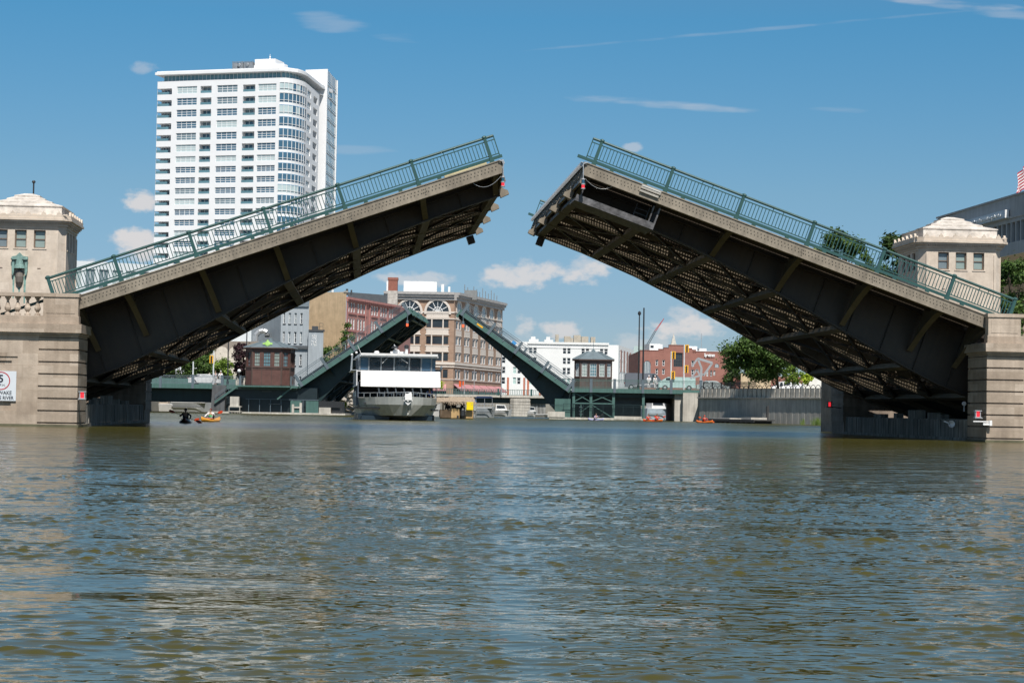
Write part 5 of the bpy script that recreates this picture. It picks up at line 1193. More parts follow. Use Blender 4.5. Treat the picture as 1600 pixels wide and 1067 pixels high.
# ---- red brick building with the stepped gable
redb = mat('red_brick', (.28, .125, .098), .85, .13, .9)
Yr = 400; zr_ = lambda py, px=1070: zof(px, py, Yr)-zg
RA = XY(1000, Yr, 575); RB = XY(1145, 403, 575); s_r = (RB[0]-RA[0])/145
def rx_(px): return (px-1000)*s_r
def red_front(w, h):
    o = []
    for (a, b) in ((1024.5, 1028.5), (1035, 1039), (1081, 1085.3)):
        for (t, bt_) in ((562.7, 572), (576.5, 585.5)): o.append((rx_(a), rx_(b), zr_(bt_), zr_(t), 1, 2, glass_d, frame_w, 'window', .1, .06))
    o.append((rx_(1052.7), rx_(1067), zr_(573), zr_(547), 4, 5, glass_d, frame_k, 'window', .1, .08))
    o.append((rx_(1105), rx_(1108), zr_(587), zr_(577.5), 1, 2, glass_l, frame_w)); o.append((rx_(1116), rx_(1119), zr_(587), zr_(577.5), 1, 2, glass_l, frame_w)); o.append((rx_(1111), rx_(1114), zr_(587), zr_(577.5), 1, 2, glass_d, frame_w))
    for a in (1104, 1108.5, 1113): o.append((rx_(a), rx_(a+3), zr_(602), zr_(593), 1, 1, glass_d, frame_w))
    return o
rb, rm_, rw_ = building('red_brick_building', 'red brick building with stepped gable and tall central window', 'building', [RA, RB, (RB[0]+1, 440), (RA[0], 440)], zg, zr_(548.7)+zg, redb, {0: red_front})
q = MB(); q.M = rm_[0]; b0 = zr_(548.7)-.3
for (a, b, t) in ((1029, 1088, 546.3), (1037, 1082, 544), (1045, 1075, 539.5)): q.box(rx_(a), rx_(b), 0 - (.004 if t < 546 else 0) - (.004 if t < 544 else 0), .5, b0 + (.001 if t < 546 else 0), zr_(t))
q.M = None; q.build('stepped_gable', redb, rb)
q = MB(); q.M = rm_[0]
for (a, b, t) in ((1029, 1037, 546.3), (1037, 1045, 544), (1045, 1075, 539.5), (1075, 1082, 544), (1082, 1088, 546.3), (1000, 1029, 548.7), (1088, 1145, 548.7)): q.box(rx_(a), rx_(b), -.08, .5, zr_(t)-.02, zr_(t)+.12)
q.M = None; q.build('coping', mat('brown_coping', (.22, .10, .08), .8), rb)
for px in (1011, 1121):
    q = MB(); q.M = rm_[0]; cx = rx_(px); r_ = .75 if px < 1100 else .45; z0 = zr_(570 if px < 1100 else 570); lo_ = zr_(588) if px < 1100 else zr_(573); q.prism([(cx-r_, lo_), (cx+r_, lo_)] + [(cx+r_*math.cos(PI*j/10), z0+r_*math.sin(PI*j/10)) for j in range(11)], 'y', -.03, .0, 1); arch(q, cx, z0, r_, -.12, .02, 10, t=.12, mi=0)
    for x in (-.3, 0, .3): q.box(cx+x*r_*1.6-.03, cx+x*r_*1.6+.03, -.06, -.02, lo_, z0+r_*.8, 2)
    q.M = None; q.build('arched_window', [redb, glass_m, frame_w], rb)
q = MB()
for (a, b, t, y0) in ((1029.5, 1047, 538, 9), (1047, 1059, 538.5, 14), (1078, 1145, 547.5, 7), (1086, 1112, 540.5, 12), (1123, 1135, 543.5, 16), (1073, 1085, 543, 10)): q.box(rx_(a), rx_(b), y0, y0+5, zr_(552), zof(1080, t, Yr+y0)-zg)
q.box(rx_(1031), rx_(1036), 8.9, 9, zof(1035, 543, Yr+9)-zg, zof(1035, 540, Yr+9)-zg, 1); q.build('white_roof_plant', [white, glass_d], rb)
wl = text('Spectrum', .95, white, rb, rm_[0] @ T(rx_(1109), -.2, zr_(553.8)), 'sign_letters', ext=.06, bold=.035)
wl.data.transform(Matrix.Scale(.62, 4, (1, 0, 0)))
for (px, t, b_, w_, nm) in ((1046, 519, 545, 0, 0),):
    sp_ = thing('church_spire', 'tiny pale church spire above the stepped brick gable', 'spire', T(*XY(1052.5, 1200, 530), 3.4)); q = MB(); zt2 = zof(1052.5, 521, 1200)-3.4; zb2 = zof(1052.5, 538, 1200)-3.4
    q.frus((-1.6, 1.6, -1.6, 1.6), (-.08, .08, -.08, .08), zb2, zt2); q.box(-2, 2, -2, 2, 0, zb2); q.build('spire', conc_l, sp_)
cr_ = thing('construction_crane', 'distant crane jib with red tip leaning above the red brick building', 'crane', None); q = MB(); a0 = at(1011, 540, 900); a1 = at(1024, 517, 900); a2 = at(1037.5, 497.5, 900)
for o in (-.5, .5): q.tube(a0+Vector((o, 0, 0)), a1+Vector((o*.7, 0, 0)), .16, 5); q.tube(a1+Vector((o*.7, 0, 0)), a2, .14, 5, mi=1)
for k in range(14): t = k/14; p = a0.lerp(a1, t); r_ = a0.lerp(a1, t+.07); q.tube(p+Vector((-.5, 0, 0)), r_+Vector((.5, 0, 0)), .07, 4)
q.tube(a0, a0-Vector((0, 0, a0.z-3.4)), .8, 6); q.build('jib', [grayrail, mat('crane_red', (.4, .05, .06), .6)], cr_)
ms = thing('roof_antenna', 'thin antenna above the right half of the red brick building', 'antenna', T(*XY(1096, 700, 530), 3.4)); q = MB(); q.tube((0, 0, 0), (0, 0, zof(1096, 521, 700)-3.4), .12, 5); q.build('mast', galv, ms)
building('glass_roof_hall', 'pale green glass roofed hall left of the brick gable', 'building', [XY(990, 470, 560), XY(1031, 470, 560), XY(1031, 490, 560), XY(990, 490, 560)], zg, zof(1010, 541, 470), mat('pale_green_glazing', (.42, .52, .50), .3, .05))
# ---- low things right of the sculpture
building('brick_boundary_wall', 'low red brick wall behind the big tree and the white car', 'wall', [XY(1113, 262, 600), XY(1275, 262, 600), XY(1275, 264, 600), XY(1113, 264, 600)], 3.6, zof(1200, 588, 262), redb)
building('tan_kiosk', 'plain tan corrugated kiosk behind the slab parapet beside the big tree trunk', 'building', [XY(1157.5, 243, 600), XY(1204.5, 243, 600), XY(1204.5, 247, 600), XY(1157.5, 247, 600)], 3.6, zof(1180, 584, 243), mat('tan_corrugated', (.56, .44, .29), .7, .1, .6, streak=.2))
tt = thing('white_marquee', 'white sloping marquee roof beside the yellow green shrub under the right leaf', 'tent', T(*XY(1285, 228, 600), 3.6)); q = MB(); q.prism([(-2.2, 0), (3, 0), (3, 1.2), (-.4, 2.1), (-1.6, 1.9)], 'y', 0, 4); q.prism([(-2.25, 1.9), (-1.6, 2.0), (-1.9, 0), (-2.3, 0)], 'y', -.1, 0); q.build('canvas', mat('white_canvas', (.74, .74, .70), .8), tt)
# white arcade building on the far left, gently hidden by the trees
q_, qm, qw = building('arched_hall', 'low tan hall with pale rounded arches behind the green trees', 'building', [XY(318, 312, 570), XY(404, 312, 570), XY(404, 325, 570), XY(318, 325, 570)], zg, zof(360, 533, 312), mat('grey_brown_hall', (.25, .215, .18), .85))
for px in (318, 338, 358, 380):
    q = MB(); q.M = qm[0]; cx = (px-318)*qw[0]/86+.9; q.prism([(cx-1.0, 0), (cx+1.0, 0), (cx+1.0, Z(345, 551, 312))] + [(cx+1.0*math.cos(PI*j/8), Z(345, 551, 312)+1.0*math.sin(PI*j/8)) for j in range(1, 8)] + [(cx-1.0, Z(345, 551, 312))], 'y', -.06, 0); q.M = None; q.build('pale_arch', mat('pale_arch_infill', (.58, .53, .45), .8), q_)
dp = thing('roof_duct', 'bent pale metal duct above the brown tender house roof', 'duct', None); q = MB(); pts = [at(399, 533, 305), at(400, 524, 305), at(405, 518, 305), at(412, 516.5, 305), at(417, 519, 305)]; q.path(pts, .42, 8); q.tube(at(417, 528, 305), at(417, 514, 305), .12); q.tube(at(414, 524, 305), at(421, 524, 305), .3, mi=1); q.build('duct', [galv, frame_k], dp, None)
# ---- arts building at the right edge
AP = [at(1493, 338, 205), at(1660, 281, 176)]; zt3 = AP[0].z; zt4 = AP[1].z
ab = thing('arts_building', 'grey concrete arts centre with strip windows and a white signboard', 'building', None); A0 = Vector((AP[0].x, AP[0].y, 0)); A1 = Vector((AP[1].x, AP[1].y, 0)); dA = A1-A0; wA = dA.length; zA = (zt3+zt4)/2
MA = T(A0.x, A0.y, 0, math.atan2(dA.y, dA.x)); ab.matrix_local = MA; IA = MA.inverted()
conc_a = mat('arts_concrete', (.42, .43, .44), .85, .08, .3, streak=.18)
def AL(px, py):   # a point on the main face
    d = ray(px, py); n_ = Vector((dA.y, -dA.x, 0)).normalized(); t = (A0-Vector((0, 0, CAM_H))).dot(n_)/d.dot(n_); p = IA @ (Vector((0, 0, CAM_H))+d*t); return p
zt_a = AL(1560, 313).z; zwt = AL(1580, 348).z; zwb = AL(1580, 379).z; zsf = AL(1580, 398).z
q = MB(); n = 14; x0w = AL(1548, 370).x-2; step = (AL(1595.5, 360).x-AL(1588, 360).x)
hl = []; x = x0w-3*step
while x < wA-1: hl.append((x+step*.12, x+step*.88, zwb, zwt)); x += step
hl = [h for h in hl if h[0] > .3]
wall_face(q, T(0, 0, 0), wA, zsf, zt_a, hl, .5); q.box(-6, wA, .5, 30, zsf+.02, zt_a-.3); q.box(-6, 0, .0, .5, zsf, zt_a-.1); q.box(0, wA, -.12, 0, zt_a-2.2, zt_a-2.0); q.box(-6, wA, -.15, .3, zt_a-.05, zt_a+.12)
q.build('wall', conc_a, ab)
for h in hl: link('window', win_mesh(h[1]-h[0], h[3]-h[2], 1, 1, glass_m, frame_k, .12, .05), ab, T(h[0], .35, h[2]))
q = MB(); q.prism([(0, zsf), (0, zsf-.05), (9, zsf-3.4), (9, zsf)], 'x', -6, wA, 0); q.box(-6, wA, 9, 20, 3, zsf-.02); q.build('soffit', mat('warm_concrete_soffit', (.66, .53, .40), .8, .08, .5), ab)
sx0 = AL(1520, 356).x; sx1 = AL(1577.5, 333).x; sz1 = AL(1576, 328.5).z; sz0 = AL(1576, 341).z
q = MB(); q.box(sx0-3, sx1, -.5, -.1, sz0, sz1); q.box(sx1, sx1+.08, -.5, -.1, sz0, sz1, 1); q.build('signboard', [mat('pale_blue_signboard', (.42, .50, .58), .4, .05), white], ab)
text('Performing Arts', (sz1-sz0)*.58, white, ab, T((sx0+sx1)/2+.25, -.55, (sz0+sz1)/2-.05), 'sign_letters', ext=.05, bold=.02).scale = ((sx1-sx0)*.85/ (7.2*(sz1-sz0)*.58), 1, 1)
q = MB(); q.tube((AL(1567, 335).x, .2, zt_a-2.5), (AL(1567, 335).x, .2, zt_a-.7), .05); q.build('roof_rod', galv, ab)
# flag
fl = thing('striped_flag', 'red and white striped flag hanging from a pole above the arts building', 'flag', T(*XY(1606, 190, 300), 0)); zf1 = zof(1600, 254, 190); zf0 = zof(1600, 304, 190)
q = MB(); q.tube((0, 0, 3), (0, 0, zf1+1.5), .07, 8); q.ball((0, 0, zf1+1.6), .14); q.build('pole', white, fl)
def make_flag():
    me_v = []; fs = []; mi = []; nx, nz = 14, 13; H_ = (zf1-zf0)
    for i in range(nx+1):
        for j in range(nz+1):
            u, v = i/nx, j/nz
            top = Vector((-.05 - u*.95, 0, zf1 - u*1.15)); bot = Vector((-.05 - u*1.15, 0, zf1-2.2 - u*1.35)); p = top.lerp(bot, v)
            p.y += .16*math.sin(u*9+v*2); p.x += .08*math.sin(u*12+v*5); me_v.append(tuple(p))
    for i in range(nx):
        for j in range(nz):
            a = i*(nz+1)+j; fs.append((a, a+nz+1, a+nz+2, a+1)); mi.append(2 if (i < 4 and j < 7) else (0 if j % 2 == 0 else 1))
    q = MB(); q.v = me_v; q.f = fs; q.mi = mi; return q
make_flag().build('cloth', [mat('flag_red', (.45, .03, .05), .7), white, mat('flag_blue', (.03, .04, .15), .7)], fl)
# ---------------------------------------------------------------- trees and shrubs
def leaf_mat(name, c1, c2):
    m = bpy.data.materials.new(name); m.use_nodes = True; nt = m.node_tree; N = nt.nodes; L = nt.links; b = N['Principled BSDF']; b.inputs['Roughness'].default_value = .55; b.inputs['Specular IOR Level'].default_value = .3
    g_ = N.new('ShaderNodeNewGeometry'); nz = N.new('ShaderNodeTexNoise'); nz.inputs['Scale'].default_value = 1.1; nz.inputs['Detail'].default_value = 3; L.new(g_.outputs['Position'], nz.inputs[0])
    ad = N.new('ShaderNodeMath'); ad.operation = 'MULTIPLY_ADD'; L.new(g_.outputs['Random Per Island'], ad.inputs[0]); ad.inputs[1].default_value = .6; L.new(nz.outputs[0], ad.inputs[2])
    rp = N.new('ShaderNodeValToRGB'); rp.color_ramp.elements[0].position = .45; rp.color_ramp.elements[1].position = 1.05 if False else 1.0; rp.color_ramp.elements[0].color = c1 + (1,); rp.color_ramp.elements[1].color = c2 + (1,); L.new(ad.outputs[0], rp.inputs[0]); L.new(rp.outputs[0], b.inputs['Base Color'])
    tr = N.new('ShaderNodeBsdfTranslucent'); L.new(rp.outputs[0], tr.inputs[0]); mx = N.new('ShaderNodeMixShader'); mx.inputs[0].default_value = .25; L.new(b.outputs[0], mx.inputs[1]); L.new(tr.outputs[0], mx.inputs[2]); L.new(mx.outputs[0], N['Material Output'].inputs[0]); return m
leafM = {'mid': leaf_mat('green_leaves', (.035, .075, .018), (.10, .17, .035)), 'dark': leaf_mat('dark_green_leaves', (.022, .05, .014), (.07, .12, .03)), 'light': leaf_mat('light_green_leaves', (.08, .15, .02), (.20, .30, .045)),
         'purple': leaf_mat('purple_leaves', (.022, .012, .014), (.07, .035, .04)), 'lime': leaf_mat('lime_leaves', (.22, .34, .02), (.45, .55, .05)), 'grass': leaf_mat('reed_leaves', (.07, .13, .02), (.18, .26, .05))}
bark = mat('tree_bark', (.10, .075, .055), .9, .25, 5, bump=.5)
def leaves(name, centres, n, size, m, parent, seed, droop=.3):
    rs = np.random.RandomState(seed); C = np.array([c[:3] for c in centres]); Rr = np.array([c[3] for c in centres]); w = Rr**2; w = w/w.sum()
    idx = rs.choice(len(C), n, p=w); d = rs.normal(size=(n, 3)); d /= np.linalg.norm(d, axis=1)[:, None]; rad_ = np.abs(rs.normal(size=n))*.52+.25*rs.rand(n)
    P = C[idx] + d*(rad_*Rr[idx])[:, None]*np.array([1, 1, .8])
    a = rs.normal(size=(n, 3)); a /= np.linalg.norm(a, axis=1)[:, None]; up = d + np.array([0, 0, .6]); nn = up + rs.normal(size=(n, 3))*.6
    b = np.cross(nn, a); b /= np.linalg.norm(b, axis=1)[:, None]; a = np.cross(b, nn); a /= np.linalg.norm(a, axis=1)[:, None]
    s = size*(.6+.8*rs.rand(n))[:, None]; a *= s; b *= s*.55
    V = np.stack([P-a, P+b, P+a, P-b], 1).reshape(-1, 3)
    me = bpy.data.meshes.new(name); me.vertices.add(4*n); me.vertices.foreach_set('co', V.ravel()); me.loops.add(4*n); me.loops.foreach_set('vertex_index', np.arange(4*n, dtype=np.int32)); me.polygons.add(n); me.polygons.foreach_set('loop_start', np.arange(0, 4*n, 4, dtype=np.int32)); me.update(); me.materials.append(m)
    return link(name, me, parent)
def tree(x, y, z, h, r, trunk, kind, label, seed, n=7000, size=.17, cx=0, squash=1.0, cat='tree', name='tree', nb=40, low=.15, col=None):
    t = thing(name, label, cat, T(x, y, z)); rr = random.Random(seed); cen = []; H = h-trunk
    for k in range(nb):
        a = rr.random()*2*PI; u = rr.random()**.6; v = rr.uniform(-1, 1); rad_ = r*math.sqrt(max(.05, 1-v*v*.85))*u
        q = (cx + rad_*math.cos(a), rad_*math.sin(a), trunk + H*(.5+.42*v)*squash, r*rr.choice((.16, .22, .3, .36))); cen.append(q)
    b = MB(); p0 = Vector((0, 0, -.3)); p1 = Vector((cx*.1, 0, trunk)); tr_ = max(.07, h*.022)
    b.tube(p0, p1, tr_*1.15, 8, tr_*.85); top = Vector((cx*.6, 0, trunk+H*.55)); b.tube(p1, top, tr_*.8, 7, tr_*.3)
    for c in cen[::2]: e = Vector(c[:3]); st = p1.lerp(top, rr.uniform(0, .8)); mid = st.lerp(e, .5)+Vector((0, 0, -.1*H*.2)); b.tube(st, mid, tr_*.4, 6, tr_*.28); b.tube(mid, e, tr_*.26, 5, tr_*.08)
    b.build('trunk', bark, t); leaves('crown', cen, n, size, leafM[kind], t, seed); return t
def pxt(px, py, Y): return (*XY(px, Y, py),)
x, y = pxt(1217, 603, 224); tree(x, y, 3.6, 6.6, 4.0, 1.7, 'mid', 'big round green tree with dark trunk behind the slab parapet on the right bank', 21, n=38000, size=.165, cx=-2.2, nb=85)
x, y = pxt(1239, 603, 236); tree(x, y, 3.6, 3.8, 1.6, 1.4, 'light', 'smaller lighter green tree right of the big tree trunk', 22, n=2500, size=.14)
x, y = pxt(1143, 603, 262); tree(x, y, 3.6, 5.0, 1.8, 1.2, 'dark', 'dark green tree peeping out left of the big round tree', 23, n=3000, size=.16)
x, y = pxt(1312, 600, 168); tree(x, y, 4, 13.6, 3.0, 3.5, 'mid', 'tall feathery tree seen through the right railing, left of the others', 24, n=30000, size=.17, nb=50)
x, y = pxt(1362, 600, 172); tree(x, y, 4, 11.6, 1.9, 5, 'mid', 'middle tree of the row seen through the right railing', 25, n=16000, size=.17)
x, y = pxt(1398, 600, 166); tree(x, y, 4, 13.0, 1.9, 5, 'dark', 'tall tree touching the left side of the right bridge house', 26, n=18000, size=.17)
x, y = pxt(1583, 600, 150); tree(x, y, 4.5, 9.2, 2.6, 2.5, 'mid', 'bushy green tree under the arts building overhang at the right edge', 27, n=16000, size=.13, nb=50)
x, y = pxt(1568, 600, 156); tree(x, y, 4.5, 6.8, 1.8, 1.5, 'dark', 'lower dark green tree between right bridge house and edge tree', 28, n=5000, size=.13)
for k, (px, kind, h, r, lab) in enumerate(((252, 'mid', 4.6, 2.2, 'green tree under the left leaf, leftmost above the green railing'), (285, 'mid', 5.0, 2.6, 'green tree behind the plain pale signal pole'), (318, 'mid', 5.4, 2.6, 'green tree behind the pole with the yellow signal'), (345, 'light', 4.6, 2.2, 'bright green tree right of the yellow signal, before the arches'))):
    x, y = pxt(px, 590, 282); tree(x, y, 3.3, h, r, .8, kind, lab, 40+k, n=5000, size=.17)
x, y = pxt(379, 590, 284); tree(x, y, 3.3, 7.4, 2.0, 1.6, 'purple', 'dark purple leaved tree left of the brown tender house', 45, n=7000, size=.17)
x, y = pxt(310, 590, 300); tree(x, y, 3.3, 8.6, 2.4, 2, 'dark', 'tall dark evergreen rising behind the green trees on the left', 46, n=4000, size=.18)
x, y = pxt(880, 590, 262); 
t = thing('ivy', 'green ivy climbing the foot of the tan brick wall', 'climbing plant', None); cen = [];
rr = random.Random(8)
for k in range(16): p = at(rr.uniform(506, 560), rr.uniform(540, 575), 325); cen.append((p.x, p.y, p.z, 1.0))
for (px, py) in ((540, 520), (543, 508), (538, 528), (551, 528), (536, 535)): p = at(px, py, 328); cen.append((p.x, p.y, p.z, .8))
leaves('foliage', cen, 6000, .2, leafM['mid'], t, 9)
def bush(px, py, Y, z, r, h, kind, label, seed, n=1500, size=.12, cat='shrub', name='shrub'):
    t = thing(name, label, cat, T(*XY(px, Y, py), z)); rr = random.Random(seed); cen = [(rr.uniform(-r, r)*.6, rr.uniform(-r, r)*.5, rr.uniform(.2, .85)*h, r*.5) for k in range(7)]
    b = MB()
    for c in cen: b.tube((0, 0, 0), c[:3], .03, 5, .015)
    b.build('stems', bark, t); leaves('foliage', cen, n, size, leafM[kind], t, seed); return t
bush(1262, 600, 222, 4.4, .75, 1.6, 'lime', 'yellow green shrub beside the white marquee', 51)
bush(532, 640, 262, .4, 1.0, 1.3, 'lime', 'yellow green bush at the waterline left of the tour boat', 52)
bush(524, 612, 292, 2.0, .9, 1.6, 'light', 'small light green bush above the rocks left of the tour boat', 53)
bush(540, 600, 298, 3.0, 1.6, 3.2, 'dark', 'dark green bush on the bank above the rocks', 54, n=3000)
def reeds(px, Y, r, h, n, label, seed):
    t = thing('reed_tuft', label, 'reeds', T(*XY(px, Y, 665), -.1)); b = MB(); rr = random.Random(seed)
    for k in range(n):
        a = rr.uniform(0, 2*PI); d = r*rr.random(); x, y = d*math.cos(a), d*.5*math.sin(a); hh = h*rr.uniform(.5, 1); dx, dy = rr.uniform(-.25, .25)*hh, rr.uniform(-.2, .2)*hh
        b.add([(x-.012, y, 0), (x+.012, y, 0), (x+dx*.4+.01, y+dy*.4, hh*.6), (x+dx*.4-.01, y+dy*.4, hh*.6), (x+dx, y+dy, hh)], [(0, 1, 2, 3), (3, 2, 4)])
    b.build('blades', leafM['grass'], t)
reeds(1277, 209, .8, 1.1, 160, 'wide tuft of reeds at the foot of the river wall near the dark pier', 55)
reeds(1254, 213, .3, 1.0, 40, 'thin tuft of reeds left of the wider tuft at the river wall', 56)
for k, (px, lab) in enumerate(((651, 'yellow green flower basket on the lamp post nearest the tour boat'), (689, 'yellow green flower basket on the lamp post before the awnings'))):
    t = pole(B3.M.inverted().__matmul__(Vector((*XY(px, 331, 600), 0))).x, 1.0, 3.5, 7.6, .05, 'slim lamp post with lantern ' + ('just right of the tour boat roof' if k == 0 else 'before the pink awnings'), blackm, lantern, B3, 'street_lamp', 'street lamp')
    x, y = XY(px, 330.6, 600); t = thing('flower_basket', lab, 'flower basket', T(x, y, 4.9)); cen = [(0, 0, .1, .5), (0, 0, .6, .45), (.1, 0, -.3, .35)]; leaves('foliage', cen, 900, .1, leafM['lime'], t, 60+k); b = MB(); b.lathe(0, 0, [(.05, -.2), (.3, 0), (.32, .15)], 8); b.build('basket', bark, t)
rk = thing('rock_bank', 'heap of pale rocks on the bank left of the tour boat', 'rocks', None); rr = random.Random(5); b = MB()
for k in range(90):
    p = at(rr.uniform(500, 566), rr.uniform(612, 646), rr.uniform(286, 298)); r_ = rr.uniform(.35, .9)
    vs = [];
    for (i, j, l) in ((1, 0, 0), (-1, 0, 0), (0, 1, 0), (0, -1, 0), (0, 0, 1), (0, 0, -1), (.7, .7, .4), (-.7, .6, .4), (.6, -.7, -.3), (-.6, -.7, .3)): vs.append(p+Vector((i, j, l*.8))*r_*rr.uniform(.7, 1.1))
    bm = bmesh.new(); [bm.verts.new(v) for v in vs]; bmesh.ops.convex_hull(bm, input=bm.verts); bm.verts.index_update(); b.add([v.co.copy() for v in bm.verts], [tuple(v.index for v in f.verts) for f in bm.faces]); bm.free()
b.build('rocks', mat('bank_rock', (.30, .27, .23), .9, .3, 2, bump=.4), rk)

# ---------------------------------------------------------------- people
skin = mat('skin', (.42, .24, .17), .6, .05)
def skin_fig(name, verts, edges, radii, m, parent, sub=2):
    me = bpy.data.meshes.new(name); me.from_pydata(verts, edges, []); me.materials.append(m); o = link(name, me, parent)
    md = o.modifiers.new('skin', 'SKIN'); 
    if not me.skin_vertices:
        bm = bmesh.new(); bm.from_mesh(me); bm.verts.layers.skin.verify(); bm.to_mesh(me); bm.free()
    sv = me.skin_vertices[0].data
    for i, r_ in enumerate(radii): sv[i].radius = (r_, r_) if not isinstance(r_, tuple) else r_
    sv[0].use_root = True; md.use_smooth_shade = True
    s2 = o.modifiers.new('subdivision', 'SUBSURF'); s2.levels = 1; s2.render_levels = 1
    return o
def person(M, label, pose, top, bottom, hair, hat=None, vest=None, group=None):
    """pose: dict of joint positions in metres (x right, y away, z up)."""
    t = thing('person', label, 'person', M, group); J = pose
    names = ['pelvis', 'belly', 'chest', 'neck', 'chin', 'head', 'crown']; V = [J[n] for n in names]; E = [(i, i+1) for i in range(6)]; Rd = [.135, .12, (.155, .115), .055, .06, .088, .06]
    V = [Vector(v) for v in V]; nose = V[5] + Vector(J.get('face', (0, -1, 0)))*.105; V.append(nose); E.append((5, 7)); Rd.append(.018)
    sl = []
    for s in ('l', 'r'):
        i = len(V); V += [Vector(J['sh'+s]), Vector(J['el'+s]), Vector(J['wr'+s]), Vector(J['wr'+s]).lerp(Vector(J['ha'+s]), .5), ]; E += [(2, i), (i, i+1), (i+1, i+2), (i+2, i+3)]; Rd += [.06, .045, .03, (.038, .02)]
        d = (Vector(J['ha'+s]) - Vector(J['wr'+s])); side_ = d.cross(Vector((0, 0, 1))); side_ = side_.normalized() if side_.length > 1e-4 else Vector((1, 0, 0)); h0 = V[-1]; sl.append(i)
        for k, (o_, l_) in enumerate(((-.033, .85), (-.011, 1.0), (.011, .95), (.033, .75))):
            a = h0+side_*o_*1.0+d*.35; c = h0+side_*o_+d*(.35+.45*l_)+Vector((0, 0, -.02)); j = len(V); V += [a, c]; E += [(i+3, j), (j, j+1)]; Rd += [.010, .008]
        j = len(V); V += [h0 + side_*.05 + d*.1, h0 + side_*.06 + d*.45]; E += [(i+3, j), (j, j+1)]; Rd += [.011, .009]
    for s in ('l', 'r'):
        i = len(V); V += [Vector(J['hip'+s]), Vector(J['kn'+s]), Vector(J['an'+s]), Vector(J['to'+s])]; E += [(0, i), (i, i+1), (i+1, i+2), (i+2, i+3)]; Rd += [.09, .062, .042, .035]
    skin_fig('body', V, E, Rd, skin, t)
    # clothes: slightly larger shells over the same joints
    g_ = lambda n: Vector(J[n]); tv = [g_('pelvis'), g_('belly'), g_('chest'), g_('chest').lerp(g_('neck'), .75)]; te = [(0, 1), (1, 2), (2, 3)]; tr_ = [.15, .14, (.18, .135), .075]
    if vest is None or True:
        for s in ('l', 'r'): i = len(tv); tv += [g_('sh'+s), g_('sh'+s).lerp(g_('el'+s), .9)] + ([g_('wr'+s)] if J.get('long') else []); te += [(2, i), (i, i+1)] + ([(i+1, i+2)] if J.get('long') else []); tr_ += [.075, .058] + ([.042] if J.get('long') else [])
    skin_fig('shirt', tv, te, tr_, top, t)
    if vest: skin_fig('life_vest', [g_('belly'), g_('belly').lerp(g_('chest'), .6), g_('chest').lerp(g_('neck'), .35)], [(0, 1), (1, 2)], [.165, (.20, .16), (.17, .13)], vest, t)
    bv = [g_('pelvis')]; be = []; br = [.15]
    for s in ('l', 'r'): i = len(bv); bv += [g_('hip'+s), g_('kn'+s), g_('an'+s).lerp(g_('kn'+s), .12)]; be += [(0, i), (i, i+1), (i+1, i+2)]; br += [.105, .075, .06]
    skin_fig('trousers', bv, be, br, bottom, t)
    h = g_('head'); q = MB(); fc = Vector(J.get('face', (0, -1, 0))); q.ball(h+Vector((0, 0, .035))-fc*.03, .102, 10, sz=1.0); q.build('cap' if hat else 'hair', hat or hair, t, smooth=True)
    q = MB(); sd_ = fc.cross(Vector((0, 0, 1)))
    for s in (-1, 1): q.ball(h+fc*.082+sd_*.032*s+Vector((0, 0, .005)), .012, 6)
    q.ball(h+fc*.078+Vector((0, 0, -.055)), .016, 6); q.build('face_details', mat('dark_features', (.06, .03, .03), .6), t)
    return t
def pose_stand(lean=0, face=(0, -1, 0), arms='down', step=.08, long=False):
    P = dict(pelvis=(0, 0, .93), belly=(0, 0, 1.08), chest=(0, 0, 1.32), neck=(0, 0, 1.50), chin=(0, 0, 1.56), head=(0, 0, 1.66), crown=(0, 0, 1.74), face=face, long=long,
             shl=(-.19, 0, 1.42), shr=(.19, 0, 1.42), hipl=(-.1, 0, .9), hipr=(.1, 0, .9), knl=(-.11, -step, .5), knr=(.11, step, .5), anl=(-.11, -step*1.3, .09), anr=(.12, step*1.5, .09), tol=(-.12, -step-.2, .03), tor=(.13, step-.1, .03))
    if arms == 'down': P.update(ell=(-.25, .02, 1.13), elr=(.25, .02, 1.13), wrl=(-.27, -.05, .88), wrr=(.27, -.05, .88), hal=(-.27, -.08, .76), har=(.27, -.08, .76))
    elif arms == 'rail': P.update(ell=(-.25, -.12, 1.18), elr=(.25, -.12, 1.18), wrl=(-.17, -.35, 1.1), wrr=(.17, -.35, 1.1), hal=(-.12, -.43, 1.08), har=(.12, -.43, 1.08))
    elif arms == 'wheel': P.update(ell=(-.28, -.12, 1.15), elr=(.28, -.12, 1.15), wrl=(-.18, -.36, 1.12), wrr=(.18, -.36, 1.12), hal=(-.16, -.45, 1.12), har=(.16, -.45, 1.12))
    return P
def pose_kayak(face=(0, -1, 0), tilt=0.0, long=False):    # sits at z=0 on the seat, paddle across in front of the chest (in -y)
    f = -1
    P = dict(pelvis=(0, .0, .12), belly=(0, -.01, .27), chest=(0, -.03, .50), neck=(0, -.03, .68), chin=(0, -.04, .74), head=(0, -.04, .84), crown=(0, -.04, .92), face=face, long=long,
             shl=(-.19, -.03, .60), shr=(.19, -.03, .60), hipl=(-.1, -.04, .1), hipr=(.1, -.04, .1), knl=(-.16, -.42, .22), knr=(.16, -.42, .22), anl=(-.12, -.82, .06), anr=(.12, -.82, .06), tol=(-.12, -.9, .16), tor=(.12, -.9, .16),
             ell=(-.36, -.15, .42), elr=(.36, -.15, .46), wrl=(-.33, -.36, .42-tilt), wrr=(.33, -.36, .42+tilt), hal=(-.30, -.44, .42-tilt), har=(.30, -.44, .42+tilt))
    return P
cloth = lambda n, c: mat(n, c, .85, .08, 3)
hair_d = mat('dark_hair', (.03, .02, .015), .7); hair_b = mat('brown_hair', (.10, .06, .03), .7)
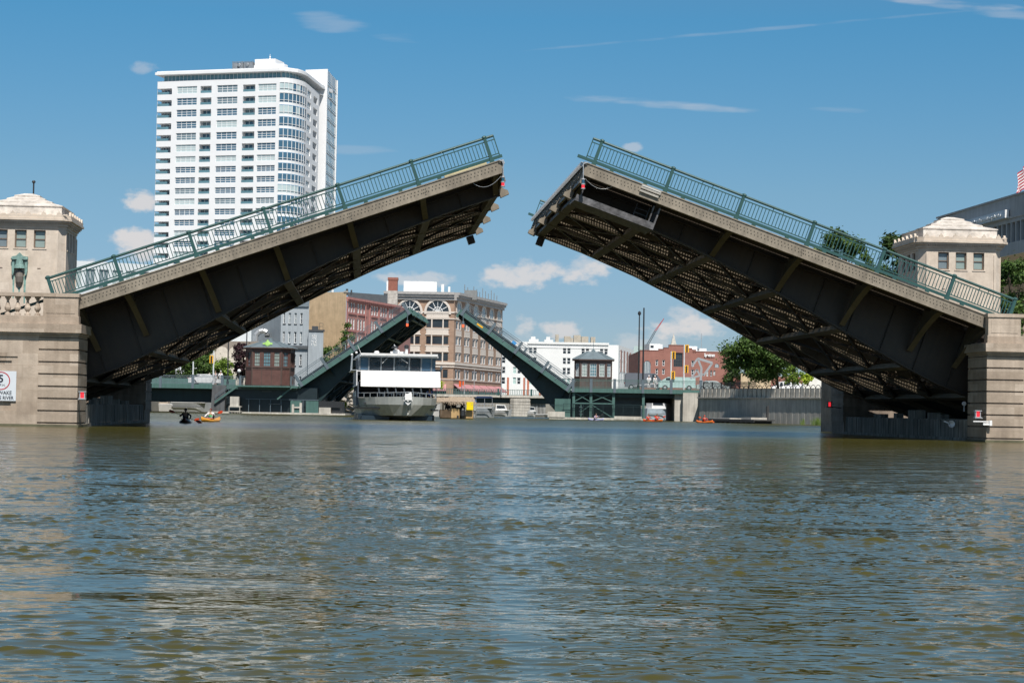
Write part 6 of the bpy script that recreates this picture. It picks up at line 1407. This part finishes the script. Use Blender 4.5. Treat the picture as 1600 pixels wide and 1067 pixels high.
# ---------------------------------------------------------------- kayaks
def kayak(x, y, rz, L, Wd, hull_m, deck_m, label, name='kayak', seats=(0,)):
    t = thing(name, label, 'kayak', T(x, y, 0, rz)); rings = []
    for k in range(15):
        u = -1+2*k/14; w = Wd/2*(max(0, 1-abs(u)**2.4))**.8+.012; rise = .16*abs(u)**3; zb = -.10+rise*1.1; zt = .20+rise*.9; yy = u*L/2
        rings.append([(w*math.sin(a)*(1.0 if math.cos(a) < .1 else .92), yy, (zb+zt)/2 - (zt-zb)/2*math.cos(a)) for a in [2*PI*j/12 for j in range(12)]])
    b = MB(); b.loft(rings); o = b.build('hull', hull_m, t, smooth=True)
    for s in seats:
        b = MB(); n = 14
        for k in range(n): a0, a1 = 2*PI*k/n, 2*PI*(k+1)/n; b.tube((Wd*.36*math.cos(a0), s-.25+.5*math.sin(a0), .215), (Wd*.36*math.cos(a1), s-.25+.5*math.sin(a1), .215), .022, 6)
        b.prism([(Wd*.33*math.cos(2*PI*k/n), s-.25+.46*math.sin(2*PI*k/n)) for k in range(n)], 'z', .19, .207, 1)
        b.box(-.17, .17, s+.13, s+.17, .2, .45, 1); b.build('cockpit', [deck_m, blackm], t)
    return t
def paddle(M, half, ang, blade_m, label, mirror=1):
    t = thing('paddle', label, 'paddle', M @ Matrix.Rotation(ang, 4, 'Y')); b = MB(); b.tube((-half+.35, 0, 0), (half-.35, 0, 0), .016, 8); b.build('shaft', blackm, t)
    for s in (-1, 1):
        b = MB(); pr = [(0, -.03), (.08, -.075), (.22, -.095), (.36, -.075), (.42, 0), (.36, .075), (.22, .095), (.08, .075), (0, .03)]; b.prism([(s*(half-.42+px_), pz_) for px_, pz_ in pr], 'y', -.008, .008); b.build('blade', blade_m, t)
    return t
def kk(px, py, Y=None):
    d = ray(px, py); tt_ = (0-CAM_H)/d.z; return Vector((0, 0, CAM_H))+d*tt_
navy = cloth('navy_shirt', (.03, .035, .055)); whs = cloth('white_shirt', (.70, .70, .70)); dk_tr = cloth('dark_trousers', (.02, .02, .025)); redv = cloth('red_vest', (.55, .03, .02)); grv = cloth('green_vest', (.10, .50, .18)); purp = cloth('lilac_shirt', (.35, .28, .38)); blu = cloth('pale_blue_shirt', (.35, .45, .60))
redbl = mat('red_blade', (.55, .06, .02), .4)
def crew(px, Y, rz, L, Wd, hm, dm, lab, plab, top, vest, hat, tilt, palab, half=1.15, blade=redbl, long=True):
    x = (px-800)/3000*Y; kayak(x, Y, rz, L, Wd, hm, dm, lab)
    Mp = T(x, Y, .0, rz) @ Matrix.Scale(.88, 4); person(Mp, plab, pose_kayak(tilt=tilt*.35, long=long), top, dk_tr, hair_d, hat, vest)
    paddle(Mp @ T(0, -.43, .42), half, -tilt, blade, palab)
crew(292.5, 111, rad(8), 3.1, .70, mat('dark_maroon_hull', (.05, .02, .02), .3), blackm, 'dark maroon kayak nearest the left pier', 'person in dark clothes and cap paddling the dark kayak', navy, None, blackm, -.35, 'paddle held by the person in dark clothes')
crew(332, 122, rad(-14), 3.0, .68, mat('yellow_hull', (.65, .30, .04), .3), orange, 'yellow orange kayak right of the dark kayak', 'person in white shirt and green vest paddling the yellow kayak', whs, grv, mat('brown_cap', (.10, .02, .02), .8), .30, 'paddle held by the person in the green vest', )
crew(933, 221, rad(35), 3.0, .62, mat('pale_lilac_hull', (.45, .45, .62), .35), mat('aqua_deck', (.03, .45, .55), .4), 'pale lilac and blue kayak under the far right span', 'person in lilac shirt paddling the pale kayak', purp, None, None, .5, 'paddle held by the person in lilac', 1.0, blackm)
x = (1021.5-800)/3000*219; kayak(x, 219, rad(28), 4.2, .72, mat('orange_hull', (.70, .16, .02), .3), orange, 'long orange tandem kayak carrying two people in red vests', seats=(.9, -.9))
for s, lab, pl in ((.95, 'rear person in red vest on the tandem kayak', 'paddle held by the rear person on the tandem kayak'), (-.95, 'front person in red vest on the tandem kayak', 'paddle held by the front person on the tandem kayak')):
    Mp = T(x, 219, .0, rad(28)) @ T(0, s, 0) @ Matrix.Scale(.9, 4); person(Mp, lab, pose_kayak(tilt=.1), redv, dk_tr, hair_b, None, redv); paddle(Mp @ T(0, -.43, .42), 1.05, -.3, redbl, pl)
crew(1102.5, 213, rad(32), 3.0, .66, mat('orange_hull', (0, 0, 0)), orange, 'short orange kayak in front of the grey river wall', 'person in red vest paddling by the river wall', redv, redv, redv, -.25, 'paddle with orange blades held by the wall', 1.3, orange)

# pedestrians on the far bridge, seen over its railings
Mq = lambda u, v, z, rz=0: FB.at(u, v, z, rz)
person(Mq(-27.9, 1.0, 3.66), 'person in white clothes standing right of the yellow signal pole', pose_stand(arms='rail', long=True), whs, cloth('pale_trousers', (.6, .6, .6)), hair_b, white)
person(Mq(-28.7, 1.6, 3.66, .5), 'person in pale clothes beside the yellow signal pole', pose_stand(), cloth('grey_shirt', (.4, .4, .42)), cloth('pale_trousers', (0, 0, 0)), hair_b)
person(Mq(27.3, 1.2, 4.02), 'person in white leaning on the railing right of the black masts', pose_stand(arms='rail', long=True), whs, cloth('pale_trousers', (0, 0, 0)), hair_b, white)
person(Mq(28.1, 1.4, 4.02, .4), 'person in white with pale hat behind the right approach railing', pose_stand(long=True), whs, cloth('pale_trousers', (0, 0, 0)), hair_b, white)

# ---------------------------------------------------------------- vehicles
def car(M, label, L, Wd, H, paint, kind='suv', name='parked_car'):
    t = thing(name, label, 'car' if kind != 'van' else 'van', M); b = MB(); hw = Wd/2
    if kind == 'van': prof = [(-L/2, .35), (L/2, .35), (L/2, .9), (L/2-.25, 1.15), (L/2-1.0, H-.15), (L/2-1.3, H), (-L/2+.15, H), (-L/2, H-.2)]
    elif kind == 'suv': prof = [(-L/2, .35), (L/2, .35), (L/2+.02, .75), (L/2-.1, .98), (L/2-1.05, 1.10), (L/2-1.75, H-.06), (L/2-2.1, H), (-L/2+.75, H-.03), (-L/2+.15, 1.2), (-L/2-.02, .8)]
    else: prof = [(-L/2, .3), (L/2, .3), (L/2, .7), (L/2-.9, .92), (L/2-1.6, H-.05), (L/2-2.0, H), (-L/2+1.2, H-.03), (-L/2+.5, .98), (-L/2, .9)]
    n = len(prof)
    rings = []
    for (y_, k) in ((-hw, .97), (-hw+.12, 1.0), (hw-.12, 1.0), (hw, .97)): rings.append([(x_*k, y_*(1 if z_ < 1.0 else .86), .35+(z_-.35)*(1 if abs(y_) < hw else .985)) for x_, z_ in prof])
    b.loft(rings); b.build('body', paint, t)
    q = MB(); zt = H-.14; zb = 1.02
    for s in (-1, 1):
        y_ = s*(hw*.865); xs = [(-L/2+.75, -L/2+1.6), (-L/2+1.68, -L/2+2.6), (-L/2+2.68, L/2-1.75)] if kind != 'van' else [(L/2-1.7, L/2-1.05)]
        for (a, c) in xs: q.prism([(a, zb), (c+.15 if c > L/2-2 else c, zb), (c, zt), (a+.12, zt)], 'y', y_-.02*s, y_+.035*s)
    q.build('side_windows', glass_d, t)
    for x_ in (-L/2+.85, L/2-.9):
        for s in (-1, 1):
            w_ = MB(); w_.M = T(x_, s*(hw-.08), .34) @ Matrix.Rotation(PI/2, 4, 'X'); w_.lathe(0, 0, [(.2, -.11), (.33, -.11), (.34, -.05), (.34, .05), (.33, .11), (.2, .11)], 14, 0); w_.lathe(0, 0, [(.02, -.115), (.19, -.118), (.19, .118), (.02, .115)], 10, 1); w_.M = None; w_.build('wheel', [blackm, galv], t)
    for s in (-1, 1): q = MB(); q.box(L/2-.08, L/2+.03, s*(hw-.4)-.14, s*(hw-.4)+.14, .68, .82); q.build('headlight', galv, t); q = MB(); q.box(-L/2-.03, -L/2+.06, s*(hw-.25)-.1, s*(hw-.25)+.1, .75, .98); q.build('tail_light', red_dim, t)
    return t
red_dim = mat('dull_red_lens', (.3, .02, .02), .3)
wp = mat('white_car_paint', (.72, .73, .74), .25, .03, coat=.5)
x, y = XY(1226, 247, 603); car(T(x, y, 3.6, PI), 'white sport utility car behind the big tree trunk', 4.8, 1.85, 1.72, wp)
car(FB.at(27.0, 9, 4.0, 0), 'dark box van on the right approach behind the black masts', 5.2, 2.0, 2.2, mat('grey_van_paint', (.12, .13, .15), .3, .05), 'van', 'van')
car(FB.at(31.2, 8, 4.0, PI), 'pale green van on the right approach left of the signal poles', 4.9, 1.9, 1.75, mat('pale_teal_paint', (.35, .48, .46), .3, .05), 'van', 'van')
car(FB.at(36.0, 9, 3.9, 0), 'silver car behind the railing left of the sculpture', 4.4, 1.8, 1.45, mat('silver_paint', (.35, .40, .40), .3, .05), 'sedan')
car(FB.at(-31.4, 9, 3.66, 0), 'pale car on the left approach before the green trees', 4.4, 1.8, 1.45, mat('pale_car_paint', (.55, .56, .56), .3, .05), 'sedan')

# ---------------------------------------------------------------- tour boat
silver = mat('silver_hull_paint', (.54, .55, .51), .3, .12, 1.2, metal=.3, streak=.15)
boat_w = mat('boat_white', (.74, .74, .73), .4, .05, .7, streak=.08)
navyh = mat('navy_boot_stripe', (.02, .035, .05), .35, .1)
boat_g = mat('dark_boat_glass', (.03, .045, .06), .06, .2, .5, spec=.8); dkin = mat('dark_boat_interior', (.025, .026, .03), .8)
def tour_boat():
    Yb = 168; bx_ = (622-800)/3000*Yb; M = T(bx_, Yb, 0, rad(-8.5+.8))    # local -y is forward (towards the camera), x across
    M = T(bx_, Yb, 0, rad(6.0)); t = thing('tour_boat', 'white and silver double deck tour boat heading downstream between the far leaves', 'tour boat', M)
    hw = 3.55; L = 20
    # hull: stations along y from the stem (y=-5.2) aft
    st = [(-4.6, .06), (-4.2, .55), (-3.4, 1.5), (-2.2, 2.45), (-.8, 3.1), (.8, 3.45), (3, 3.55), (L-3, 3.5)]; rings = []; ringb = []
    sx = .75
    for (y_, w) in st:
        c = sx*max(0, (1.5-y_)/6.1); f = max(0, min(1, (y_+4.6)/5)); zt = 2.05 - .12*f; wb = w*(.62+.3*f); kz = -.3 + .75*(1-f)
        rings.append([(c-w, y_, zt), (c-w*.98, y_, 1.35), (c-wb*.98, y_+.25*(1-f), .42), (c-wb*.6, y_+.3*(1-f), kz+.3), (c, y_+.1*(1-f), kz), (c+wb*.6, y_+.3*(1-f), kz+.3), (c+wb*.98, y_+.25*(1-f), .42), (c+w*.98, y_, 1.35), (c+w, y_, zt)])
    b = MB(); b.loft(rings); b.build('hull', silver, t)
    b = MB(); b.box(-3.35, 3.3, .2, L-3.2, -.4, .48); b.box(-3.1, -.7, -1.6, .3, -.4, .40); b.box(1.1, 3.0, -1.6, .3, -.4, .40); b.build('boot_stripe', navyh, t)
    b = MB(); b.beam((-3.72, -.2, 1.02), (-3.66, 12, 1.02), .12, .14); b.beam((-3.72, -.2, 1.02), (-1.6, -2.35, 1.02), .12, .12); b.beam((3.62, .3, .92), (2.95, -1.3, .92), .12, .12); b.build('rub_rail', mat('rubber_strake', (.03, .03, .03), .6), t)
    b = MB(); b.box(-3.55, -3.35, 1.0, 12, 1.25, 2.1); b.build('side_bulwark', mat('slate_boat_panel', (.10, .12, .15), .4), t)
    # bow rail
    pts = [(-3.4, .4, 2.32), (-2.4, -1.6, 2.34), (-1.2, -3.0, 2.36), (.3, -4.4, 2.42), (.75, -4.7, 2.44), (1.2, -4.2, 2.42), (2.4, -2.6, 2.35), (3.3, -.8, 2.32), (3.5, .6, 2.32)]
    b = MB(); b.path(pts, .03, 6)
    for p, q_ in zip(pts, pts[1:]):
        for f in (0, .5): c = Vector(p).lerp(Vector(q_), f); b.tube((c.x, c.y, 1.95), c, .025, 5)
    b.path([(-3.6, .6, 2.45), (-3.58, 12, 2.45)], .03, 6)
    for k in range(9): b.tube((-3.58, .8+k*1.3, 2.05), (-3.58, .8+k*1.3, 2.45), .02, 5)
    b.build('bow_rail', mat('polished_rail', (.62, .63, .63), .25, .03, metal=.6), t)
    b = MB(); b.box(.45, 1.05, -5.0, -4.5, 1.75, 2.3); b.tube((.45, -4.9, 2.0), (1.0, -4.9, 2.35), .1); b.tube((.7, -4.95, 1.7), (.7, -4.7, 1.3), .08); b.beam((.35, -4.8, 1.75), (.72, -4.9, 1.35), .06, .06); b.beam((1.1, -4.8, 1.75), (.72, -4.9, 1.35), .06, .06); b.build('anchor', white, t)
    for (x_, z_) in ((-2.75, 1.3), (3.3, 1.25)): b = MB(); b.box(x_-.2, x_+.2, -.9 if x_ < 0 else -.6, -.5, z_+.1, z_+.2); b.tube((x_+.05, -.75, z_-.15), (x_+.1, -.75, z_+.12), .05); b.build('fairlead', blackm, t)
    text('VISTA QUEEN' if False else '', .2, blackm, t, T(0, 0, 0)) if False else None
    # foredeck, lower saloon (dark, open front), side glass
    b = MB(); b.box(-3.4, 3.4, -.6, L-3.4, 1.9, 1.96); b.build('deck', mat('grey_deck', (.2, .2, .2), .7), t)
    b = MB(); b.box(-3.2, 3.3, 2.6, L-3.6, 1.96, 3.3); b.box(-3.3, 3.35, .3, L-3.5, 3.22, 3.32); b.build('lower_saloon', dkin, t)
    b = MB(); 
    for k in range(6): b.box(-3.42, -3.38, .9+2.3*k, 3.0+2.3*k, 2.0, 3.25)
    b.build('side_windows', boat_g, t)
    b = MB()
    for k in range(7): b.box(-3.46, -3.36, .75+2.3*k, .9+2.3*k, 1.95, 3.3)
    b.tube((-3.4, .3, 1.95), (-3.4, .3, 3.3), .06); b.tube((3.42, .3, 1.95), (3.42, .3, 3.3), .05); b.beam((3.4, .4, 2.4), (2.6, .4, 3.2), .04, .04); b.build('saloon_posts', mat('slate_boat_panel', (0, 0, 0)), t)
    for k in range(6):                                                   # chairs stacked upside down on the foredeck table edge
        x_ = -1.35+.74*k; b = MB(); b.box(x_-.2, x_+.2, .2, .6, 2.3, 2.36); b.beam((x_-.18, .22, 2.35), (x_-.28, .1, 2.82), .12, .06); b.beam((x_+.2, .22, 2.32), (x_+.28, .15, 2.5), .08, .05); b.beam((x_-.15, .5, 2.3), (x_-.15, .5, 1.96), .05, .05); b.beam((x_+.15, .25, 2.3), (x_+.15, .25, 1.96), .05, .05); b.build('deck_seat', mat('slate_seat', (.30, .34, .38), .5), t)
    # white raked fascia of the upper deck
    b = MB(); b.prism([(-.62, 2.92), (.15, 4.3), (.30, 4.3), (-.35, 2.86)], 'x', -3.2, 3.75)
    for x_ in (-2.3, -1.2, -.1, 1.0, 2.1, 3.0): b.beam((x_, -.63, 2.93), (x_, .13, 4.30), .03, .02, 1)
    b.beam((-3.2, -.30, 3.5), (3.75, -.30, 3.5), .03, .03, 1); b.box(-3.28, 3.6, .2, L-3.5, 3.34, 3.42); b.build('upper_fascia', [mat('boat_fascia_white', (.60, .60, .595), .45, .06, .9, streak=.06), mat('fascia_seam', (.45, .46, .47), .5)], t)
    b = MB(); b.prism([(-.5, 2.98), (.15, 4.32), (12, 4.32), (12, 3.2)], 'x', -3.58, -3.5); b.build('side_fascia', mat('slate_boat_panel', (0, 0, 0)), t)
    b = MB(); b.box(-3.6, -3.5, -.4, 12, 2.92, 3.06); b.box(-3.55, 3.3, .3, 12.5, 4.2, 4.3, 0); b.build('side_trim', boat_w, t)
    # wheelhouse
    b = MB(); b.box(-3.0, 3.1, 3.4, 13, 4.3, 5.5); b.build('upper_cabin_core', dkin, t)
    xs_ = [-3.28, -2.5, -1.42, -.28, 1.05, 2.1, 3.0, 3.42]
    for i, (a, c) in enumerate(zip(xs_, xs_[1:])):
        b = MB(); b.prism([(.75, 4.36), (.45, 5.46), (.48, 5.46), (.78, 4.36)], 'x', a+.06, c-.06, 1)
        for x_ in (a, c): b.prism([(.68, 4.34), (.36, 5.5), (.5, 5.5), (.82, 4.34)], 'x', x_-.06 if x_ == a else x_-.055, x_+.055 if x_ == a else x_+.05, 0) if x_ == a else None
        b.build('front_window', [mat('grey_window_post', (.20, .23, .26), .4), boat_cl if i not in (0, 5, 6) else boat_bl], t)
    b = MB()
    for k in range(5): b.box(-3.34, -3.3, .9+1.9*k, 2.6+1.9*k, 4.4, 5.45)
    b.build('cabin_side_windows', boat_g, t)
    b = MB()
    for k in range(6): b.box(-3.4, -3.28, .75+1.9*k, .9+1.9*k, 4.36, 5.5)
    b.build('cabin_side_posts', mat('grey_window_post', (0, 0, 0)), t)
    b = MB(); b.prism([(-3.3, .0), (3.55, .0), (3.6, 13.5), (-3.6, 13.5)], 'z', 5.5, 5.62); b.prism([(-3.25, -.1), (3.5, -.1), (3.5, 13.5), (-3.4, 13.5)], 'z', 5.62, 5.82); b.build('roof', boat_w, t)
    b = MB(); b.box(-.15, 1.0, .8, 1.2, 4.36, 4.72); b.box(-.1, .1, .78, .8, 4.5, 4.6, 1); b.box(.75, .95, .78, .8, 4.5, 4.6, 1); b.build('console', [boat_w, blackm], t)
    for (a, c) in ((-1.3, -.4), (1.15, 2.0)): b = MB(); b.box(a, c, 1.6, 1.75, 4.36, 4.78); b.build('pink_bench', mat('pink_upholstery', (.42, .20, .20), .7), t)
    b = MB()
    for (a, c) in ((-1.35, -.9), (.3, .9)): b.beam((a, .3, 4.95+(.0 if a < 0 else .45)), (c, .3, 5.4 if a < 0 else 5.0), .04, .04)
    b.build('wiper', boat_w, t)
    # roof gear
    b = MB(); b.lathe(.0, 3, [(.12, 5.8), (.3, 5.9), (.34, 6.1), (.2, 6.25)], 10); b.box(-.5, .9, 3.4, 4.1, 5.8, 6.1); b.M = T(-.2, 2.5, 6.35) @ Matrix.Rotation(rad(60), 4, 'Y'); b.lathe(0, 0, [(.04, 0), (.3, .1), (.34, .16)], 12); b.M = None; b.tube((.9, 3, 5.8), (.9, 3, 6.4), .13); b.build('radar', boat_w, t)
    b = MB(); b.M = T(-.15, 2.4, 6.4); b.lathe(0, 0, [(.3, -.05), (.32, .05), (.05, .2)], 10); b.M = None; b.build('radar_cap', blackm, t); b = MB(); b.lathe(.9, 3, [(.2, 6.35), (.22, 6.6), (.1, 6.7)], 10); b.build('searchlight', blackm, t)
    b = MB(); b.lathe(-1.75, 3, [(.22, 5.8), (.24, 6.0), (.16, 6.1)], 10); b.tube((-3.2, 1, 5.8), (-3.5, 1, 6.5), .02); b.ball((-3.6, 1.0, 5.85), .12); b.ball((-3.95, 2.5, 5.7), .12); b.build('aerials', boat_w, t)
    b = MB(); b.tube((-3.98, 1, 4.3), (-3.92, 1, 5.7), .04); b.tube((-4.0, 4, 4.3), (-3.92, 4, 5.6), .04); b.box(-3.98, -3.5, .6, 12, 4.3, 4.36); b.build('rear_rail', mat('polished_rail', (0, 0, 0)), t)
    person(M @ T(.25, 1.7, 3.48), 'person in a pale blue shirt at the wheel inside the tour boat', pose_stand(arms='wheel'), blu, dk_tr, hair_d)
    person(M @ T(2.9, .9, 1.96), 'person in a blue shirt seated by the tour boat bow rail', pose_kayak(), cloth('blue_shirt', (.15, .22, .5)), dk_tr, hair_d)
    return t
def clear_glass(name, tint, rough=.03, mixv=.5):
    m = bpy.data.materials.new(name); m.use_nodes = True; nt = m.node_tree; N = nt.nodes; L = nt.links; b = N['Principled BSDF']; b.inputs['Base Color'].default_value = tint + (1,); b.inputs['Roughness'].default_value = rough
    tr = N.new('ShaderNodeBsdfTransparent'); tr.inputs[0].default_value = (.8, .88, .92, 1); mx = N.new('ShaderNodeMixShader'); mx.inputs[0].default_value = mixv; L.new(tr.outputs[0], mx.inputs[1]); L.new(b.outputs[0], mx.inputs[2]); L.new(mx.outputs[0], N['Material Output'].inputs[0]); return m
boat_cl = clear_glass('clear_cabin_glass', (.04, .07, .10), mixv=.45); boat_bl = clear_glass('blue_cabin_glass', (.05, .13, .22), mixv=.85)
tour_boat()

# ---------------------------------------------------------------- tiki boat, pontoon and moored boats
def tiki():
    Yk = 212; cx = (717-800)/3000*Yk; k = Yk/3000; t = thing('tiki_boat', 'floating tiki bar boat with thatched roof and wooden sides', 'boat', T(cx, Yk, 0, rad(4))); X = lambda px: (px-717)*k
    Zk = lambda py: zof(717, py, Yk)
    wood_t = mat('bamboo_panel', (.50, .33, .15), .7, .2, 3, streak=.15); wd = mat('dark_wood_panel', (.10, .065, .035), .7, .3, 3)
    b = MB(); b.box(X(707), X(720), 0, .12, Zk(653), Zk(638)); b.box(X(730), X(742), 0, .12, Zk(653), Zk(638)); b.box(X(742)-.1, X(742), 0, 4, Zk(653), Zk(638)); b.build('front_panels', wood_t, t)
    b = MB(); b.box(X(692), X(707)-.02, .05, .15, Zk(653), Zk(640)); b.prism([(X(690), Zk(652)), (X(692)-.02, Zk(653)), (X(692)-.02, Zk(640)), (X(690)-.05, Zk(641))], 'y', .0, 3); b.build('side_panel', wd, t)
    b = MB(); b.box(X(691), X(741), .2, 4, -.3, .25); b.box(X(720), X(730), .6, .8, .25, Zk(642)); b.build('pontoon_deck', dkin, t)
    b = MB(); b.box(X(730.5), X(741), -.55, -.4, Zk(640), Zk(627.6)); b.build('yellow_panel', mat('yellow_vinyl', (.85, .65, .0), .5, .04), t)
    b = MB()
    for px in (696, 708, 729, 741): 
        for y_ in (.3, 3.6): b.tube((X(px)-.05, y_, .2), (X(px)-.05, y_, Zk(628)), .05, 6)
    b.build('roof_posts', wood_t, t)
    b = MB(); b.box(X(708), X(729), .8, 1.0, .25, Zk(636)); b.box(X(709), X(716), 3.2, 3.3, Zk(636), Zk(628)); b.build('bar_counter', dkin, t)
    b = MB(); b.M = T(X(725), -.15, .45); b.lathe(0, 0, [(.15, -.4), (.28, -.1), (.25, .5), (.12, .7)], 10); b.M = None; b.box(X(716), X(719), -.1, .1, .0, .35); b.build('outboard_motor', blackm, t)
    # thatch: a low hip with thousands of straws
    rs = np.random.RandomState(3); pts = []; fs = []; n = 2600
    for i in range(n):
        u = rs.rand(); front = rs.rand() < .75
        x_ = X(680)+(X(743)-X(680))*u; low = .5 if x_ < X(704) else 1.0
        zt = Zk(622) - (.10 if x_ < X(704) else 0); v = rs.rand()
        y0 = -.35 + 2.4*v*(1 if front else 2); z0 = Zk(627.0) + (zt-Zk(627.0)+.15)*v + rs.normal()*.04; l = (.12+.28*rs.rand())*low+.04; dx = rs.normal()*.12
        pts += [(x_-.03, y0, z0), (x_+.03, y0, z0), (x_+dx+.015, y0-.25, z0-l), (x_+dx-.015, y0-.25, z0-l)]; fs.append((4*i, 4*i+1, 4*i+2, 4*i+3))
    b = MB(); b.v = [tuple(map(float, p)) for p in pts]; b.f = fs; b.mi = [0]*n
    b.add([(X(681), -.4, Zk(627.6)), (X(743), -.4, Zk(627.6)), (X(743), 4.4, Zk(627.6)), (X(681), 4.4, Zk(627.6)), (X(690), 2, Zk(622)), (X(735), 2, Zk(621.5))], [(0, 1, 5, 4), (1, 2, 5), (2, 3, 4, 5), (3, 0, 4), (0, 3, 2, 1)])
    b.build('thatched_roof', mat('palm_thatch', (.33, .26, .19), .9, .35, 6), t)
    for k_, (px, sh, lab) in enumerate(((699, navy, 'leftmost person seated in the tiki boat'), (703, mat('grey_shirt', (0, 0, 0)), 'person seated beside the leftmost person in the tiki boat'), (712, navy, 'person behind the bar in the middle of the tiki boat'), (723, navy, 'person at the right of the bar by the yellow panel'))):
        person(T(cx+X(px), Yk+1.3+.2*(k_ % 2), .35, rad(4)), lab, pose_stand(arms='rail'), sh, dk_tr, hair_d)
tiki()
def small_boat(px0, px1, Y, zt, label, hullm, topm, canopy=None, rz=0, cabin=True, name='moored_boat', cat='boat'):
    x0, x1 = (px0-800)/3000*Y, (px1-800)/3000*Y; L = x1-x0; t = thing(name, label, cat, T((x0+x1)/2, Y, 0, rz)); rings = []
    for k in range(9):
        u = -1+2*k/8; w = 1.25*(1-max(0, u)**2.5)+.03; s = max(0, u)**2*.25; rings.append([(u*L/2, -w, zt*.5+s), (u*L/2-.2*max(0, u), -w*.7, -.2), (u*L/2-.3*max(0, u), 0, -.35), (u*L/2-.2*max(0, u), w*.7, -.2), (u*L/2, w, zt*.5+s)])
    b = MB(); b.loft(rings); b.build('hull', hullm, t)
    b = MB(); b.box(-L*.46, L*.3, -1.3, -1.24, zt*.26, zt*.26+.08); b.box(-L*.48, L*.35, -1.28, 1.28, zt*.5, zt*.5+.06, 1); b.build('rub_rail', [frame_k, bwh], t)
    if cabin:
        b = MB(); b.prism([(-L*.3, zt*.5), (L*.28, zt*.5), (L*.16, zt*.95), (-L*.28, zt)], 'y', -1.0, 1.0); b.build('cabin', topm, t); b = MB(); b.prism([(-L*.25, zt*.66), (L*.17, zt*.66), (L*.12, zt*.88), (-L*.24, zt*.9)], 'y', -1.02, 1.02); b.build('cabin_windows', glass_d, t)
        b = MB(); b.path([(L*.2, -1.0, zt*.5+.6), (L*.47, -.2, zt*.5+.85)], .03)
        for f in (0, .5, 1): b.tube((L*(.2+.27*f), -1.0+.8*f, zt*.5), (L*(.2+.27*f), -1+.8*f, zt*.5+.6+.25*f), .02, 5)
        b.build('bow_rail', galv, t)
    if canopy:
        b = MB(); b.prism([(-L*.45, zt+.0), (L*.4, zt+.05), (L*.3, zt+.28), (-L*.35, zt+.25)], 'y', -1.2, 1.2); b.build('canopy', canopy, t)
        b = MB()
        for x_ in (-L*.4, 0, L*.35):
            for y_ in (-1.1, 1.1): b.tube((x_, y_, zt*.4), (x_, y_, zt), .03, 5)
        for z_ in (zt*.5+.1, zt*.5+.5): b.box(-L*.45, L*.45, -1.2, -1.16, z_, z_+.05)
        k = 0
        while -L*.45+k*.4 < L*.45: b.box(-L*.45+k*.4, -L*.45+k*.4+.04, -1.2, -1.17, zt*.45, zt*.5+.5); k += 1
        b.build('rail_and_posts', galv, t)
    return t
bwh = mat('boat_white', (0, 0, 0)); blc = mat('navy_canopy', (.02, .04, .10), .8)
small_boat(236, 274, 279, 2.0, 'white motor cruiser moored beyond the left approach', bwh, mat('tan_boat_cover', (.40, .34, .28), .7), rz=PI)
small_boat(270, 334, 279, 2.6, 'silver hulled boat moored right of the white cruiser on the left', mat('bright_silver_hull', (.50, .53, .56), .2, .15, .6, metal=.5), bwh, cabin=False)
small_boat(640, 690, 262, 2.9, 'white cabin cruiser half hidden behind the tour boat', bwh, bwh, rz=rad(5))
small_boat(742, 776, 250, 2.5, 'pontoon boat with navy canopy right of the tiki boat', mat('grey_pontoon', (.30, .33, .35), .4), bwh, canopy=blc, cabin=False)
small_boat(734, 748, 236, 1.9, 'small white boat between tiki boat and pontoon boat', bwh, bwh, cabin=False, canopy=mat('blue_bimini', (.06, .14, .28), .8))
small_boat(770, 802, 300, 1.9, 'long pale grey boat moored behind the pontoon boat', mat('pale_grey_hull', (.48, .49, .48), .4), bwh)
small_boat(826, 842, 310, 1.7, 'small pale boat right of the round stone pier', bwh, mat('pale_grey_hull', (0, 0, 0)))
small_boat(838, 862, 290, 0.9, 'low white skiff near the far right abutment', bwh, bwh, cabin=False)
small_boat(1006, 1048, 285, 3.2, 'pale blue and white boat glimpsed through the right approach opening', mat('pale_blue_boat', (.50, .60, .68), .3), bwh, rz=rad(20))
# wooden river stage with white rails left of the tour boat
dj = thing('jetty', 'small jetty with white railing at the foot of the rocks', 'jetty', T(*XY(531, 270, 645), 0)); b = MB(); b.box(-1.8, 2.0, 0, 2, .25, .4); b.box(-1.8, 2, -.05, 0, .1, .4)
for k in range(9): b.box(-1.8+.46*k, -1.76+.46*k, 0, .04, .4, 1.3)
b.box(-1.8, 2, 0, .04, 1.26, 1.32); b.box(-1.8, 2, 0, .04, .8, .84); b.box(-.1, .7, .5, .9, .4, 1.5); b.build('deck', conc_l, dj)
